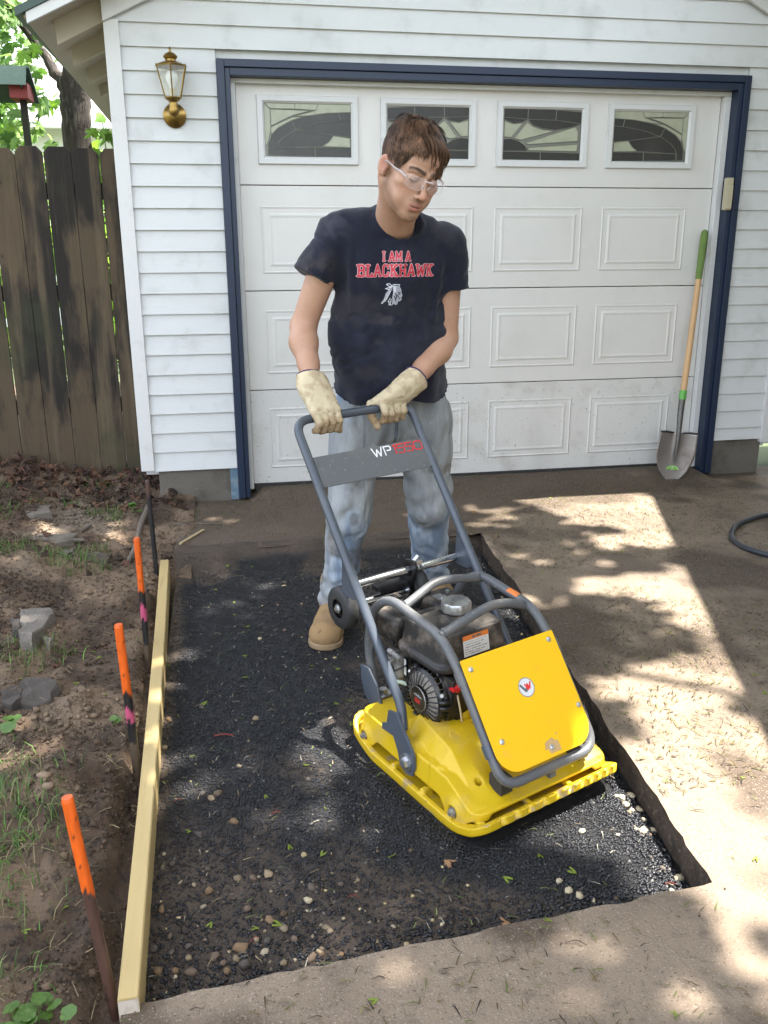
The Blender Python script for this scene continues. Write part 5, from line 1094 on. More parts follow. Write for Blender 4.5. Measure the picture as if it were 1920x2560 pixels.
def jean_fold(P):
    x, y, z = P.T; f1 = fbm(np.stack([x*9, y*9, z*7], -1), 3, 23)-.5
    legx = np.where(x < .447, x-.26, x-.62); ank = ss(.22, .02, z); kn = np.exp(-((z-.40)/.10)**2); cr = np.exp(-((z-.62)/.07)**2)
    ph = 3.5*fbm(np.stack([x*10, y*10, z*5], -1), 2, 27)
    w1 = np.sin(z*105+legx*25+ph*3.2)*.0060*ank*(.4+vnoise(np.stack([x*12, y*9, z*9], -1), 6))+np.sin(z*60-legx*55+ph*4)*.0022*kn+np.sin(z*60+np.abs(x-.447)*95+ph*2)*.006*cr*np.exp(-((x-.447)/.11)**2)
    vert = (1-np.abs(fbm(np.stack([x*14, y*14, z*2.5], -1), 2, 29)-.5)*4)*.005
    seam = .002*np.exp(-((legx-.075)/.004)**2)*(y < -1.75)
    diag = np.clip(1-np.abs(fbm(np.stack([x*10+z*6, y*8, z*9-x*5], -1), 2, 39)-.5)*7, 0, 1)*.006
    return f1*.014+w1+vert*1.2+diag-.004+seam+np.where(z < -.018, .002, 0)
xx, yy, zz_ = V.T
fadez = np.exp(-(((zz_-.55)/.2)**2)); tan = ss(.40, .62, fbm(V*np.array([7, 7, 4]), 4, 33)+.22*fadez*(yy < -1.78)-.02+.16*np.exp(-((zz_-.40)/.12)**2))*(yy < -1.72)
c = mixc(mixc(np.tile([.165, .215, .285], (len(V), 1)), (.31, .36, .415), ss(.35, .65, fbm(V*np.array([30, 30, 5]), 3, 31))), (.265, .245, .20), tan*.52)
c = mixc(c, (.10, .075, .05), ss(.62, .74, fbm(V*14, 3, 37))*.55*(zz_ < .6)); c = mixc(c, (.20, .17, .14), ss(.03, -.02, zz_)*.7)
c = mixc(c, (.03, .045, .08), np.exp(-((xx-.447)/.004)**2)*(zz_ > .62)*.8*(yy < -1.8))
jeans = pch(mesh_obj('jeans', V, Q, M('denim', (1, 1, 1), [((.42, .46, .50), 160, .55, .72, .35, (1, 1, .12)), ((.10, .14, .20), 220, .55, .7, .3, (1, 1, .2))], .9, bumps=[(500, .0006), (40, .0015)], vcol=True, spec=.15), cols=c, smooth=True)); displace(jeans, jean_fold)
sb = MB()   # fly and side stitching
sb.tube([(.452, -1.918, .80), (.449, -1.925, .72), (.447, -1.915, .655)], .0016, 5)
pch(sb.build('stitching', M('denim_thread', (.06, .08, .12), rough=.9)))
# gloves
m_glove = M('cream_leather', (1, 1, 1), rough=.75, bumps=[(120, .0012), (35, .002)], vcol=True, spec=.25); m_purple = M('purple_binding', (.035, .015, .07), rough=.8)
def bar(v, a=0, f=0): return mw((-.655, v, .905))+np.array([0, 0, a])+MF*f
def glove(WR, EL, vc, sg, thumb_drop):
    """sg = +1: thumb towards +v of the bar"""
    lo = np.minimum(WR, bar(vc))-.11; hi = np.maximum(WR, bar(vc))+.11
    s = SDF(axis(lo[0], hi[0], .0022), axis(lo[1], hi[1], .0022), axis(lo[2], hi[2], .0022)); offs = (.034, .011, -.013, -.036)
    ad = (EL-WR)/np.linalg.norm(EL-WR); cu = WR+ad*.012
    kn = []
    for i, o_ in enumerate(offs):
        v = vc+sg*o_; K = bar(v, .026-.004*abs(i-1), .020+.002*(i == 1)); P1 = bar(v+sg*.002, -.010-.003*(i == 1), .037); P2 = bar(v-sg*.001, -.036+.004*(i == 3), .026); T_ = bar(v-sg*.003, -.042+.006*(i == 3), .006+.003*i)
        wr = WR*.85+K*.15+MS*sg*(o_*.8); s.op(C_(wr, K, .0215, .0160), .014); s.op(C_(K, P1, .0142, .0122), .004); s.op(C_(P1, P2, .0122, .0114), .0035); s.op(C_(P2, T_, .0114, .0100), .0035); kn.append(K)
    s.op(C_(WR+MS*.012, bar(vc, .022, .0), .026, .024), .015); s.op(C_(WR-MS*.012, bar(vc-.02, .020, -.004), .024, .022), .015)
    th0 = WR*.62+bar(vc+sg*.03, .02, -.012)*.38+MS*sg*.018; th1 = bar(vc+sg*.056, .012, -.016); th2 = bar(vc+sg*.060, -.022, -.010); th3 = bar(vc+sg*.050, -.040-thumb_drop, .012)
    s.op(C_(th0, th1, .018, .0150), .010); s.op(C_(th1, th2, .0150, .0132), .004); s.op(C_(th2, th3, .0132, .0112), .004)
    s.op(C_(WR*.6+bar(vc, .02, 0)*.4, cu, .038, .043, MF, .84), .022)
    X_, Y_, Z_ = s.grids(); d = (X_-cu[0])*ad[0]+(Y_-cu[1])*ad[1]+(Z_-cu[2])*ad[2]; s.D = np.maximum(s.D, d).astype(np.float32); s.op(C_(cu-ad*.004, cu+ad*.05, .036, .040, MF, .84), .002, True)
    s.op(C_(bar(vc-.15), bar(vc+.15), .0137), .001, True)
    V, Q = s.mesh(); V = smooth_mesh(V, Q, 1, .4); P = V
    V = V+0
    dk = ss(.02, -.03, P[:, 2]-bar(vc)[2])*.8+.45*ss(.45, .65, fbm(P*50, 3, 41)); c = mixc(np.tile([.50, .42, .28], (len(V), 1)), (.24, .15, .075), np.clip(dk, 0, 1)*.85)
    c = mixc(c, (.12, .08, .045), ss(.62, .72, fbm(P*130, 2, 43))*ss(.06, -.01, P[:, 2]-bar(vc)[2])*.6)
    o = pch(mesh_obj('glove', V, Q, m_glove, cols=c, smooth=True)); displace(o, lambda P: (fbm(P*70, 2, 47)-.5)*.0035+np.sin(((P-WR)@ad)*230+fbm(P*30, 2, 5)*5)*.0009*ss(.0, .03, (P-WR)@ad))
    e1 = np.cross(ad, MF); e1 /= np.linalg.norm(e1); e2 = np.cross(ad, e1); MB().tube([tuple(cu-ad*.001+e1*.0445*math.cos(a)+e2*.0385*math.sin(a)) for a in np.linspace(0, 2*math.pi, 32, endpoint=False)], .0026, 6, closed=True).build('cuff_binding', m_purple, o, smooth=60)
    return o
glove(WRI, ELI, -.112, 1, .006); glove(WRJ, ELJ, .132, -1, .016)
# boots
m_boot = M('tan_nubuck', (1, 1, 1), rough=.85, bumps=[(140, .0012), (30, .002)], vcol=True, spec=.2); m_sole = M('tan_gum_sole', (.26, .18, .10), [((.10, .07, .05), 30, .5, .7, .7)], .85, bumps=[(90, .002)])
def boot(h, t, name='boot'):
    h = np.array(h); t = np.array(t); d = (t-h); L_ = np.linalg.norm(d); d /= L_; sdv = np.array([d[1], -d[0], 0]); z = AZ+.003
    s = SDF(axis(min(h[0], t[0])-.11, max(h[0], t[0])+.11, .0035), axis(min(h[1], t[1])-.11, max(h[1], t[1])+.11, .0035), axis(z-.02, z+.22, .0035)); P = lambda a, b, c_: h+d*a+sdv*b+np.array([0, 0, z+c_-h[2]])
    s.op(C_(P(.0, 0, .052), P(.15, 0, .045), .046, .049), .02); s.op(C_(P(.15, 0, .042), P(L_-.055, 0, .040), .050, .052, (0, 0, 1), .88), .03); s.op(E_(P(L_-.055, 0, .040), (.056, .060, .044)), .03)
    s.op(C_(P(.015, 0, .06), P(.005, 0, .17), .050, .052), .03); s.op(C_(P(.04, 0, .10), P(.14, 0, .062), .040, .042), .03)
    s.D = np.maximum(s.D, (z+.018)-s.grids()[2]).astype(np.float32); V, Q = s.mesh(); c = mixc(np.tile([.27, .175, .085], (len(V), 1)), (.20, .13, .075), ss(.45, .7, fbm(V*26, 3, 51))*.7); c = mixc(c, (.05, .04, .035), ss(.70, .76, fbm(V*60, 2, 53))*.5)
    b = pch(mesh_obj(name, V, Q, m_boot, cols=c, smooth=True)); displace(b, lambda P: (fbm(P*40, 2, 3)-.5)*.004)
    s2 = SDF(*[a for a in s.ax[:2]], axis(z-.01, z+.035, .003)); s2.op(C_(P(.0, 0, .010), P(.13, 0, .010), .050, .047, (0, 0, 1), .9), .02); s2.op(C_(P(.13, 0, .010), P(L_-.055, 0, .012), .047, .058), .03); s2.op(E_(P(L_-.055, 0, .01), (.062, .064, .06)), .02)
    G_ = s2.grids()[2]; s2.D = np.maximum(s2.D, np.maximum(z-G_, G_-z-.023)).astype(np.float32); V, Q = s2.mesh(); mesh_obj('sole', V, Q, m_sole, b, smooth=True)
    lb_ = MB()
    for i in range(4):
        a = .085+.022*i; zz2 = .118-.014*i
        for q in (1, -1): lb_.tube([P(a, q*.030, zz2-.014), P(a+.005, 0, zz2+.008), P(a+.016, -q*.030, zz2-.022)], .0022, 6)
    for q in (1, -1): lb_.tube([P(.16, 0, .098), P(.165, q*.03, .092), P(.185, q*.040, .068), P(.165, q*.043, .055), P(.150, q*.036, .075)], .0022, 6)
    lb_.build('laces', M('brown_lace', (.16, .10, .045), rough=.9), b, smooth=60)
    return b, P, L_
b1, P_, L_ = boot((.236, -1.715, AZ), (.160, -1.975, AZ))
wp = P_(L_-.062, -.012, .083); dv = Vector((-.1, -.62, .78)).normalized()
tr = MB().lathe([(0, .003), (.008, .0035), (.0125, .001), (.013, -.004)], wp, dv, 16, cap=False)
for v in tr.bm.verts: v.co += Vector((noise.noise(v.co*90), noise.noise(v.co*90+Vector((5, 0, 0))), 0))*.0025
tr.build('exposed_toe_cap', M('scuffed_steel', (.35, .35, .35), rough=.4, metal=.7), b1, smooth=60)
rg = MB().tube([tuple(Vector(wp)+dv.orthogonal().normalized()*0+Vector((math.cos(a)*.015*(1+.2*math.sin(3*a)), math.sin(a)*.011, math.sin(a)*.0065+.001))) for a in np.linspace(0, 6.283, 18, endpoint=False)], .002, 6, closed=True).build('torn_edge', m_sole, b1, smooth=60)
boot((.655, -1.505, AZ), (.700, -1.780, AZ))
# ------------------------------------------------------------ unseen house added on the right (out of frame, its eave throws the straight shadow edge)
ez = 3.0; dirv = np.array([-.339, -.941]); P0 = np.array([2.276-HX*(ez-DZ), -.395-HY*(ez-DZ)]); nrm_ = np.array([.941, -.339])
NH = empty('added_shade_house', (4.2, -1.0, DZ), label='unseen house added outside the right edge so its eave shades the driveway', cat='house')
a0, a1 = P0-dirv*2.2, P0+dirv*6.5
def hb_(name, o0, o1, z0_, z1_, mat, zz1=None, t0=0, t1=0):
    c = [a0+dirv*t0+nrm_*o0, a1-dirv*t1+nrm_*o0, a1-dirv*t1+nrm_*o1, a0+dirv*t0+nrm_*o1]; b = MB(); vs = [b.bm.verts.new((p[0], p[1], z)) for z in (z0_, z1_) for p in c]
    if zz1 is not None:
        for i in (6, 7): vs[i].co.z = zz1[1]
        for i in (2, 3): vs[i].co.z = zz1[0]
    for f in ((0, 1, 2, 3), (4, 7, 6, 5), (0, 4, 5, 1), (1, 5, 6, 2), (2, 6, 7, 3), (3, 7, 4, 0)): b.bm.faces.new([vs[i] for i in f])
    return worldchild(b.build(name, mat), NH)
m_tan = M('tan_siding', (.42, .38, .31), [((.3, .27, .22), 4, .5, .7, .5)], .7)
hb_('wall', .45, 3.9, DZ-.1, ez-.02, m_tan, t0=.3, t1=.3); hb_('roof', 0, 2.2, ez, ez+.12, m_green, zz1=(ez+1.0, ez+1.12)); 
# ------------------------------------------------------------ leaves
LF = [(0, 0), (.10, .06), (.33, .02), (.22, .16), (.50, .30), (.36, .34), (.44, .52), (.27, .46), (.22, .56), (.12, .48), (.09, .80), (0, 1.0)]
LOUT = LF+[(-x, y) for x, y in LF[-2:0:-1]]
def leaf_arrays(n, pos, size, nrmv, up, seed=1, fold=.25, out=LOUT):
    """n maple leaves as triangle fans; pos (n,3), size (n,), nrmv (n,3) leaf normal, up (n,3) tip direction"""
    O = np.array(out); k = len(O); nrmv = nrmv/np.linalg.norm(nrmv, axis=1, keepdims=True); t = up-nrmv*(up*nrmv).sum(1, keepdims=True); t /= np.linalg.norm(t, axis=1, keepdims=True)+1e-9; b = np.cross(t, nrmv)
    c = np.array([0, .42]); pts = np.concatenate([O, c[None]]); z = -np.abs(pts[:, 0])*fold-.10*np.maximum(pts[:, 1]-.5, 0)
    V = pos[:, None]+size[:, None, None]*(pts[None, :, 0:1]*b[:, None]+(pts[None, :, 1:2]-.4)*t[:, None]+z[None, :, None]*nrmv[:, None])
    F = np.array([(i, (i+1) % k, k) for i in range(k)]); F = (F[None]+(np.arange(n)*(k+1))[:, None, None]).reshape(-1, 3)
    return V.reshape(-1, 3), F.astype(np.int32)
LSIMP = [(0, 0), (.33, .02), (.50, .32), (.22, .56), (0, 1.0), (-.22, .56), (-.50, .32), (-.33, .02)]
def rnd_unit(n, r=rng): v = r.normal(size=(n, 3)); return v/np.linalg.norm(v, axis=1, keepdims=True)
m_leaf = M('maple_leaf', (1, 1, 1), rough=.45, vcol=True, trans=.5, bumps=[(60, .002)])
def leafcols(n, k, lo=(.045, .12, .012), hi=(.13, .27, .02), r=rng):
    t = r.random(n)[:, None]**1.4; c = np.array(lo)*(1-t)+np.array(hi)*t; return np.repeat(c, k, axis=0)
# shading crown: unseen maple leaves over the drive, gaps cut to shape the sun patches
PTS = {'gapA': [[1.41, -0.286], [2.321, -0.337], [1.832, -1.721], [1.552, -2.418], [1.464, -2.808], [1.622, -3.176], [1.074, -3.912], [0.796, -3.86], [0.932, -3.495], [0.9, -3.4], [0.892, -3.157], [0.916, -2.953], [0.904, -2.701], [0.953, -2.44], [1.255, -2.396], [1.452, -2.288], [1.494, -2.004], [1.381, -1.79], [1.15, -1.795], [1.14, -1.64], [1.607, -1.622], [1.865, -1.466], [1.774, -1.288], [1.476, -1.229], [1.708, -0.914], [1.512, -0.713]], 'gapB': [[0.824, -2.901], [0.877, -3.033], [0.854, -3.36], [0.771, -3.344], [0.701, -3.195], [0.632, -3.127], [0.696, -3.03]], 'gapC': [[0.088, -2.488], [0.186, -2.507], [0.216, -2.674], [0.129, -2.708], [0.08, -2.623]], 'gapD1': [[-0.372, -2.587], [-0.261, -2.583], [-0.247, -2.775], [-0.344, -2.778]], 'gapD2': [[-0.442, -2.267], [-0.395, -2.276], [-0.391, -2.479], [-0.436, -2.471]], 'gapD3': [[-0.056, -3.308], [0.065, -3.316], [0.049, -3.423], [-0.056, -3.416]], 'gapE1': [[-0.851, -2.444], [-0.775, -2.432], [-0.716, -2.686], [-0.797, -2.692]], 'gapE2': [[-1.154, -0.426], [-1.052, -0.368], [-0.986, -0.642], [-1.089, -0.657]], 'gapE3': [[-0.844, -0.487], [-0.725, -0.433], [-0.677, -0.806], [-0.785, -0.785]], 'gapF': [[1.153, -0.469], [1.323, -0.591], [1.2, -0.89], [1.064, -0.864]], 'gapF2': [[0.943, -1.124], [1.092, -1.154], [1.059, -1.458], [0.94, -1.435]], 'gapH': [[0.747, -3.515], [1.044, -3.428], [0.836, -3.867], [0.597, -3.822], [0.587, -3.668]], 'gapH2': [[0.386, -3.524], [0.492, -3.532], [0.482, -3.603], [0.38, -3.595]], 'gapI': [[0.132, -3.501], [0.317, -3.524], [0.308, -3.615], [0.131, -3.593]], 'gapJ': [[0.94, -1.754], [1.122, -1.74], [1.056, -1.963], [0.903, -1.977]], 'gapK': [[-0.014, -2.842], [0.059, -2.856], [0.073, -2.942], [0.002, -2.928]], 'gapL': [[-0.196, -1.212], [-0.036, -1.244], [-0.049, -1.512], [-0.179, -1.486]], 'chunk1': [[-0.931, -1.692], [-0.834, -1.657], [-0.805, -1.716], [-0.808, -1.795], [-0.83, -1.997], [-0.879, -1.963], [-0.882, -1.878], [-0.907, -1.812]], 'chunk2': [[-0.823, -2.25], [-0.819, -2.21], [-0.722, -2.235], [-0.709, -2.279], [-0.719, -2.331], [-0.762, -2.367], [-0.81, -2.345]], 'chunk3': [[-0.875, -2.272], [-0.85, -2.236], [-0.818, -2.263], [-0.807, -2.332], [-0.831, -2.36], [-0.861, -2.341]], 'chunk4': [[-0.945, -1.778], [-0.916, -1.774], [-0.893, -1.85], [-0.898, -1.884], [-0.918, -1.884]], 'chunk5': [[-0.82, -1.911], [-0.799, -1.898], [-0.777, -1.944], [-0.786, -1.976], [-0.806, -1.956]], 'stickA': [[-0.881, -0.555], [-0.817, -0.376]], 'stickB': [[-1.047, -0.793], [-0.969, -0.746], [-0.838, -0.73]], 'root': [[-0.573, -0.242], [-0.592, -0.521], [-0.596, -0.864], [-0.607, -1.048]], 'stickC': [[-0.381, -0.88], [-0.26, -0.668]], 'stickD': [[-0.388, -0.821], [-0.281, -0.623]], 'stickE': [[-0.441, -0.498], [-0.358, -0.505], [-0.191, -0.528]], 'pav1': [[-1.235, -0.378], [-1.211, -0.126], [-1.074, -0.268], [-1.037, -0.385], [-1.115, -0.433]], 'pav2': [[-0.915, -1.008], [-0.923, -0.864], [-0.854, -0.825], [-0.698, -0.96], [-0.699, -1.05], [-0.886, -1.035]], 'pav3': [[-1.111, -0.696], [-1.052, -0.633], [-0.876, -0.658], [-0.884, -0.76], [-0.986, -0.794], [-1.08, -0.775]], 'clover': [[-0.6, -3.515], [-0.587, -3.512], [-0.579, -3.525], [-0.55, -3.519], [-0.533, -3.519], [-0.548, -3.546], [-0.523, -3.567], [-0.499, -3.566], [-0.443, -3.593], [-0.573, -3.552], [-0.588, -3.56], [-0.813, -2.523], [-0.782, -2.563], [-0.525, -2.459]], 'cloverback': [[-0.648, -0.34], [-0.617, -0.313], [-0.598, -0.361], [-0.644, -0.285]], 'brownstone': [[-0.64, -2.838], [-0.655, -2.81]], 'pale': [[0.883, -2.987, 0.021], [0.849, -3.0, 0.017], [0.831, -3.002, 0.012], [0.877, -3.046, 0.018], [0.841, -3.04, 0.016], [0.85, -3.056, 0.014], [0.867, -3.093, 0.015], [0.871, -3.13, 0.019], [0.834, -3.145, 0.018], [0.822, -3.141, 0.01], [0.846, -3.311, 0.022], [0.8, -3.365, 0.012], [0.676, -3.134, 0.014], [0.555, -3.293, 0.014], [0.564, -3.323, 0.013], [0.583, -3.352, 0.014], [0.608, -3.365, 0.011], [0.761, -3.161, 0.009]], 'tan': [[-0.113, -3.292, 0.017], [-0.065, -3.356, 0.015], [-0.145, -3.343, 0.012], [-0.123, -3.352, 0.014], [-0.175, -3.36, 0.028], [-0.231, -3.368, 0.018], [-0.188, -3.386, 0.015], [-0.169, -3.404, 0.022], [-0.206, -3.411, 0.013], [-0.215, -3.388, 0.014], [-0.093, -3.413, 0.014], [-0.136, -3.451, 0.02], [-0.246, -3.176, 0.018], [-0.227, -2.801, 0.018], [-0.239, -2.819, 0.015], [-0.264, -2.79, 0.016], [-0.348, -3.224, 0.016], [-0.16, -3.246, 0.017], [-0.279, -3.149, 0.011], [-0.271, -2.961, 0.017], [-0.184, -2.928, 0.02], [-0.144, -3.148, 0.014], [-0.108, -3.142, 0.02], [-0.358, -3.33, 0.018], [-0.345, -3.393, 0.017], [-0.278, -3.402, 0.02], [-0.286, -3.365, 0.013], [-0.288, -3.333, 0.013], [0.028, -3.415, 0.012], [-0.033, -3.41, 0.016], [-0.018, -3.399, 0.011], [-0.323, -3.343, 0.013], [-0.311, -3.393, 0.013], [-0.327, -3.301, 0.012], [-0.164, -2.674, 0.012], [0.023, -2.779, 0.014], [-0.385, -1.62, 0.013], [0.027, -1.513, 0.014], [-0.104, -2.422, 0.02], [-0.272, -2.318, 0.013], [-0.371, -2.382, 0.016], [0.036, -1.768, 0.014], [-0.376, -2.552, 0.018]], 'seeds': [[-0.328, -1.15], [-0.222, -1.322], [-0.153, -1.589], [-0.167, -1.051], [-0.059, -1.039], [-0.132, -1.968], [-0.385, -2.025], [-0.256, -2.289], [-0.286, -2.605], [0.11, -2.096], [0.163, -2.378], [0.204, -2.373], [0.177, -2.527], [0.199, -2.142], [-0.096, -1.712], [-0.138, -2.139], [-0.155, -1.449], [-0.29, -2.95], [-0.138, -3.314], [-0.203, -3.468], [-0.319, -3.475], [-0.099, -2.829], [0.05, -2.92], [-0.369, -2.733], [-0.238, -3.274], [-0.089, -3.316], [0.182, -3.141], [0.02, -3.104], [-0.053, -3.045], [0.016, -2.708], [0.073, -3.599], [0.539, -3.199], [0.603, -3.279], [0.61, -3.421], [0.431, -3.257], [0.801, -3.413], [0.466, -3.472], [1.004, -3.367], [1.148, -3.078], [0.606, -3.741], [1.624, -0.393], [1.17, -1.485], [2.206, -1.075], [2.364, -0.749], [1.528, -2.553], [1.488, -2.653], [1.407, -2.199], [1.724, -2.214], [1.633, -1.31], [1.394, -1.42]], 'seedsL': [[-0.713, -1.864], [-0.64, -1.937], [-0.656, -2.214], [-0.79, -2.081], [-0.849, -2.155], [-0.461, -2.164], [-0.516, -2.641], [-0.693, -2.763], [-0.565, -2.267], [-0.629, -2.002], [-0.501, -1.868], [-0.458, -1.646], [-0.663, -3.023], [-0.543, -3.216], [-0.621, -3.292], [-0.289, -3.08], [-0.92, -1.145], [-0.944, -1.214], [-0.997, -0.728], [-1.013, -0.462]], 'leafb': [[0.318, -3.19], [0.391, -3.403], [1.843, -0.179], [1.124, -0.597], [1.121, -1.012]], 'redmulch': [[-0.327, -2.814], [-0.075, -2.923], [0.078, -3.255], [-0.149, -3.345], [-0.205, -2.502], [0.806, -3.348]]}
gaps_ = [(np.array(PTS[k]), p) for k, p in (('gapA', 1), ('gapB', .97), ('gapC', .99), ('gapD1', .93), ('gapD2', .98), ('gapD3', .75), ('gapE1', .95), ('gapE2', .95), ('gapE3', .9), ('gapF', .9), ('gapF2', .8), ('gapH', .72), ('gapI', .55), ('gapJ', .7), ('gapK', .85), ('gapL', .6))]
n = 21000; gx_ = rng.uniform(-3.6, 2.75, n); gy_ = rng.uniform(-6.2, 1.6, n); hh_ = rng.uniform(5.6, 7.8, n)
keep = np.ones(n, bool); GP = np.stack([gx_, gy_], 1)
jit = (np.stack([fbm(GP*8, 3, 81), fbm(GP*8, 3, 83)], 1)-.5)*.34
for poly, pr in gaps_:
    grown = poly.mean(0)+(poly-poly.mean(0))*(1+.10/np.maximum(np.linalg.norm(poly-poly.mean(0), axis=1), .05)[:, None]) if len(poly) < 9 else poly
    ins = in_poly(GP+jit, grown.tolist()); keep &= ~(ins & (rng.random(n) < pr))
keep &= ~((rng.random(n) < .15) & (fbm(GP*3.3, 3, 87) > .60))
keep &= ~((gx_ > 1.30) & (gy_ < .1) & (gy_ > -3.4) & (rng.random(n) < .35))
gx_, gy_, hh_ = gx_[keep], gy_[keep], hh_[keep]; n = len(gx_)
pos = np.stack([gx_-HX*(hh_-DZ), gy_-HY*(hh_-DZ), hh_], 1); nr = rnd_unit(n)*.75+np.array([-HX, -HY, 1.0]); V, F = leaf_arrays(n, pos, rng.uniform(.13, .20, n), nr, rnd_unit(n), out=LSIMP)
TREE = empty('maple_tree', (-1.25, 3.0, .02), label='maple tree rising behind the cedar fence with its crown spread over the driveway', cat='tree')
m_bark = M('maple_bark', (.048, .038, .029), [((.015, .012, .009), 22, .42, .6, .8, (1, 1, .16)), ((.17, .15, .125), 30, .52, .7, .6, (1, 1, .2))], .9, bumps=[(30, .018, (1.2, 1.2, .14)), (90, .004)], world=True)
worldchild(mesh_obj('crown', V, F, m_leaf, cols=leafcols(n, len(LSIMP)+1), kind='stuff'), TREE)
def tch(o): return worldchild(o, TREE)
def limb(pts, rs, name='limb', n=14):
    P = []; 
    for i in range(len(pts)-1):
        a, b = Vector(pts[i]), Vector(pts[i+1])
        for k in range(8): t = k/8; P.append((a.lerp(b, t)+Vector((noise.noise(a*3+Vector((k, 0, i))), noise.noise(a*5+Vector((0, k, i))), 0))*.03, rs[i]*(1-t)+rs[i+1]*t))
    P.append((Vector(pts[-1]), rs[-1])); b = MB(); b.tube([p for p, _ in P], [r_ for _, r_ in P], n); return tch(b.build(name, m_bark, smooth=80))
limb([(-1.20, 3.0, -.2), (-1.19, 3.0, 1.0), (-1.17, 3.0, 2.2), (-1.16, 3.0, 2.55)], [.17, .125, .108, .125], 'trunk', 20)
limb([(-1.16, 3.0, 2.45), (-.9, 2.6, 3.6), (-.3, 1.6, 5.0), (1.0, .2, 6.2), (2.6, -1.2, 6.9), (4.4, -2.6, 7.2)], [.105, .10, .085, .065, .045, .02])
limb([(-1.18, 3.0, 2.42), (-1.36, 3.1, 2.72), (-1.75, 3.3, 3.3), (-2.6, 3.2, 4.6), (-3.4, 2.0, 6.3)], [.055, .036, .034, .03, .02])
limb([(-.3, 1.6, 5.0), (-.6, -.4, 6.2), (-.5, -2.6, 6.9), (-.2, -4.6, 7.2)], [.06, .05, .035, .015]); limb([(1.0, .2, 6.2), (2.8, .6, 6.8), (4.6, .9, 7.2)], [.05, .035, .015]); limb([(1.0, .2, 6.2), (1.2, -2.2, 6.8), (1.3, -4.4, 7.3)], [.05, .035, .015])
for p_ in (((-1.55, 3.2, 3.0), (-1.7, 2.6, 2.85), (-1.9, 2.3, 2.55), (-1.75, 2.2, 2.2)), ((-1.75, 3.3, 3.3), (-1.6, 2.4, 3.2), (-1.35, 2.1, 2.9)), ((-2.0, 3.2, 3.6), (-2.2, 2.6, 3.1), (-2.0, 2.4, 2.4))): limb(p_, [.018, .012, .008, .004][:len(p_)], 'twig', 6)
# the leaves one can pick apart above the fence: shared meshes, one object each
protos = []
for k in range(6):
    r2 = np.random.default_rng(k+40); V, F = leaf_arrays(1, np.zeros((1, 3)), np.ones(1), np.array([[0, 0, 1.]]), np.array([[0, 1., 0]]), fold=.15+.12*k/3); V += (r2.random(V.shape)-.5)*.05
    c = np.array((.05, .125, .012))*(1-k/5)+np.array((.17, .33, .025))*(k/5); o = mesh_obj('leaf', V, F, m_leaf, cols=np.tile(c, (len(V), 1))); me = o.data; bpy.data.objects.remove(o); protos.append(me)
lr = random.Random(11); cnt = 0
clusters = [(-1.95, 2.3, 3.05, .35), (-1.60, 2.2, 2.95, .28), (-1.75, 2.2, 2.60, .30), (-1.42, 2.3, 2.45, .22), (-1.48, 2.3, 2.15, .22), (-1.85, 2.0, 2.0, .28), (-1.45, 2.0, 2.82, .16), (-1.75, 2.4, 3.35, .3), (-1.52, 1.9, 1.98, .16), (-1.35, 2.6, 3.15, .2), (-2.1, 2.2, 2.5, .3), (-1.62, 2.0, 2.35, .16), (-2.0, 1.9, 3.35, .3)]
while cnt < 250:
    cx_, cy_, cz_, cr_ = clusters[cnt % len(clusters)]
    p = Vector((cx_+lr.gauss(0, cr_*.55), cy_+lr.gauss(0, .25), cz_+lr.gauss(0, cr_*.5)))
    xt = -.151+(p.x+.151)*7.9/(p.y+4.9)
    if -1.34 < xt < -1.0 and p.z < 3.3: cnt += 1; continue
    o = bpy.data.objects.new('leaf', protos[min(5, int(lr.random()**1.1*6))]); COL.objects.link(o); s_ = lr.uniform(.10, .165)
    nv_ = Vector((lr.gauss(0, .5), lr.gauss(-.75, .35), lr.gauss(.6, .4))).normalized(); tp_ = Vector((lr.gauss(0, .5), lr.gauss(0, .3), -1)); tp_ = (tp_-nv_*tp_.dot(nv_)).normalized(); b_ = tp_.cross(nv_)
    o.matrix_world = Matrix(((b_.x*s_, tp_.x*s_, nv_.x*s_, p.x), (b_.y*s_, tp_.y*s_, nv_.y*s_, p.y), (b_.z*s_, tp_.z*s_, nv_.z*s_, p.z), (0, 0, 0, 1)))
    tch(o); cnt += 1
n = 1500; ci = rng.integers(0, len(clusters), n); cc = np.array(clusters)[ci]; pos = cc[:, :3]+rng.normal(size=(n, 3))*np.stack([cc[:, 3]*1.2, np.full(n, .5), cc[:, 3]*1.1], 1)+np.array([-.55, 1.3, .45]); xt_ = -.151+(pos[:, 0]+.151)*7.9/(pos[:, 1]+4.9); pos = pos[~((xt_ > -1.36) & (xt_ < -1.0) & (pos[:, 1] < 3.15))]; n = len(pos)
V, F = leaf_arrays(n, pos, rng.uniform(.10, .16, n), rnd_unit(n)*.6+np.array([0, -.6, .6]), rnd_unit(n)*.5+np.array([0, 0, -1.]), out=LOUT); tch(mesh_obj('far_leaves', V, F, m_leaf, cols=leafcols(n, len(LOUT)+1, (.04, .11, .012), (.16, .33, .03)), kind='stuff'))
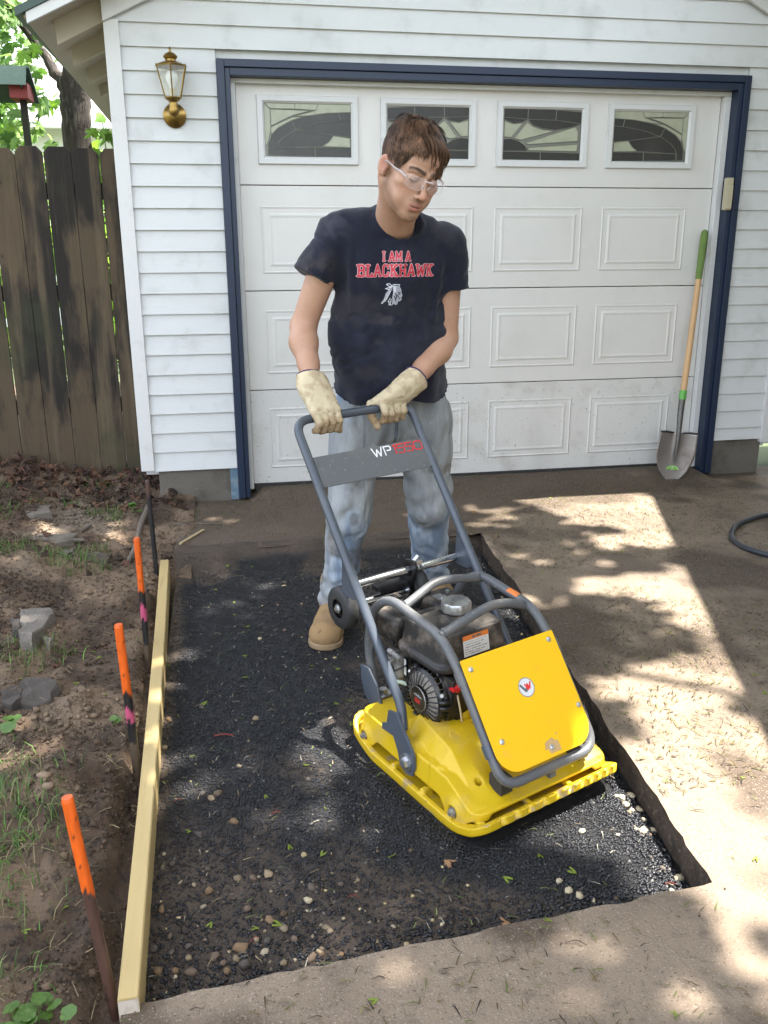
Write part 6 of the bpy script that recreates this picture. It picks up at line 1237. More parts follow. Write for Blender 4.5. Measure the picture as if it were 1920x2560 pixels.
# sprig between trunk and garage
SP = empty('young_maple', (-.78, 1.35, 0), label='slim young maple sprig with bright leaves between the fence and the garage wall', cat='sapling')
worldchild(MB().tube([(-.79, 1.4, 0), (-.795, 1.4, 1.0), (-.79, 1.38, 1.8), (-.80, 1.38, 2.05)], [.010, .008, .005, .003], 6).build('stem', M('green_stem', (.10, .17, .03), rough=.6)), SP)
for k in range(16):
    p = Vector((-.80+lr.gauss(0, .040), 1.36+lr.gauss(0, .08), lr.uniform(1.62, 1.98))); o = bpy.data.objects.new('leaf', protos[lr.randint(2, 5)]); COL.objects.link(o); s_ = lr.uniform(.08, .14)
    nv_ = Vector((lr.gauss(0, .5), -.7, .6)).normalized(); tp_ = Vector((lr.gauss(0, .6), 0, -1)); tp_ = (tp_-nv_*tp_.dot(nv_)).normalized(); b_ = tp_.cross(nv_)
    o.matrix_world = Matrix(((b_.x*s_, tp_.x*s_, nv_.x*s_, p.x), (b_.y*s_, tp_.y*s_, nv_.y*s_, p.y), (b_.z*s_, tp_.z*s_, nv_.z*s_, p.z), (0, 0, 0, 1))); worldchild(o, SP)
# sunlit shrubs and a white house far behind the fence
def bush(x, y, w_, h_, n, col, lab):
    pos = np.array([x, y, h_*.5])+rng.normal(size=(n, 3))*np.array([w_, .5, h_*.33]); B = empty('shrub', (x, y, -.2), label=lab, cat='shrub')
    V, F = leaf_arrays(n, pos, rng.uniform(.10, .17, n), rnd_unit(n)+np.array([.3, -.3, .8]), rnd_unit(n), out=LSIMP)
    worldchild(mesh_obj('foliage', V, F, m_leaf, cols=leafcols(n, len(LSIMP)+1, *col), kind='stuff'), B); b = MB()
    for k in range(5): b.tube([(x+rng.normal()*.1, y, -.2), (x+rng.normal()*w_*.6, y, h_*.8)], [.03, .008], 6)
    worldchild(b.build('stems', m_bark), B)
bush(-3.0, 8.5, 1.1, 2.3, 1500, ((.10, .22, .02), (.30, .45, .05)), 'pale sunlit shrub far behind the fence left of the maple trunk')
bush(-1.5, 7.5, .5, 2.2, 700, ((.08, .18, .02), (.25, .40, .04)), 'bright yellow green shrub behind the fence at the garage corner')
DH = empty('white_house', (-2.5, 13, -.2), label='white house with a gutter far behind the fence', cat='house'); m_wh = M('white_paint_sunlit', (.75, .75, .72), rough=.7)
worldchild(MB().box((-8.5, 13, -.2), (3.0, 16, 3.4)).build('wall', m_wh), DH)
worldchild(MB().prism([(12.4, 3.32), (12.4, 3.40), (15.2, 5.0), (15.2, 4.9)], 0, -8.8, 3.3).build('roof', M('grey_shingles', (.2, .2, .2), rough=.9)), DH)
worldchild(MB().box((-8.8, 12.28, 3.26), (3.3, 12.40, 3.40), bev=.02).build('gutter', m_wh), DH)
for x in (-6.0, -3.2, -.6): worldchild(MB().box((x, 12.97, 1.2), (x+.9, 12.995, 2.3)).build('window', m_pane), DH)
# nesting box on its post
BH = empty('birdhouse', (-1.345, 1.5, 0), label='red birdhouse with a green roof on a wooden post behind the fence', cat='birdhouse')
def bhc(o): return worldchild(o, BH)
bhc(MB().box((-1.305, 1.485, 0), (-1.265, 1.525, 2.19), bev=.003).build('post', m_wood)); bhc(MB().box((-1.345, 1.40, 2.185), (-1.235, 1.60, 2.275), bev=.002).build('box', M('barn_red_paint', (.20, .018, .012), [((.10, .02, .015), 20, .5, .7, .5)], .6)))
for k, (z_a, z_b, yo) in enumerate(((2.25, 2.315, .0), (2.308, 2.372, .03))):
    bhc(MB().prism([(1.33+yo*1.5, z_a), (1.335+yo*1.5+.045, z_b), (1.343+yo*1.5+.045, z_b-.004), (1.345+yo*1.5, z_a)], 0, -1.52, -1.232).build('roof_board', m_bhg := M('green_painted_board', (.030, .075, .045), [((.06, .11, .08), 15, .5, .7, .5)], .5)))
bhc(MB().prism([(1.425, 2.372), (1.67, 2.20), (1.66, 2.19), (1.42, 2.36)], 0, -1.52, -1.215, ).build('roof_board', m_bhg)); bhc(MB().prism([(1.34, 2.245), (1.425, 2.366), (1.655, 2.205), (1.60, 2.20)], 0, -1.27, -1.262).build('gable', M('dark_green_board', (.012, .028, .018), rough=.6)))
# added white block standing in for a sunlit spot beyond the garage corner
bhc2 = empty('sunlit_spot_block', (3.62, .75, DZ), label='added white block standing in for the sunlit spot beyond the right corner of the garage', cat='block')
b = MB(); b.box((-.13, -.1, 0), (.25, .1, .10), bev=.01).box((-.10, -.06, .10), (.25, .08, .16), bev=.01).build('block_body', m_wh, bhc2)
# ------------------------------------------------------------ form board and stakes
m_pine = M('new_pine', (.42, .31, .135), [((.50, .39, .19), 5, .45, .65, .5, (1, .1, 1)), ((.24, .15, .05), 26, .60, .72, .55, (3, .12, 3)), ((.30, .20, .08), 6, .70, .74, .6)], .6, bumps=[(60, .0008, (2, .1, 2))], world=True)
A_ = np.array([-.385, -3.540]); B_e = np.array([-.445, -1.107]); dd = (B_e-A_)/np.linalg.norm(B_e-A_); pp_ = np.array([-dd[1], dd[0]])*-1
FBO = empty('form_board', ((A_[0]+B_e[0])/2, (A_[1]+B_e[1])/2, -.12), label='long new pine form board on edge between the soil and the asphalt', cat='board')
V = []; F = []; NN = 24
for i in range(NN+1):
    t = i/NN; c_ = A_*(1-t)+B_e*t+pp_*.006*math.sin(t*3.1); z_ = -.030+.004*math.sin(t*5)
    for (o_, zz3) in ((-.019, -.125), (.019, -.125), (.019, z_-.003), (.016, z_), (-.016, z_), (-.019, z_-.003)): V.append((c_[0]+pp_[0]*o_, c_[1]+pp_[1]*o_, zz3))
for i in range(NN):
    for j in range(6): a = i*6+j; b_ = i*6+(j+1) % 6; F.append((a, b_, b_+6, a+6))
F += [(5, 4, 3, 2, 1, 0), tuple(NN*6+j for j in range(6))]
worldchild(mesh_obj('plank', V, F, m_pine), FBO)
b = MB(); q0_ = A_-dd*.0015; vs = [b.bm.verts.new((q0_[0]+pp_[0]*o_, q0_[1]+pp_[1]*o_, z_)) for o_, z_ in ((-.0185, -.124), (.0185, -.124), (.0185, -.034), (-.0185, -.034))]; b.bm.faces.new(vs); worldchild(b.build('end_grain', M('dusty_end_grain', (.44, .38, .31), [((.3, .24, .18), 60, .5, .7, .6)], .9, bumps=[(120, .002)])), FBO)
m_or = M('orange_marking_paint', (.62, .10, .008), [((.05, .02, .01), 55, .72, .75, .9), ((.62, .10, .01), 9, .5, .7, .4)], .35, bumps=[(80, .0006)]); m_pk2 = M('pink_marking_paint', (.50, .08, .16), [((.1, .03, .05), 40, .6, .68, .8)], .5)
m_rod = M('black_pipe', (.018, .018, .02), [((.10, .06, .04), 30, .55, .7, .6)], .35, bumps=[(60, .0008)]); m_rust = M('rusty_pipe', (.07, .034, .026), [((.13, .075, .06), 9, .5, .7, .6), ((.05, .03, .025), 25, .5, .65, .7)], .7, bumps=[(50, .0012)])
m_stkw = M('soil_stained_wood', (.08, .058, .038), [((.07, .05, .03), 15, .5, .7, .6)], .9)
m_stkv = M('spray_painted_pipe', (1, 1, 1), [((.05, .03, .02), 120, .68, .74, .6)], .42, bumps=[(90, .0008)], vcol=True)
def stake(b0, t0, r_, parts, lab):
    b0 = Vector(b0); t0 = Vector(t0); S_ = empty('form_stake', b0, label=lab, cat='stake', group='round stakes along the form board')
    cmap = {m_rust: (.075, .038, .028), m_or: (.62, .10, .008), m_stkw: (.08, .058, .038), m_rod: (.014, .013, .014), m_pk2: (.42, .07, .14)}
    for f0, f1, mt, nm in parts:
        rows = max(4, int((f1-f0)*70)); V = []; C = []; n_ = 18; axd = (t0-b0).normalized(); e1 = axd.orthogonal().normalized(); e2 = axd.cross(e1)
        for i in range(rows+1):
            f = f0+(f1-f0)*i/rows; c = b0.lerp(t0, f)-b0; rr = r_*(.86 if (f1 == 1 and i == rows) else 1.0)
            for j in range(n_):
                a = 2*math.pi*j/n_; q_ = c+(e1*math.cos(a)+e2*math.sin(a))*(rr+noise.noise(Vector((math.cos(a)*2, math.sin(a)*2, f*30)))*.0004); V.append(tuple(q_))
                fj = f+(vnoise(np.array([[math.cos(a)*2.2+5, math.sin(a)*2.2+5, f*9.]]), 3)[0]-.35)*.075; own = mt
                for g0__, g1__, m2, _ in parts:
                    if g0__ <= fj < g1__: own = m2
                if f > .93: own = parts[-1][2]
                chip = vnoise(np.array([[math.cos(a)*9, math.sin(a)*9, f*60.+b0.y]]), 5)[0]; C.append((.03, .018, .012) if chip > .86 else tuple(np.array(cmap[own])*(.75+.5*vnoise(np.array([[a*3, f*25., 2.]]), 8)[0])))
        F = [(i*n_+j, i*n_+(j+1) % n_, (i+1)*n_+(j+1) % n_, (i+1)*n_+j) for i in range(rows) for j in range(n_)]
        if f1 == 1: F.append(tuple(rows*n_+j for j in range(n_)))
        mesh_obj(nm, V, F, m_stkv, S_, cols=np.array(C), smooth=False)
ZB = -.13
stake((-.426, -3.46, ZB), (-.467, -3.45, .348), .0112, [(-.05, .30, m_rust, 'shaft'), (.30, .575, m_rust, 'shaft'), (.575, 1, m_or, 'painted_end')], 'stake with a rusty shaft and glossy orange top, nearest the bottom edge')
stake((-.444, -2.66, ZB), (-.457, -2.655, .336), .0118, [(-.05, .26, m_stkw, 'tip'), (.26, .40, m_rod, 'shaft'), (.40, .47, m_pk2, 'paint_band'), (.47, .56, m_rod, 'shaft'), (.56, 1, m_or, 'painted_end')], 'stake with an orange top over a black shaft, second from the bottom edge')
stake((-.460, -1.98, ZB), (-.463, -1.975, .356), .0108, [(-.05, .20, m_stkw, 'tip'), (.20, .40, m_rod, 'shaft'), (.40, .50, m_pk2, 'paint_band'), (.50, .60, m_rod, 'shaft'), (.60, 1, m_or, 'painted_end')], 'thin stake with orange top and pink band, third from the bottom edge')
stake((-.478, -1.15, ZB), (-.487, -1.14, .342), .0105, [(-.05, .88, m_rod, 'shaft'), (.88, 1, m_rust, 'rusty_end')], 'black stake with a small rusty top by the garage corner')
# ------------------------------------------------------------ rubble, slabs, sticks
m_conc = M('broken_concrete', (.15, .132, .112), [((.08, .062, .046), 6, .5, .68, .6), ((.40, .38, .35), 70, .6, .7, .5), ((.10, .08, .065), 45, .6, .72, .5)], .92, bumps=[(60, .005), (220, .002)], world=True)
def slab(name, poly, zb, th, mat, lab, cat, grp=None, tilt=(0, 0), shrink=.9, rough=.011):
    poly = np.array(poly); c = poly.mean(0); area = 0.5*sum(poly[i][0]*poly[(i+1) % len(poly)][1]-poly[(i+1) % len(poly)][0]*poly[i][1] for i in range(len(poly)))
    if area < 0: poly = poly[::-1]
    b = MB(); dense = []
    for i in range(len(poly)):
        for k in range(4): t = k/4; dense.append(poly[i]*(1-t)+poly[(i+1) % len(poly)]*t)
    rings = []
    for f_, z_ in ((1.06, 0), (1.02, th*.6), (.985, th*.93), (.93, th), (.6, th*1.02), (.28, th*1.02)):
        rings.append([b.bm.verts.new((c[0]+(p[0]-c[0])*f_, c[1]+(p[1]-c[1])*f_, zb+z_+tilt[0]*(p[0]-c[0])*f_+tilt[1]*(p[1]-c[1])*f_)) for p in dense])
    m_ = len(dense)
    for A1, B1 in zip(rings, rings[1:]):
        for j in range(m_): b.bm.faces.new((A1[j], A1[(j+1) % m_], B1[(j+1) % m_], B1[j]))
    b.bm.faces.new(rings[-1])
    for v in b.bm.verts: v.co += Vector((noise.noise(v.co*28), noise.noise(v.co*28+Vector((9, 0, 0))), noise.noise(v.co*22+Vector((0, 9, 0)))))*rough
    for v in b.bm.verts: v.co -= Vector((c[0], c[1], zb))
    o = b.build(name, mat); o.location = (c[0], c[1], zb); return tag(o, lab, cat, grp)
sh_ = lambda p: float(soil_h(np.array(p[0]), np.array(p[1])))
def szz(poly): return np.mean([sh_(p) for p in poly])
slab('concrete_chunk', PTS['chunk1'], szz(PTS['chunk1'])-.03, .075, m_conc, 'largest pale concrete chunk, wedge shaped, lying on the soil', 'rubble', 'rubble on the soil', (-.15, -.1))
m_concd = M('tarred_concrete', (.062, .052, .044), [((.03, .022, .018), 6, .5, .68, .6), ((.16, .14, .12), 60, .6, .7, .7)], .95, bumps=[(60, .006), (220, .002)], world=True)
slab('concrete_chunk', PTS['chunk2'], szz(PTS['chunk2'])-.035, .060, m_concd, 'dark edged concrete chunk below the large pale one', 'rubble', 'rubble on the soil', (.0, .15))
slab('concrete_chunk', PTS['chunk3'], szz(PTS['chunk3'])-.03, .050, m_concd, 'brown concrete chunk at the left edge beside the dark edged one', 'rubble', 'rubble on the soil')
slab('concrete_chunk', PTS['chunk4'], szz(PTS['chunk4'])-.02, .05, m_concd, 'small grey chunk touching the left side of the largest one', 'rubble', 'rubble on the soil')
slab('concrete_chunk', PTS['chunk5'], szz(PTS['chunk5'])-.02, .040, m_conc, 'smallest crumbly chunk right of the wedge shaped one', 'rubble', 'rubble on the soil')
m_pav = M('soiled_paving', (.13, .112, .09), [((.05, .034, .022), 5, .48, .62, .85), ((.3, .28, .25), 60, .6, .7, .4)], .9, bumps=[(80, .003)], world=True)
for k, lab in (('pav1', 'half buried paving slab nearest the fence'), ('pav2', 'half buried paving slab nearest the orange stakes'), ('pav3', 'sunlit paving slab under the dark stick')):
    slab('paving_slab', PTS[k], szz(PTS[k])-.035, .045, m_pav, lab, 'paving slab', 'old slabs sunk in the soil', rough=.003)
def stick(pts, r_, mat, lab, z=None, name='stick'):
    P3 = [(p[0], p[1], (sh_(p) if p[0] < -.40 else DZ)+r_*.9) for p in pts]; P4 = bend(P3, .05, 4)
    c = Vector(P4[0]); o = MB().tube([Vector(p)-c for p in P4], [r_*(1-.4*i/len(P4)) for i in range(len(P4))], 8).build(name, mat, smooth=60); o.location = c; return tag(o, lab, 'stick')
m_stk = M('grey_bark_stick', (.13, .105, .085), [((.25, .22, .18), 20, .5, .7, .5)], .9, bumps=[(60, .002)]); m_straw = M('dry_straw', (.42, .33, .19), rough=.8)
stick(PTS['stickA'], .010, m_stk, 'short grey stick on the soil in front of the fence'); stick(PTS['stickB'], .014, m_stk, 'thick dark stick lying across the sunlit paving slab')
stick(PTS['root'], .015, m_stk, 'curved grey root beside the black stake'); stick(PTS['stickD'], .007, m_straw, 'pale straw stick lying on the concrete below the foundation block')
stick(PTS['stickE'], .004, m_stk, 'thin dark twig on the concrete in front of the navy trim')
# ------------------------------------------------------------ loose matter
def rocks(name, pos, size, mat, cols=None, squash=.7, sub=0, jit=(.8, 1.15), cuts=0, **kw):
    """irregular stones merged in one mesh"""
    n = len(pos); O = np.array([(1, 0, 0), (-1, 0, 0), (0, 1, 0), (0, -1, 0), (0, 0, 1), (0, 0, -1)], float)
    F0 = np.array([(0, 2, 4), (2, 1, 4), (1, 3, 4), (3, 0, 4), (2, 0, 5), (1, 2, 5), (3, 1, 5), (0, 3, 5)])
    if sub:
        vs = O.tolist(); mp_ = {}; fs = []
        def mid(a, b):
            k = (min(a, b), max(a, b))
            if k not in mp_: m_ = (np.array(vs[a])+vs[b])/2; vs.append((m_/np.linalg.norm(m_)).tolist()); mp_[k] = len(vs)-1
            return mp_[k]
        for a, b, c in F0: ab, bc, ca = mid(a, b), mid(b, c), mid(c, a); fs += [(a, ab, ca), (b, bc, ab), (c, ca, bc), (ab, bc, ca)]
        O = np.array(vs); F0 = np.array(fs)
    k = len(O); sc = size[:, None, None]*rng.uniform(.65, 1.3, (n, 1, 3))*rng.uniform(*jit, (n, k, 1)); q = rng.normal(size=(n, 4)); q /= np.linalg.norm(q, axis=1, keepdims=True); w_, x, y, z = q.T
    P0_ = O[None]*sc
    for _ in range(cuts): dcut = rnd_unit(n); ov = np.maximum((P0_*dcut[:, None]).sum(2)-.58*size[:, None], 0); P0_ = P0_-ov[:, :, None]*dcut[:, None]
    R = np.stack([1-2*(y*y+z*z), 2*(x*y-z*w_), 2*(x*z+y*w_), 2*(x*y+z*w_), 1-2*(x*x+z*z), 2*(y*z-x*w_), 2*(x*z-y*w_), 2*(y*z+x*w_), 1-2*(x*x+y*y)], 1).reshape(n, 3, 3)
    V = np.einsum('nij,nkj->nki', R, P0_); V[:, :, 2] *= squash; V += pos[:, None]
    F = (F0[None]+(np.arange(n)*k)[:, None, None]).reshape(-1, 3).astype(np.int32)
    return mesh_obj(name, V.reshape(-1, 3), F, mat, cols=None if cols is None else np.repeat(cols, k, axis=0), **kw)
# asphalt crumbs
n = 190000; px = rng.uniform(-.39, 1.06, n); py = rng.uniform(-3.52, -.96, n); ok = (px < pitx(py)-.012) & (py > pity(px)+.006); px, py = px[ok], py[ok]
az, dmm = asph_z(px, py); nearfront = np.clip((-py-1.0)/2.4, 0, 1); edgew = np.clip(1-np.minimum(pitx(py)-px, py-pity(px))/.18, 0, 1)
um_ = (px-MO_[0])*MF_[0]+(py-MO_[1])*MF_[1]; vm_ = (px-MO_[0])*MS_[0]+(py-MO_[1])*MS_[1]; under = (np.abs(um_-.02) < .30) & (np.abs(vm_+.03) < .25)
ok = ~under & (rng.random(len(px)) < (.30+.6*nearfront+.5*edgew)*(1-.78*dmm)); px, py, az = px[ok], py[ok], az[ok]; n = len(px)
m_crumb = M('asphalt_crumbs', (1, 1, 1), rough=.4, vcol=True, spec=.5)
cc = np.tile([.0075, .008, .0105], (n, 1))*rng.uniform(.4, 2.0, (n, 1)); gl_ = rng.random(n) < .012; cc[gl_] = (.12, .11, .10)
rocks('asphalt_crumbs', np.stack([px, py, az+.0012], 1), rng.uniform(.0014, .0046, n)*(1+.15*np.clip((-py-1.0)/2.4, 0, 1))*(1+.5*np.clip(1-np.minimum(pitx(py)-px, py-pity(px))/.15, 0, 1)), m_crumb, cc, kind='stuff', jit=(.6, 1.3))
# fallen gravel and grit
def scatter(n, x0, x1, y0, y1, dens): x = rng.uniform(x0, x1, n); y = rng.uniform(y0, y1, n); k = rng.random(n) < dens(x, y); return x[k], y[k]
Pn = lambda x, y, s_, sd_=0: fbm(np.stack([x, y], -1)*s_, 3, sd_)
gx1, gy1 = scatter(4200, -.36, 1.02, -3.50, -1.0, lambda x, y: np.where((x < pitx(y)-.01) & (y > pity(x)+.006), .012+.75*ss(-2.95, -3.3, y)*ss(.50, -.05, x+.8*(Pn(x, y, 4, 3)-.5))+.40*ss(.13, .02, pitx(y)-x)*ss(-1.9, -2.6, y)+.28*ss(.30, .03, y-pity(x))*ss(.45, .62, Pn(x, y, 5, 7))+.10*ss(.55, .65, Pn(x, y, 3, 9)), 0))
k_ = ~((np.abs((gx1-MO_[0])*MF_[0]+(gy1-MO_[1])*MF_[1]-.02) < .31) & (np.abs((gx1-MO_[0])*MS_[0]+(gy1-MO_[1])*MS_[1]+.03) < .26)); gx1, gy1 = gx1[k_], gy1[k_]; z1_, _ = asph_z(gx1, gy1); n = len(gx1); sz = rng.uniform(.0022, .0060, n)*(1+1.1*(rng.random(n) < .12)); pal = np.array([(.20, .155, .10), (.11, .07, .04), (.36, .30, .20), (.10, .078, .06), (.055, .042, .032), (.38, .30, .16)]); cg = pal[rng.integers(0, 6, n)]*rng.uniform(.6, 1.05, (n, 1))
m_stone = M('gravel_stone', (1, 1, 1), rough=.8, vcol=True, bumps=[(200, .001)])
rocks('gravel', np.stack([gx1, gy1, z1_+sz*.15], 1), sz*1.15, m_stone, cg, sub=1, cuts=7, kind='stuff')
gx2, gy2 = scatter(2600, -.4, 3.2, -4.2, .02, lambda x, y: np.where(inpit(x, y), 0, .10+.5*ss(.5, .7, Pn(x, y, 3, 12)))); n = len(gx2); sz = rng.uniform(.0015, .0042, n)
rocks('grit', np.stack([gx2, gy2, hdrive(gx2, gy2)+sz*.3], 1), sz, m_stone, pal[rng.integers(0, 6, n)]*rng.uniform(.35, 1.0, (n, 1)), kind='stuff')
# the stones one can point at
def stone_obj(x, y, r_, col, lab, grp, name='stone', zf=None):
    o = rocks(name, np.zeros((1, 3)), np.array([min(r_, .018)*1.15]), m_stone, np.array([col])*rng.uniform(.85, 1.1), sub=1, cuts=8); z = (float(asph_z(np.array([x]), np.array([y]))[0][0]) if zf is None else zf)+r_*.22
    o.location = (x, y, z); return tag(o, lab, 'stone', grp)
for i, (x, y, r_) in enumerate(PTS['pale']): stone_obj(x, y, r_*.72, (.42, .35, .23), ('larger' if r_ > .0155 else 'small')+' pale cream stone '+('against the cut edge right of the compactor' if x > .72 else 'on the asphalt in front of the compactor'), 'pale stones on the right of the asphalt')
for i, (x, y, r_) in enumerate(PTS['tan']): stone_obj(x, y, r_*.72, [(.16, .10, .052), (.11, .076, .052), (.22, .165, .10), (.075, .062, .052)][i % 4], ['orange brown', 'dull brown', 'tan', 'dark grey'][i % 4]+' pebble '+('beside the form board' if x < -.15 else 'near the front concrete edge' if y < -3.1 else 'in the open asphalt left of the compactor'), 'tan pebbles in the asphalt')
for (x, y), lab in zip(PTS['brownstone'], ('round brown stone in the soil beside black crumbs', 'small grey stone behind the round brown one')): stone_obj(x, y, .022, (.22, .15, .10), lab, 'loose stones in the soil', zf=sh_((x, y)))
# soil clods
x, y = scatter(48000, -1.7, -.42, -4.0, .35, lambda x, y: .25+.75*ss(.42, .62, Pn(x, y, 3.2, 15))); n = len(x); sz = rng.uniform(.0018, .0075, n)*(1+1.3*(rng.random(n) < .06)); cb_ = soil_col(x, y)*rng.uniform(.45, 1.35, (n, 1))
rocks('soil_crumbs', np.stack([x, y, soil_h(x, y)+sz*.3], 1), sz, M('soil_crumb', (1, 1, 1), rough=.95, vcol=True), cb_, kind='stuff')
# grass and straw blades
def blades(name, x, y, z, ln, wd, cols, mat, lean=.5, flat=False, **kw):
    n = len(x); a = rng.uniform(0, 2*math.pi, n); L = lean*rng.uniform(.3, 1.3, n); d = np.stack([np.cos(a), np.sin(a)], 1); P = []
    for t in (0, .35, .7, 1.0):
        h_ = ln*t*np.cos(L*t) if not flat else ln*0+.002+.006*np.sin(t*3.1)*rng.random(n); r_ = ln*np.sin(L*t)*t if not flat else ln*(t-.5)
        c = np.stack([x+d[:, 0]*r_, y+d[:, 1]*r_, z+h_], 1); w2 = wd*(1-t**2*.95); sdv = np.stack([-d[:, 1]*w2, d[:, 0]*w2, 0*w2], 1); P += [c-sdv, c+sdv]
    V = np.stack(P, 1).reshape(-1, 3); F0 = np.array([(0, 1, 3, 2), (2, 3, 5, 4), (4, 5, 7, 6)]); F = (F0[None]+(np.arange(n)*8)[:, None, None]).reshape(-1, 4).astype(np.int32)
    return mesh_obj(name, V, F, mat, cols=np.repeat(cols, 8, axis=0), **kw)
m_grass = M('grass_blade', (1, 1, 1), rough=.5, vcol=True, trans=.35); m_dry = M('dry_litter', (1, 1, 1), rough=.85, vcol=True)
def gd(x, y): return np.clip(ss(-.62, -.82, x+.25*(Pn(x, y, 4, 21)-.5))*ss(-2.5, -3.1, y)*1.3+.55*ss(-.95, -1.1, x)*ss(-2.2, -2.6, y)+.5*ss(.60, .68, Pn(x, y, 3.5, 23))*ss(-.55, -.7, x)+.35*ss(-.5, -.62, x)*ss(-3.05, -3.3, y), 0, 1)*ss(.22, .42, Pn(x, y, 6, 25))
x, y = scatter(42000, -1.5, -.47, -4.1, .3, gd); n = len(x); gc = np.array([.035, .10, .012])*(1-rng.random((n, 1)))+np.array([.12, .23, .04])*rng.random((n, 1)); dry = rng.random(n) < .22; gc[dry] = np.array([.26, .21, .10])*rng.uniform(.6, 1.1, (dry.sum(), 1))
blades('grass', x, y, soil_h(x, y), rng.uniform(.02, .075, n), rng.uniform(.0008, .0018, n), gc, m_grass, lean=1.1, kind='stuff')
x, y = scatter(7000, -1.5, -.42, -4.0, .3, lambda x, y: .12+.6*ss(.52, .66, Pn(x, y, 3, 31))); n = len(x)
blades('straw', x, y, soil_h(x, y)+.002, rng.uniform(.015, .06, n), rng.uniform(.0005, .0012, n), np.array([.30, .23, .13])*rng.uniform(.4, 1.1, (n, 1)), m_dry, flat=True, kind='stuff')
# catkins, bud scales and twigs blown over the drive
def dd_(x, y):
    base_ = .10+.95*ss(.50, .66, Pn(x, y, 2.4, 41)+.10*ss(-.1, -.5, y)+.10*ss(.9, 1.8, x)*ss(-3.0, -2.2, y)); return np.where((x < pitx(y)+.01) & (y > pity(x)-.01) & (y < PYB), 0, base_*np.where(y < -3.1, .25, 1))
x, y = scatter(42000, -.4, 3.6, -4.2, -.02, dd_); n = len(x); pc = np.array([(.06, .036, .016), (.12, .085, .03), (.10, .12, .025), (.17, .13, .05), (.03, .02, .012)])[rng.integers(0, 5, n)]*rng.uniform(.6, 1.1, (n, 1))
blades('fallen_litter', x, y, hdrive(x, y)+.001, rng.uniform(.008, .040, n), rng.uniform(.0007, .0019, n), pc, m_dry, flat=True, kind='stuff')
x, y = scatter(1500, -.38, 1.0, -3.45, -1.0, lambda x, y: np.where((x < pitx(y)-.02) & (y > pity(x)+.02), .35, 0)); n = len(x)
blades('asphalt_litter', x, y, asph_z(x, y)[0]+.003, rng.uniform(.008, .035, n), rng.uniform(.0006, .0014, n), np.array([(.30, .22, .12), (.16, .20, .05), (.30, .28, .22)])[rng.integers(0, 3, n)]*rng.uniform(.5, 1, (n, 1)), m_dry, flat=True, kind='stuff')
# brown leaves along the fence foot
def lit(x, y): return ss(-.40, -.05, y+.12*(Pn(x, y, 6, 51)-.5))*.75+.10*ss(.5, .65, Pn(x, y, 4, 53))
x, y = scatter(2600, -2.2, -.38, -2.2, .50, lit); n = len(x); pos = np.stack([x, y, soil_h(x, y)+.010+.035*rng.random(n)*ss(-.3, .1, y)], 1)
V, F = leaf_arrays(n, pos, rng.uniform(.025, .070, n), rnd_unit(n)*.7+np.array([0, -.2, .9]), rnd_unit(n), fold=.8); k_ = len(LOUT)+1; t_ = rng.random(n)[:, None]; lc = (np.array([.115, .052, .026])*(1-t_)+np.array([.030, .018, .012])*t_)*rng.uniform(.6, 1.3, (n, 1))
V = V+(np.stack([fbm(V*38, 2, 3), fbm(V*38, 2, 5), fbm(V*38, 2, 7)], 1)-.5)*.05; mesh_obj('leaf_litter', V, F, M('brown_leaf', (1, 1, 1), rough=.8, vcol=True, trans=.1, bumps=[(40, .002)]), cols=np.repeat(lc, k_, axis=0), kind='stuff')
# winged maple seeds, each one a thing
SEED = MB()
for s_ in (-1, 1):
    c = [(0, 0, .002), (.004*s_, .004, .004), (.010*s_, .016, .003), (.012*s_, .026, .002), (.007*s_, .030, .002), (.002*s_, .018, .003), (-.001*s_, .006, .003)]
    vs = [SEED.bm.verts.new(p) for p in c]; SEED.bm.faces.new(vs)
SEED.lathe([(0, -.003), (.003, 0), (0, .004)], (0, .001, .003), (0, 1, .1), 6, cap=False)
m_seed = M('green_maple_seed', (.17, .23, .022), rough=.55, trans=.3); so = SEED.build('maple_seed', m_seed); sme = so.data; bpy.data.objects.remove(so)
def seed_at(x, y, z, lab, grp, sc_):
    o = bpy.data.objects.new('maple_seed', sme); COL.objects.link(o); o.location = (x, y, z+.003); o.rotation_euler = (random.uniform(-.3, .3), random.uniform(-.3, .3), random.uniform(0, 6.28)); o.scale = (sc_,)*3; tag(o, lab, 'seed', grp)
for x, y in PTS['seeds']:
    onp_ = bool(inpit(np.array(x), np.array(y))); z = float(asph_z(np.array([x]), np.array([y]))[0][0]) if onp_ else float(hdrive(np.array(x), np.array(y)))
    seed_at(x, y, z, ('green winged maple seed on the asphalt '+('behind the compactor' if y > -2 else 'left of the compactor' if x < .25 and y > -2.9 else 'in front of the compactor')) if onp_ else ('green winged maple seed on the concrete '+('in the right half of the driveway' if x > 1.1 else 'along the bottom edge')), 'maple seeds on the asphalt' if onp_ else 'maple seeds on the driveway', random.uniform(.5, .8))
for x, y in PTS['seedsL']: seed_at(x, y, sh_((x, y)), 'green winged maple seed on the soil '+('near the fence' if y > -1.5 else 'beside the concrete chunks' if y > -2.6 else 'by the nearest orange stake'), 'maple seeds on the soil', random.uniform(.5, .75))
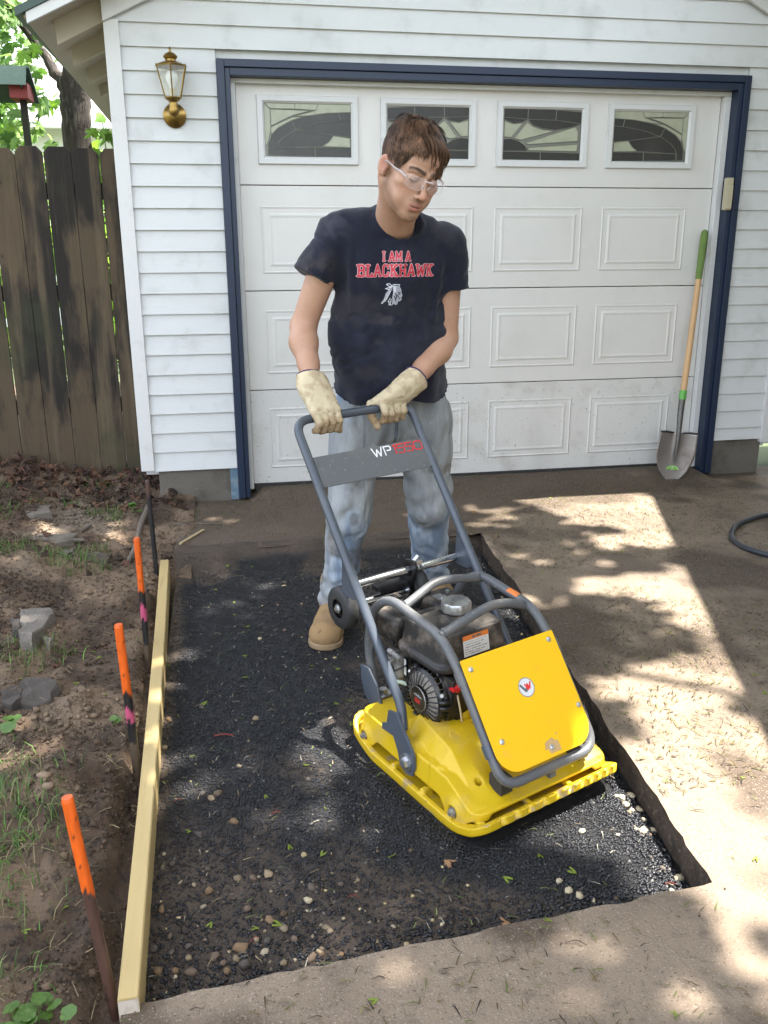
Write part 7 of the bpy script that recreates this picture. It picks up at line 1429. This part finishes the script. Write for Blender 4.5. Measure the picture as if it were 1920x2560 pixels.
# low weeds with round leaves
m_weed = M('ground_ivy_leaf', (.075, .15, .025), [((.12, .21, .035), 30, .45, .65, .6)], .5, trans=.3, bumps=[(80, .002)])
def weed(x, y, r_, lab, grp=None, nleaf=4, z=None):
    W = empty('weed', (x, y, sh_((x, y)) if z is None else z), label=lab, cat='weed', group=grp); wr = random.Random(int(x*1000+y*77))
    for k in range(nleaf):
        a = wr.random()*6.28; rr = wr.uniform(0, r_*1.7); cx_, cy_, h_ = math.cos(a)*rr, math.sin(a)*rr, wr.uniform(.018, .045); q = r_*wr.uniform(.75, 1.1); b = MB(); c = b.bm.verts.new((cx_, cy_, h_)); tx, ty = wr.uniform(-.35, .35), wr.uniform(-.35, .35)
        rim_ = [b.bm.verts.new((cx_+q*math.cos(t)*(1-.25*math.exp(-((t-3.14)/.3)**2)), cy_+q*math.sin(t), h_+.0015*math.sin(t*6)+tx*q*math.cos(t)+ty*q*math.sin(t)+.002)) for t in np.linspace(0, 2*math.pi, 16, endpoint=False)]
        for i in range(16): b.bm.faces.new((c, rim_[i], rim_[(i+1) % 16]))
        b.tube([(0, 0, 0), (cx_*.5, cy_*.5, h_*.7), (cx_, cy_, h_-.001)], .0012, 5); b.build('leaf', m_weed, W, smooth=60)
for i, (x, y) in enumerate(PTS['clover'][:11]): weed(x, y, .017, 'low weed with round scalloped leaves at the bottom left corner', 'round leaved weeds in the bottom left corner', 2)
weed(*PTS['clover'][11], .020, 'round leaved weed at the left edge beside the rubble', None, 4); weed(*PTS['clover'][13], .014, 'small dull green weed right of the dark edged chunk', None, 2)
for i, (x, y) in enumerate(PTS['cloverback'][:2]): weed(x, y, .022, 'small heart leaved weed beside the root near the black stake' if i == 0 else 'smaller weed touching the heart leaved one by the root', None, 3)
# red mulch slivers
m_red_m = M('red_mulch', (.12, .018, .012), rough=.8)
for i, (x, y) in enumerate(PTS['redmulch']):
    z = float(asph_z(np.array([x]), np.array([y]))[0][0]); a = random.uniform(-.4, .6); L_ = .012 if i != 4 else .03
    o = MB().tube([(-L_*math.cos(a), -L_*math.sin(a), .002), (0, .004, .006), (L_*math.cos(a), L_*math.sin(a), .003)], .0012 if i != 4 else .003, 5).build('mulch_sliver', m_red_m, label='thin red sliver of mulch lying on the asphalt' if i != 4 else 'broad reddish bark strip lying in the middle of the asphalt', cat='mulch', group='red mulch slivers' if i != 4 else None); o.location = (x, y, z+.003)
m_bl = M('curled_brown_leaf', (.24, .13, .06), [((.14, .07, .035), 30, .45, .65, .6)], .8)
for i, (x, y) in enumerate(PTS['leafb']):
    V, F = leaf_arrays(1, np.zeros((1, 3)), np.array([.035]), np.array([[.1, 0, 1.]]), np.array([[math.cos(i*2), math.sin(i*2), 0]]), fold=.7); z = float(asph_z(np.array([x]), np.array([y]))[0][0]) if inpit(np.array(x), np.array(y)) else DZ
    o = mesh_obj('dry_leaf', V, F, m_bl, label=['curled brown leaf on the asphalt in front of the compactor', 'brown leaf scrap at the front edge of the asphalt', 'dark curled leaf on the concrete near the shovel', 'brown leaf on the concrete behind the right leg', 'dark leaf clump beside the cut corner'][i], cat='leaf'); o.location = (x, y, z+.016)
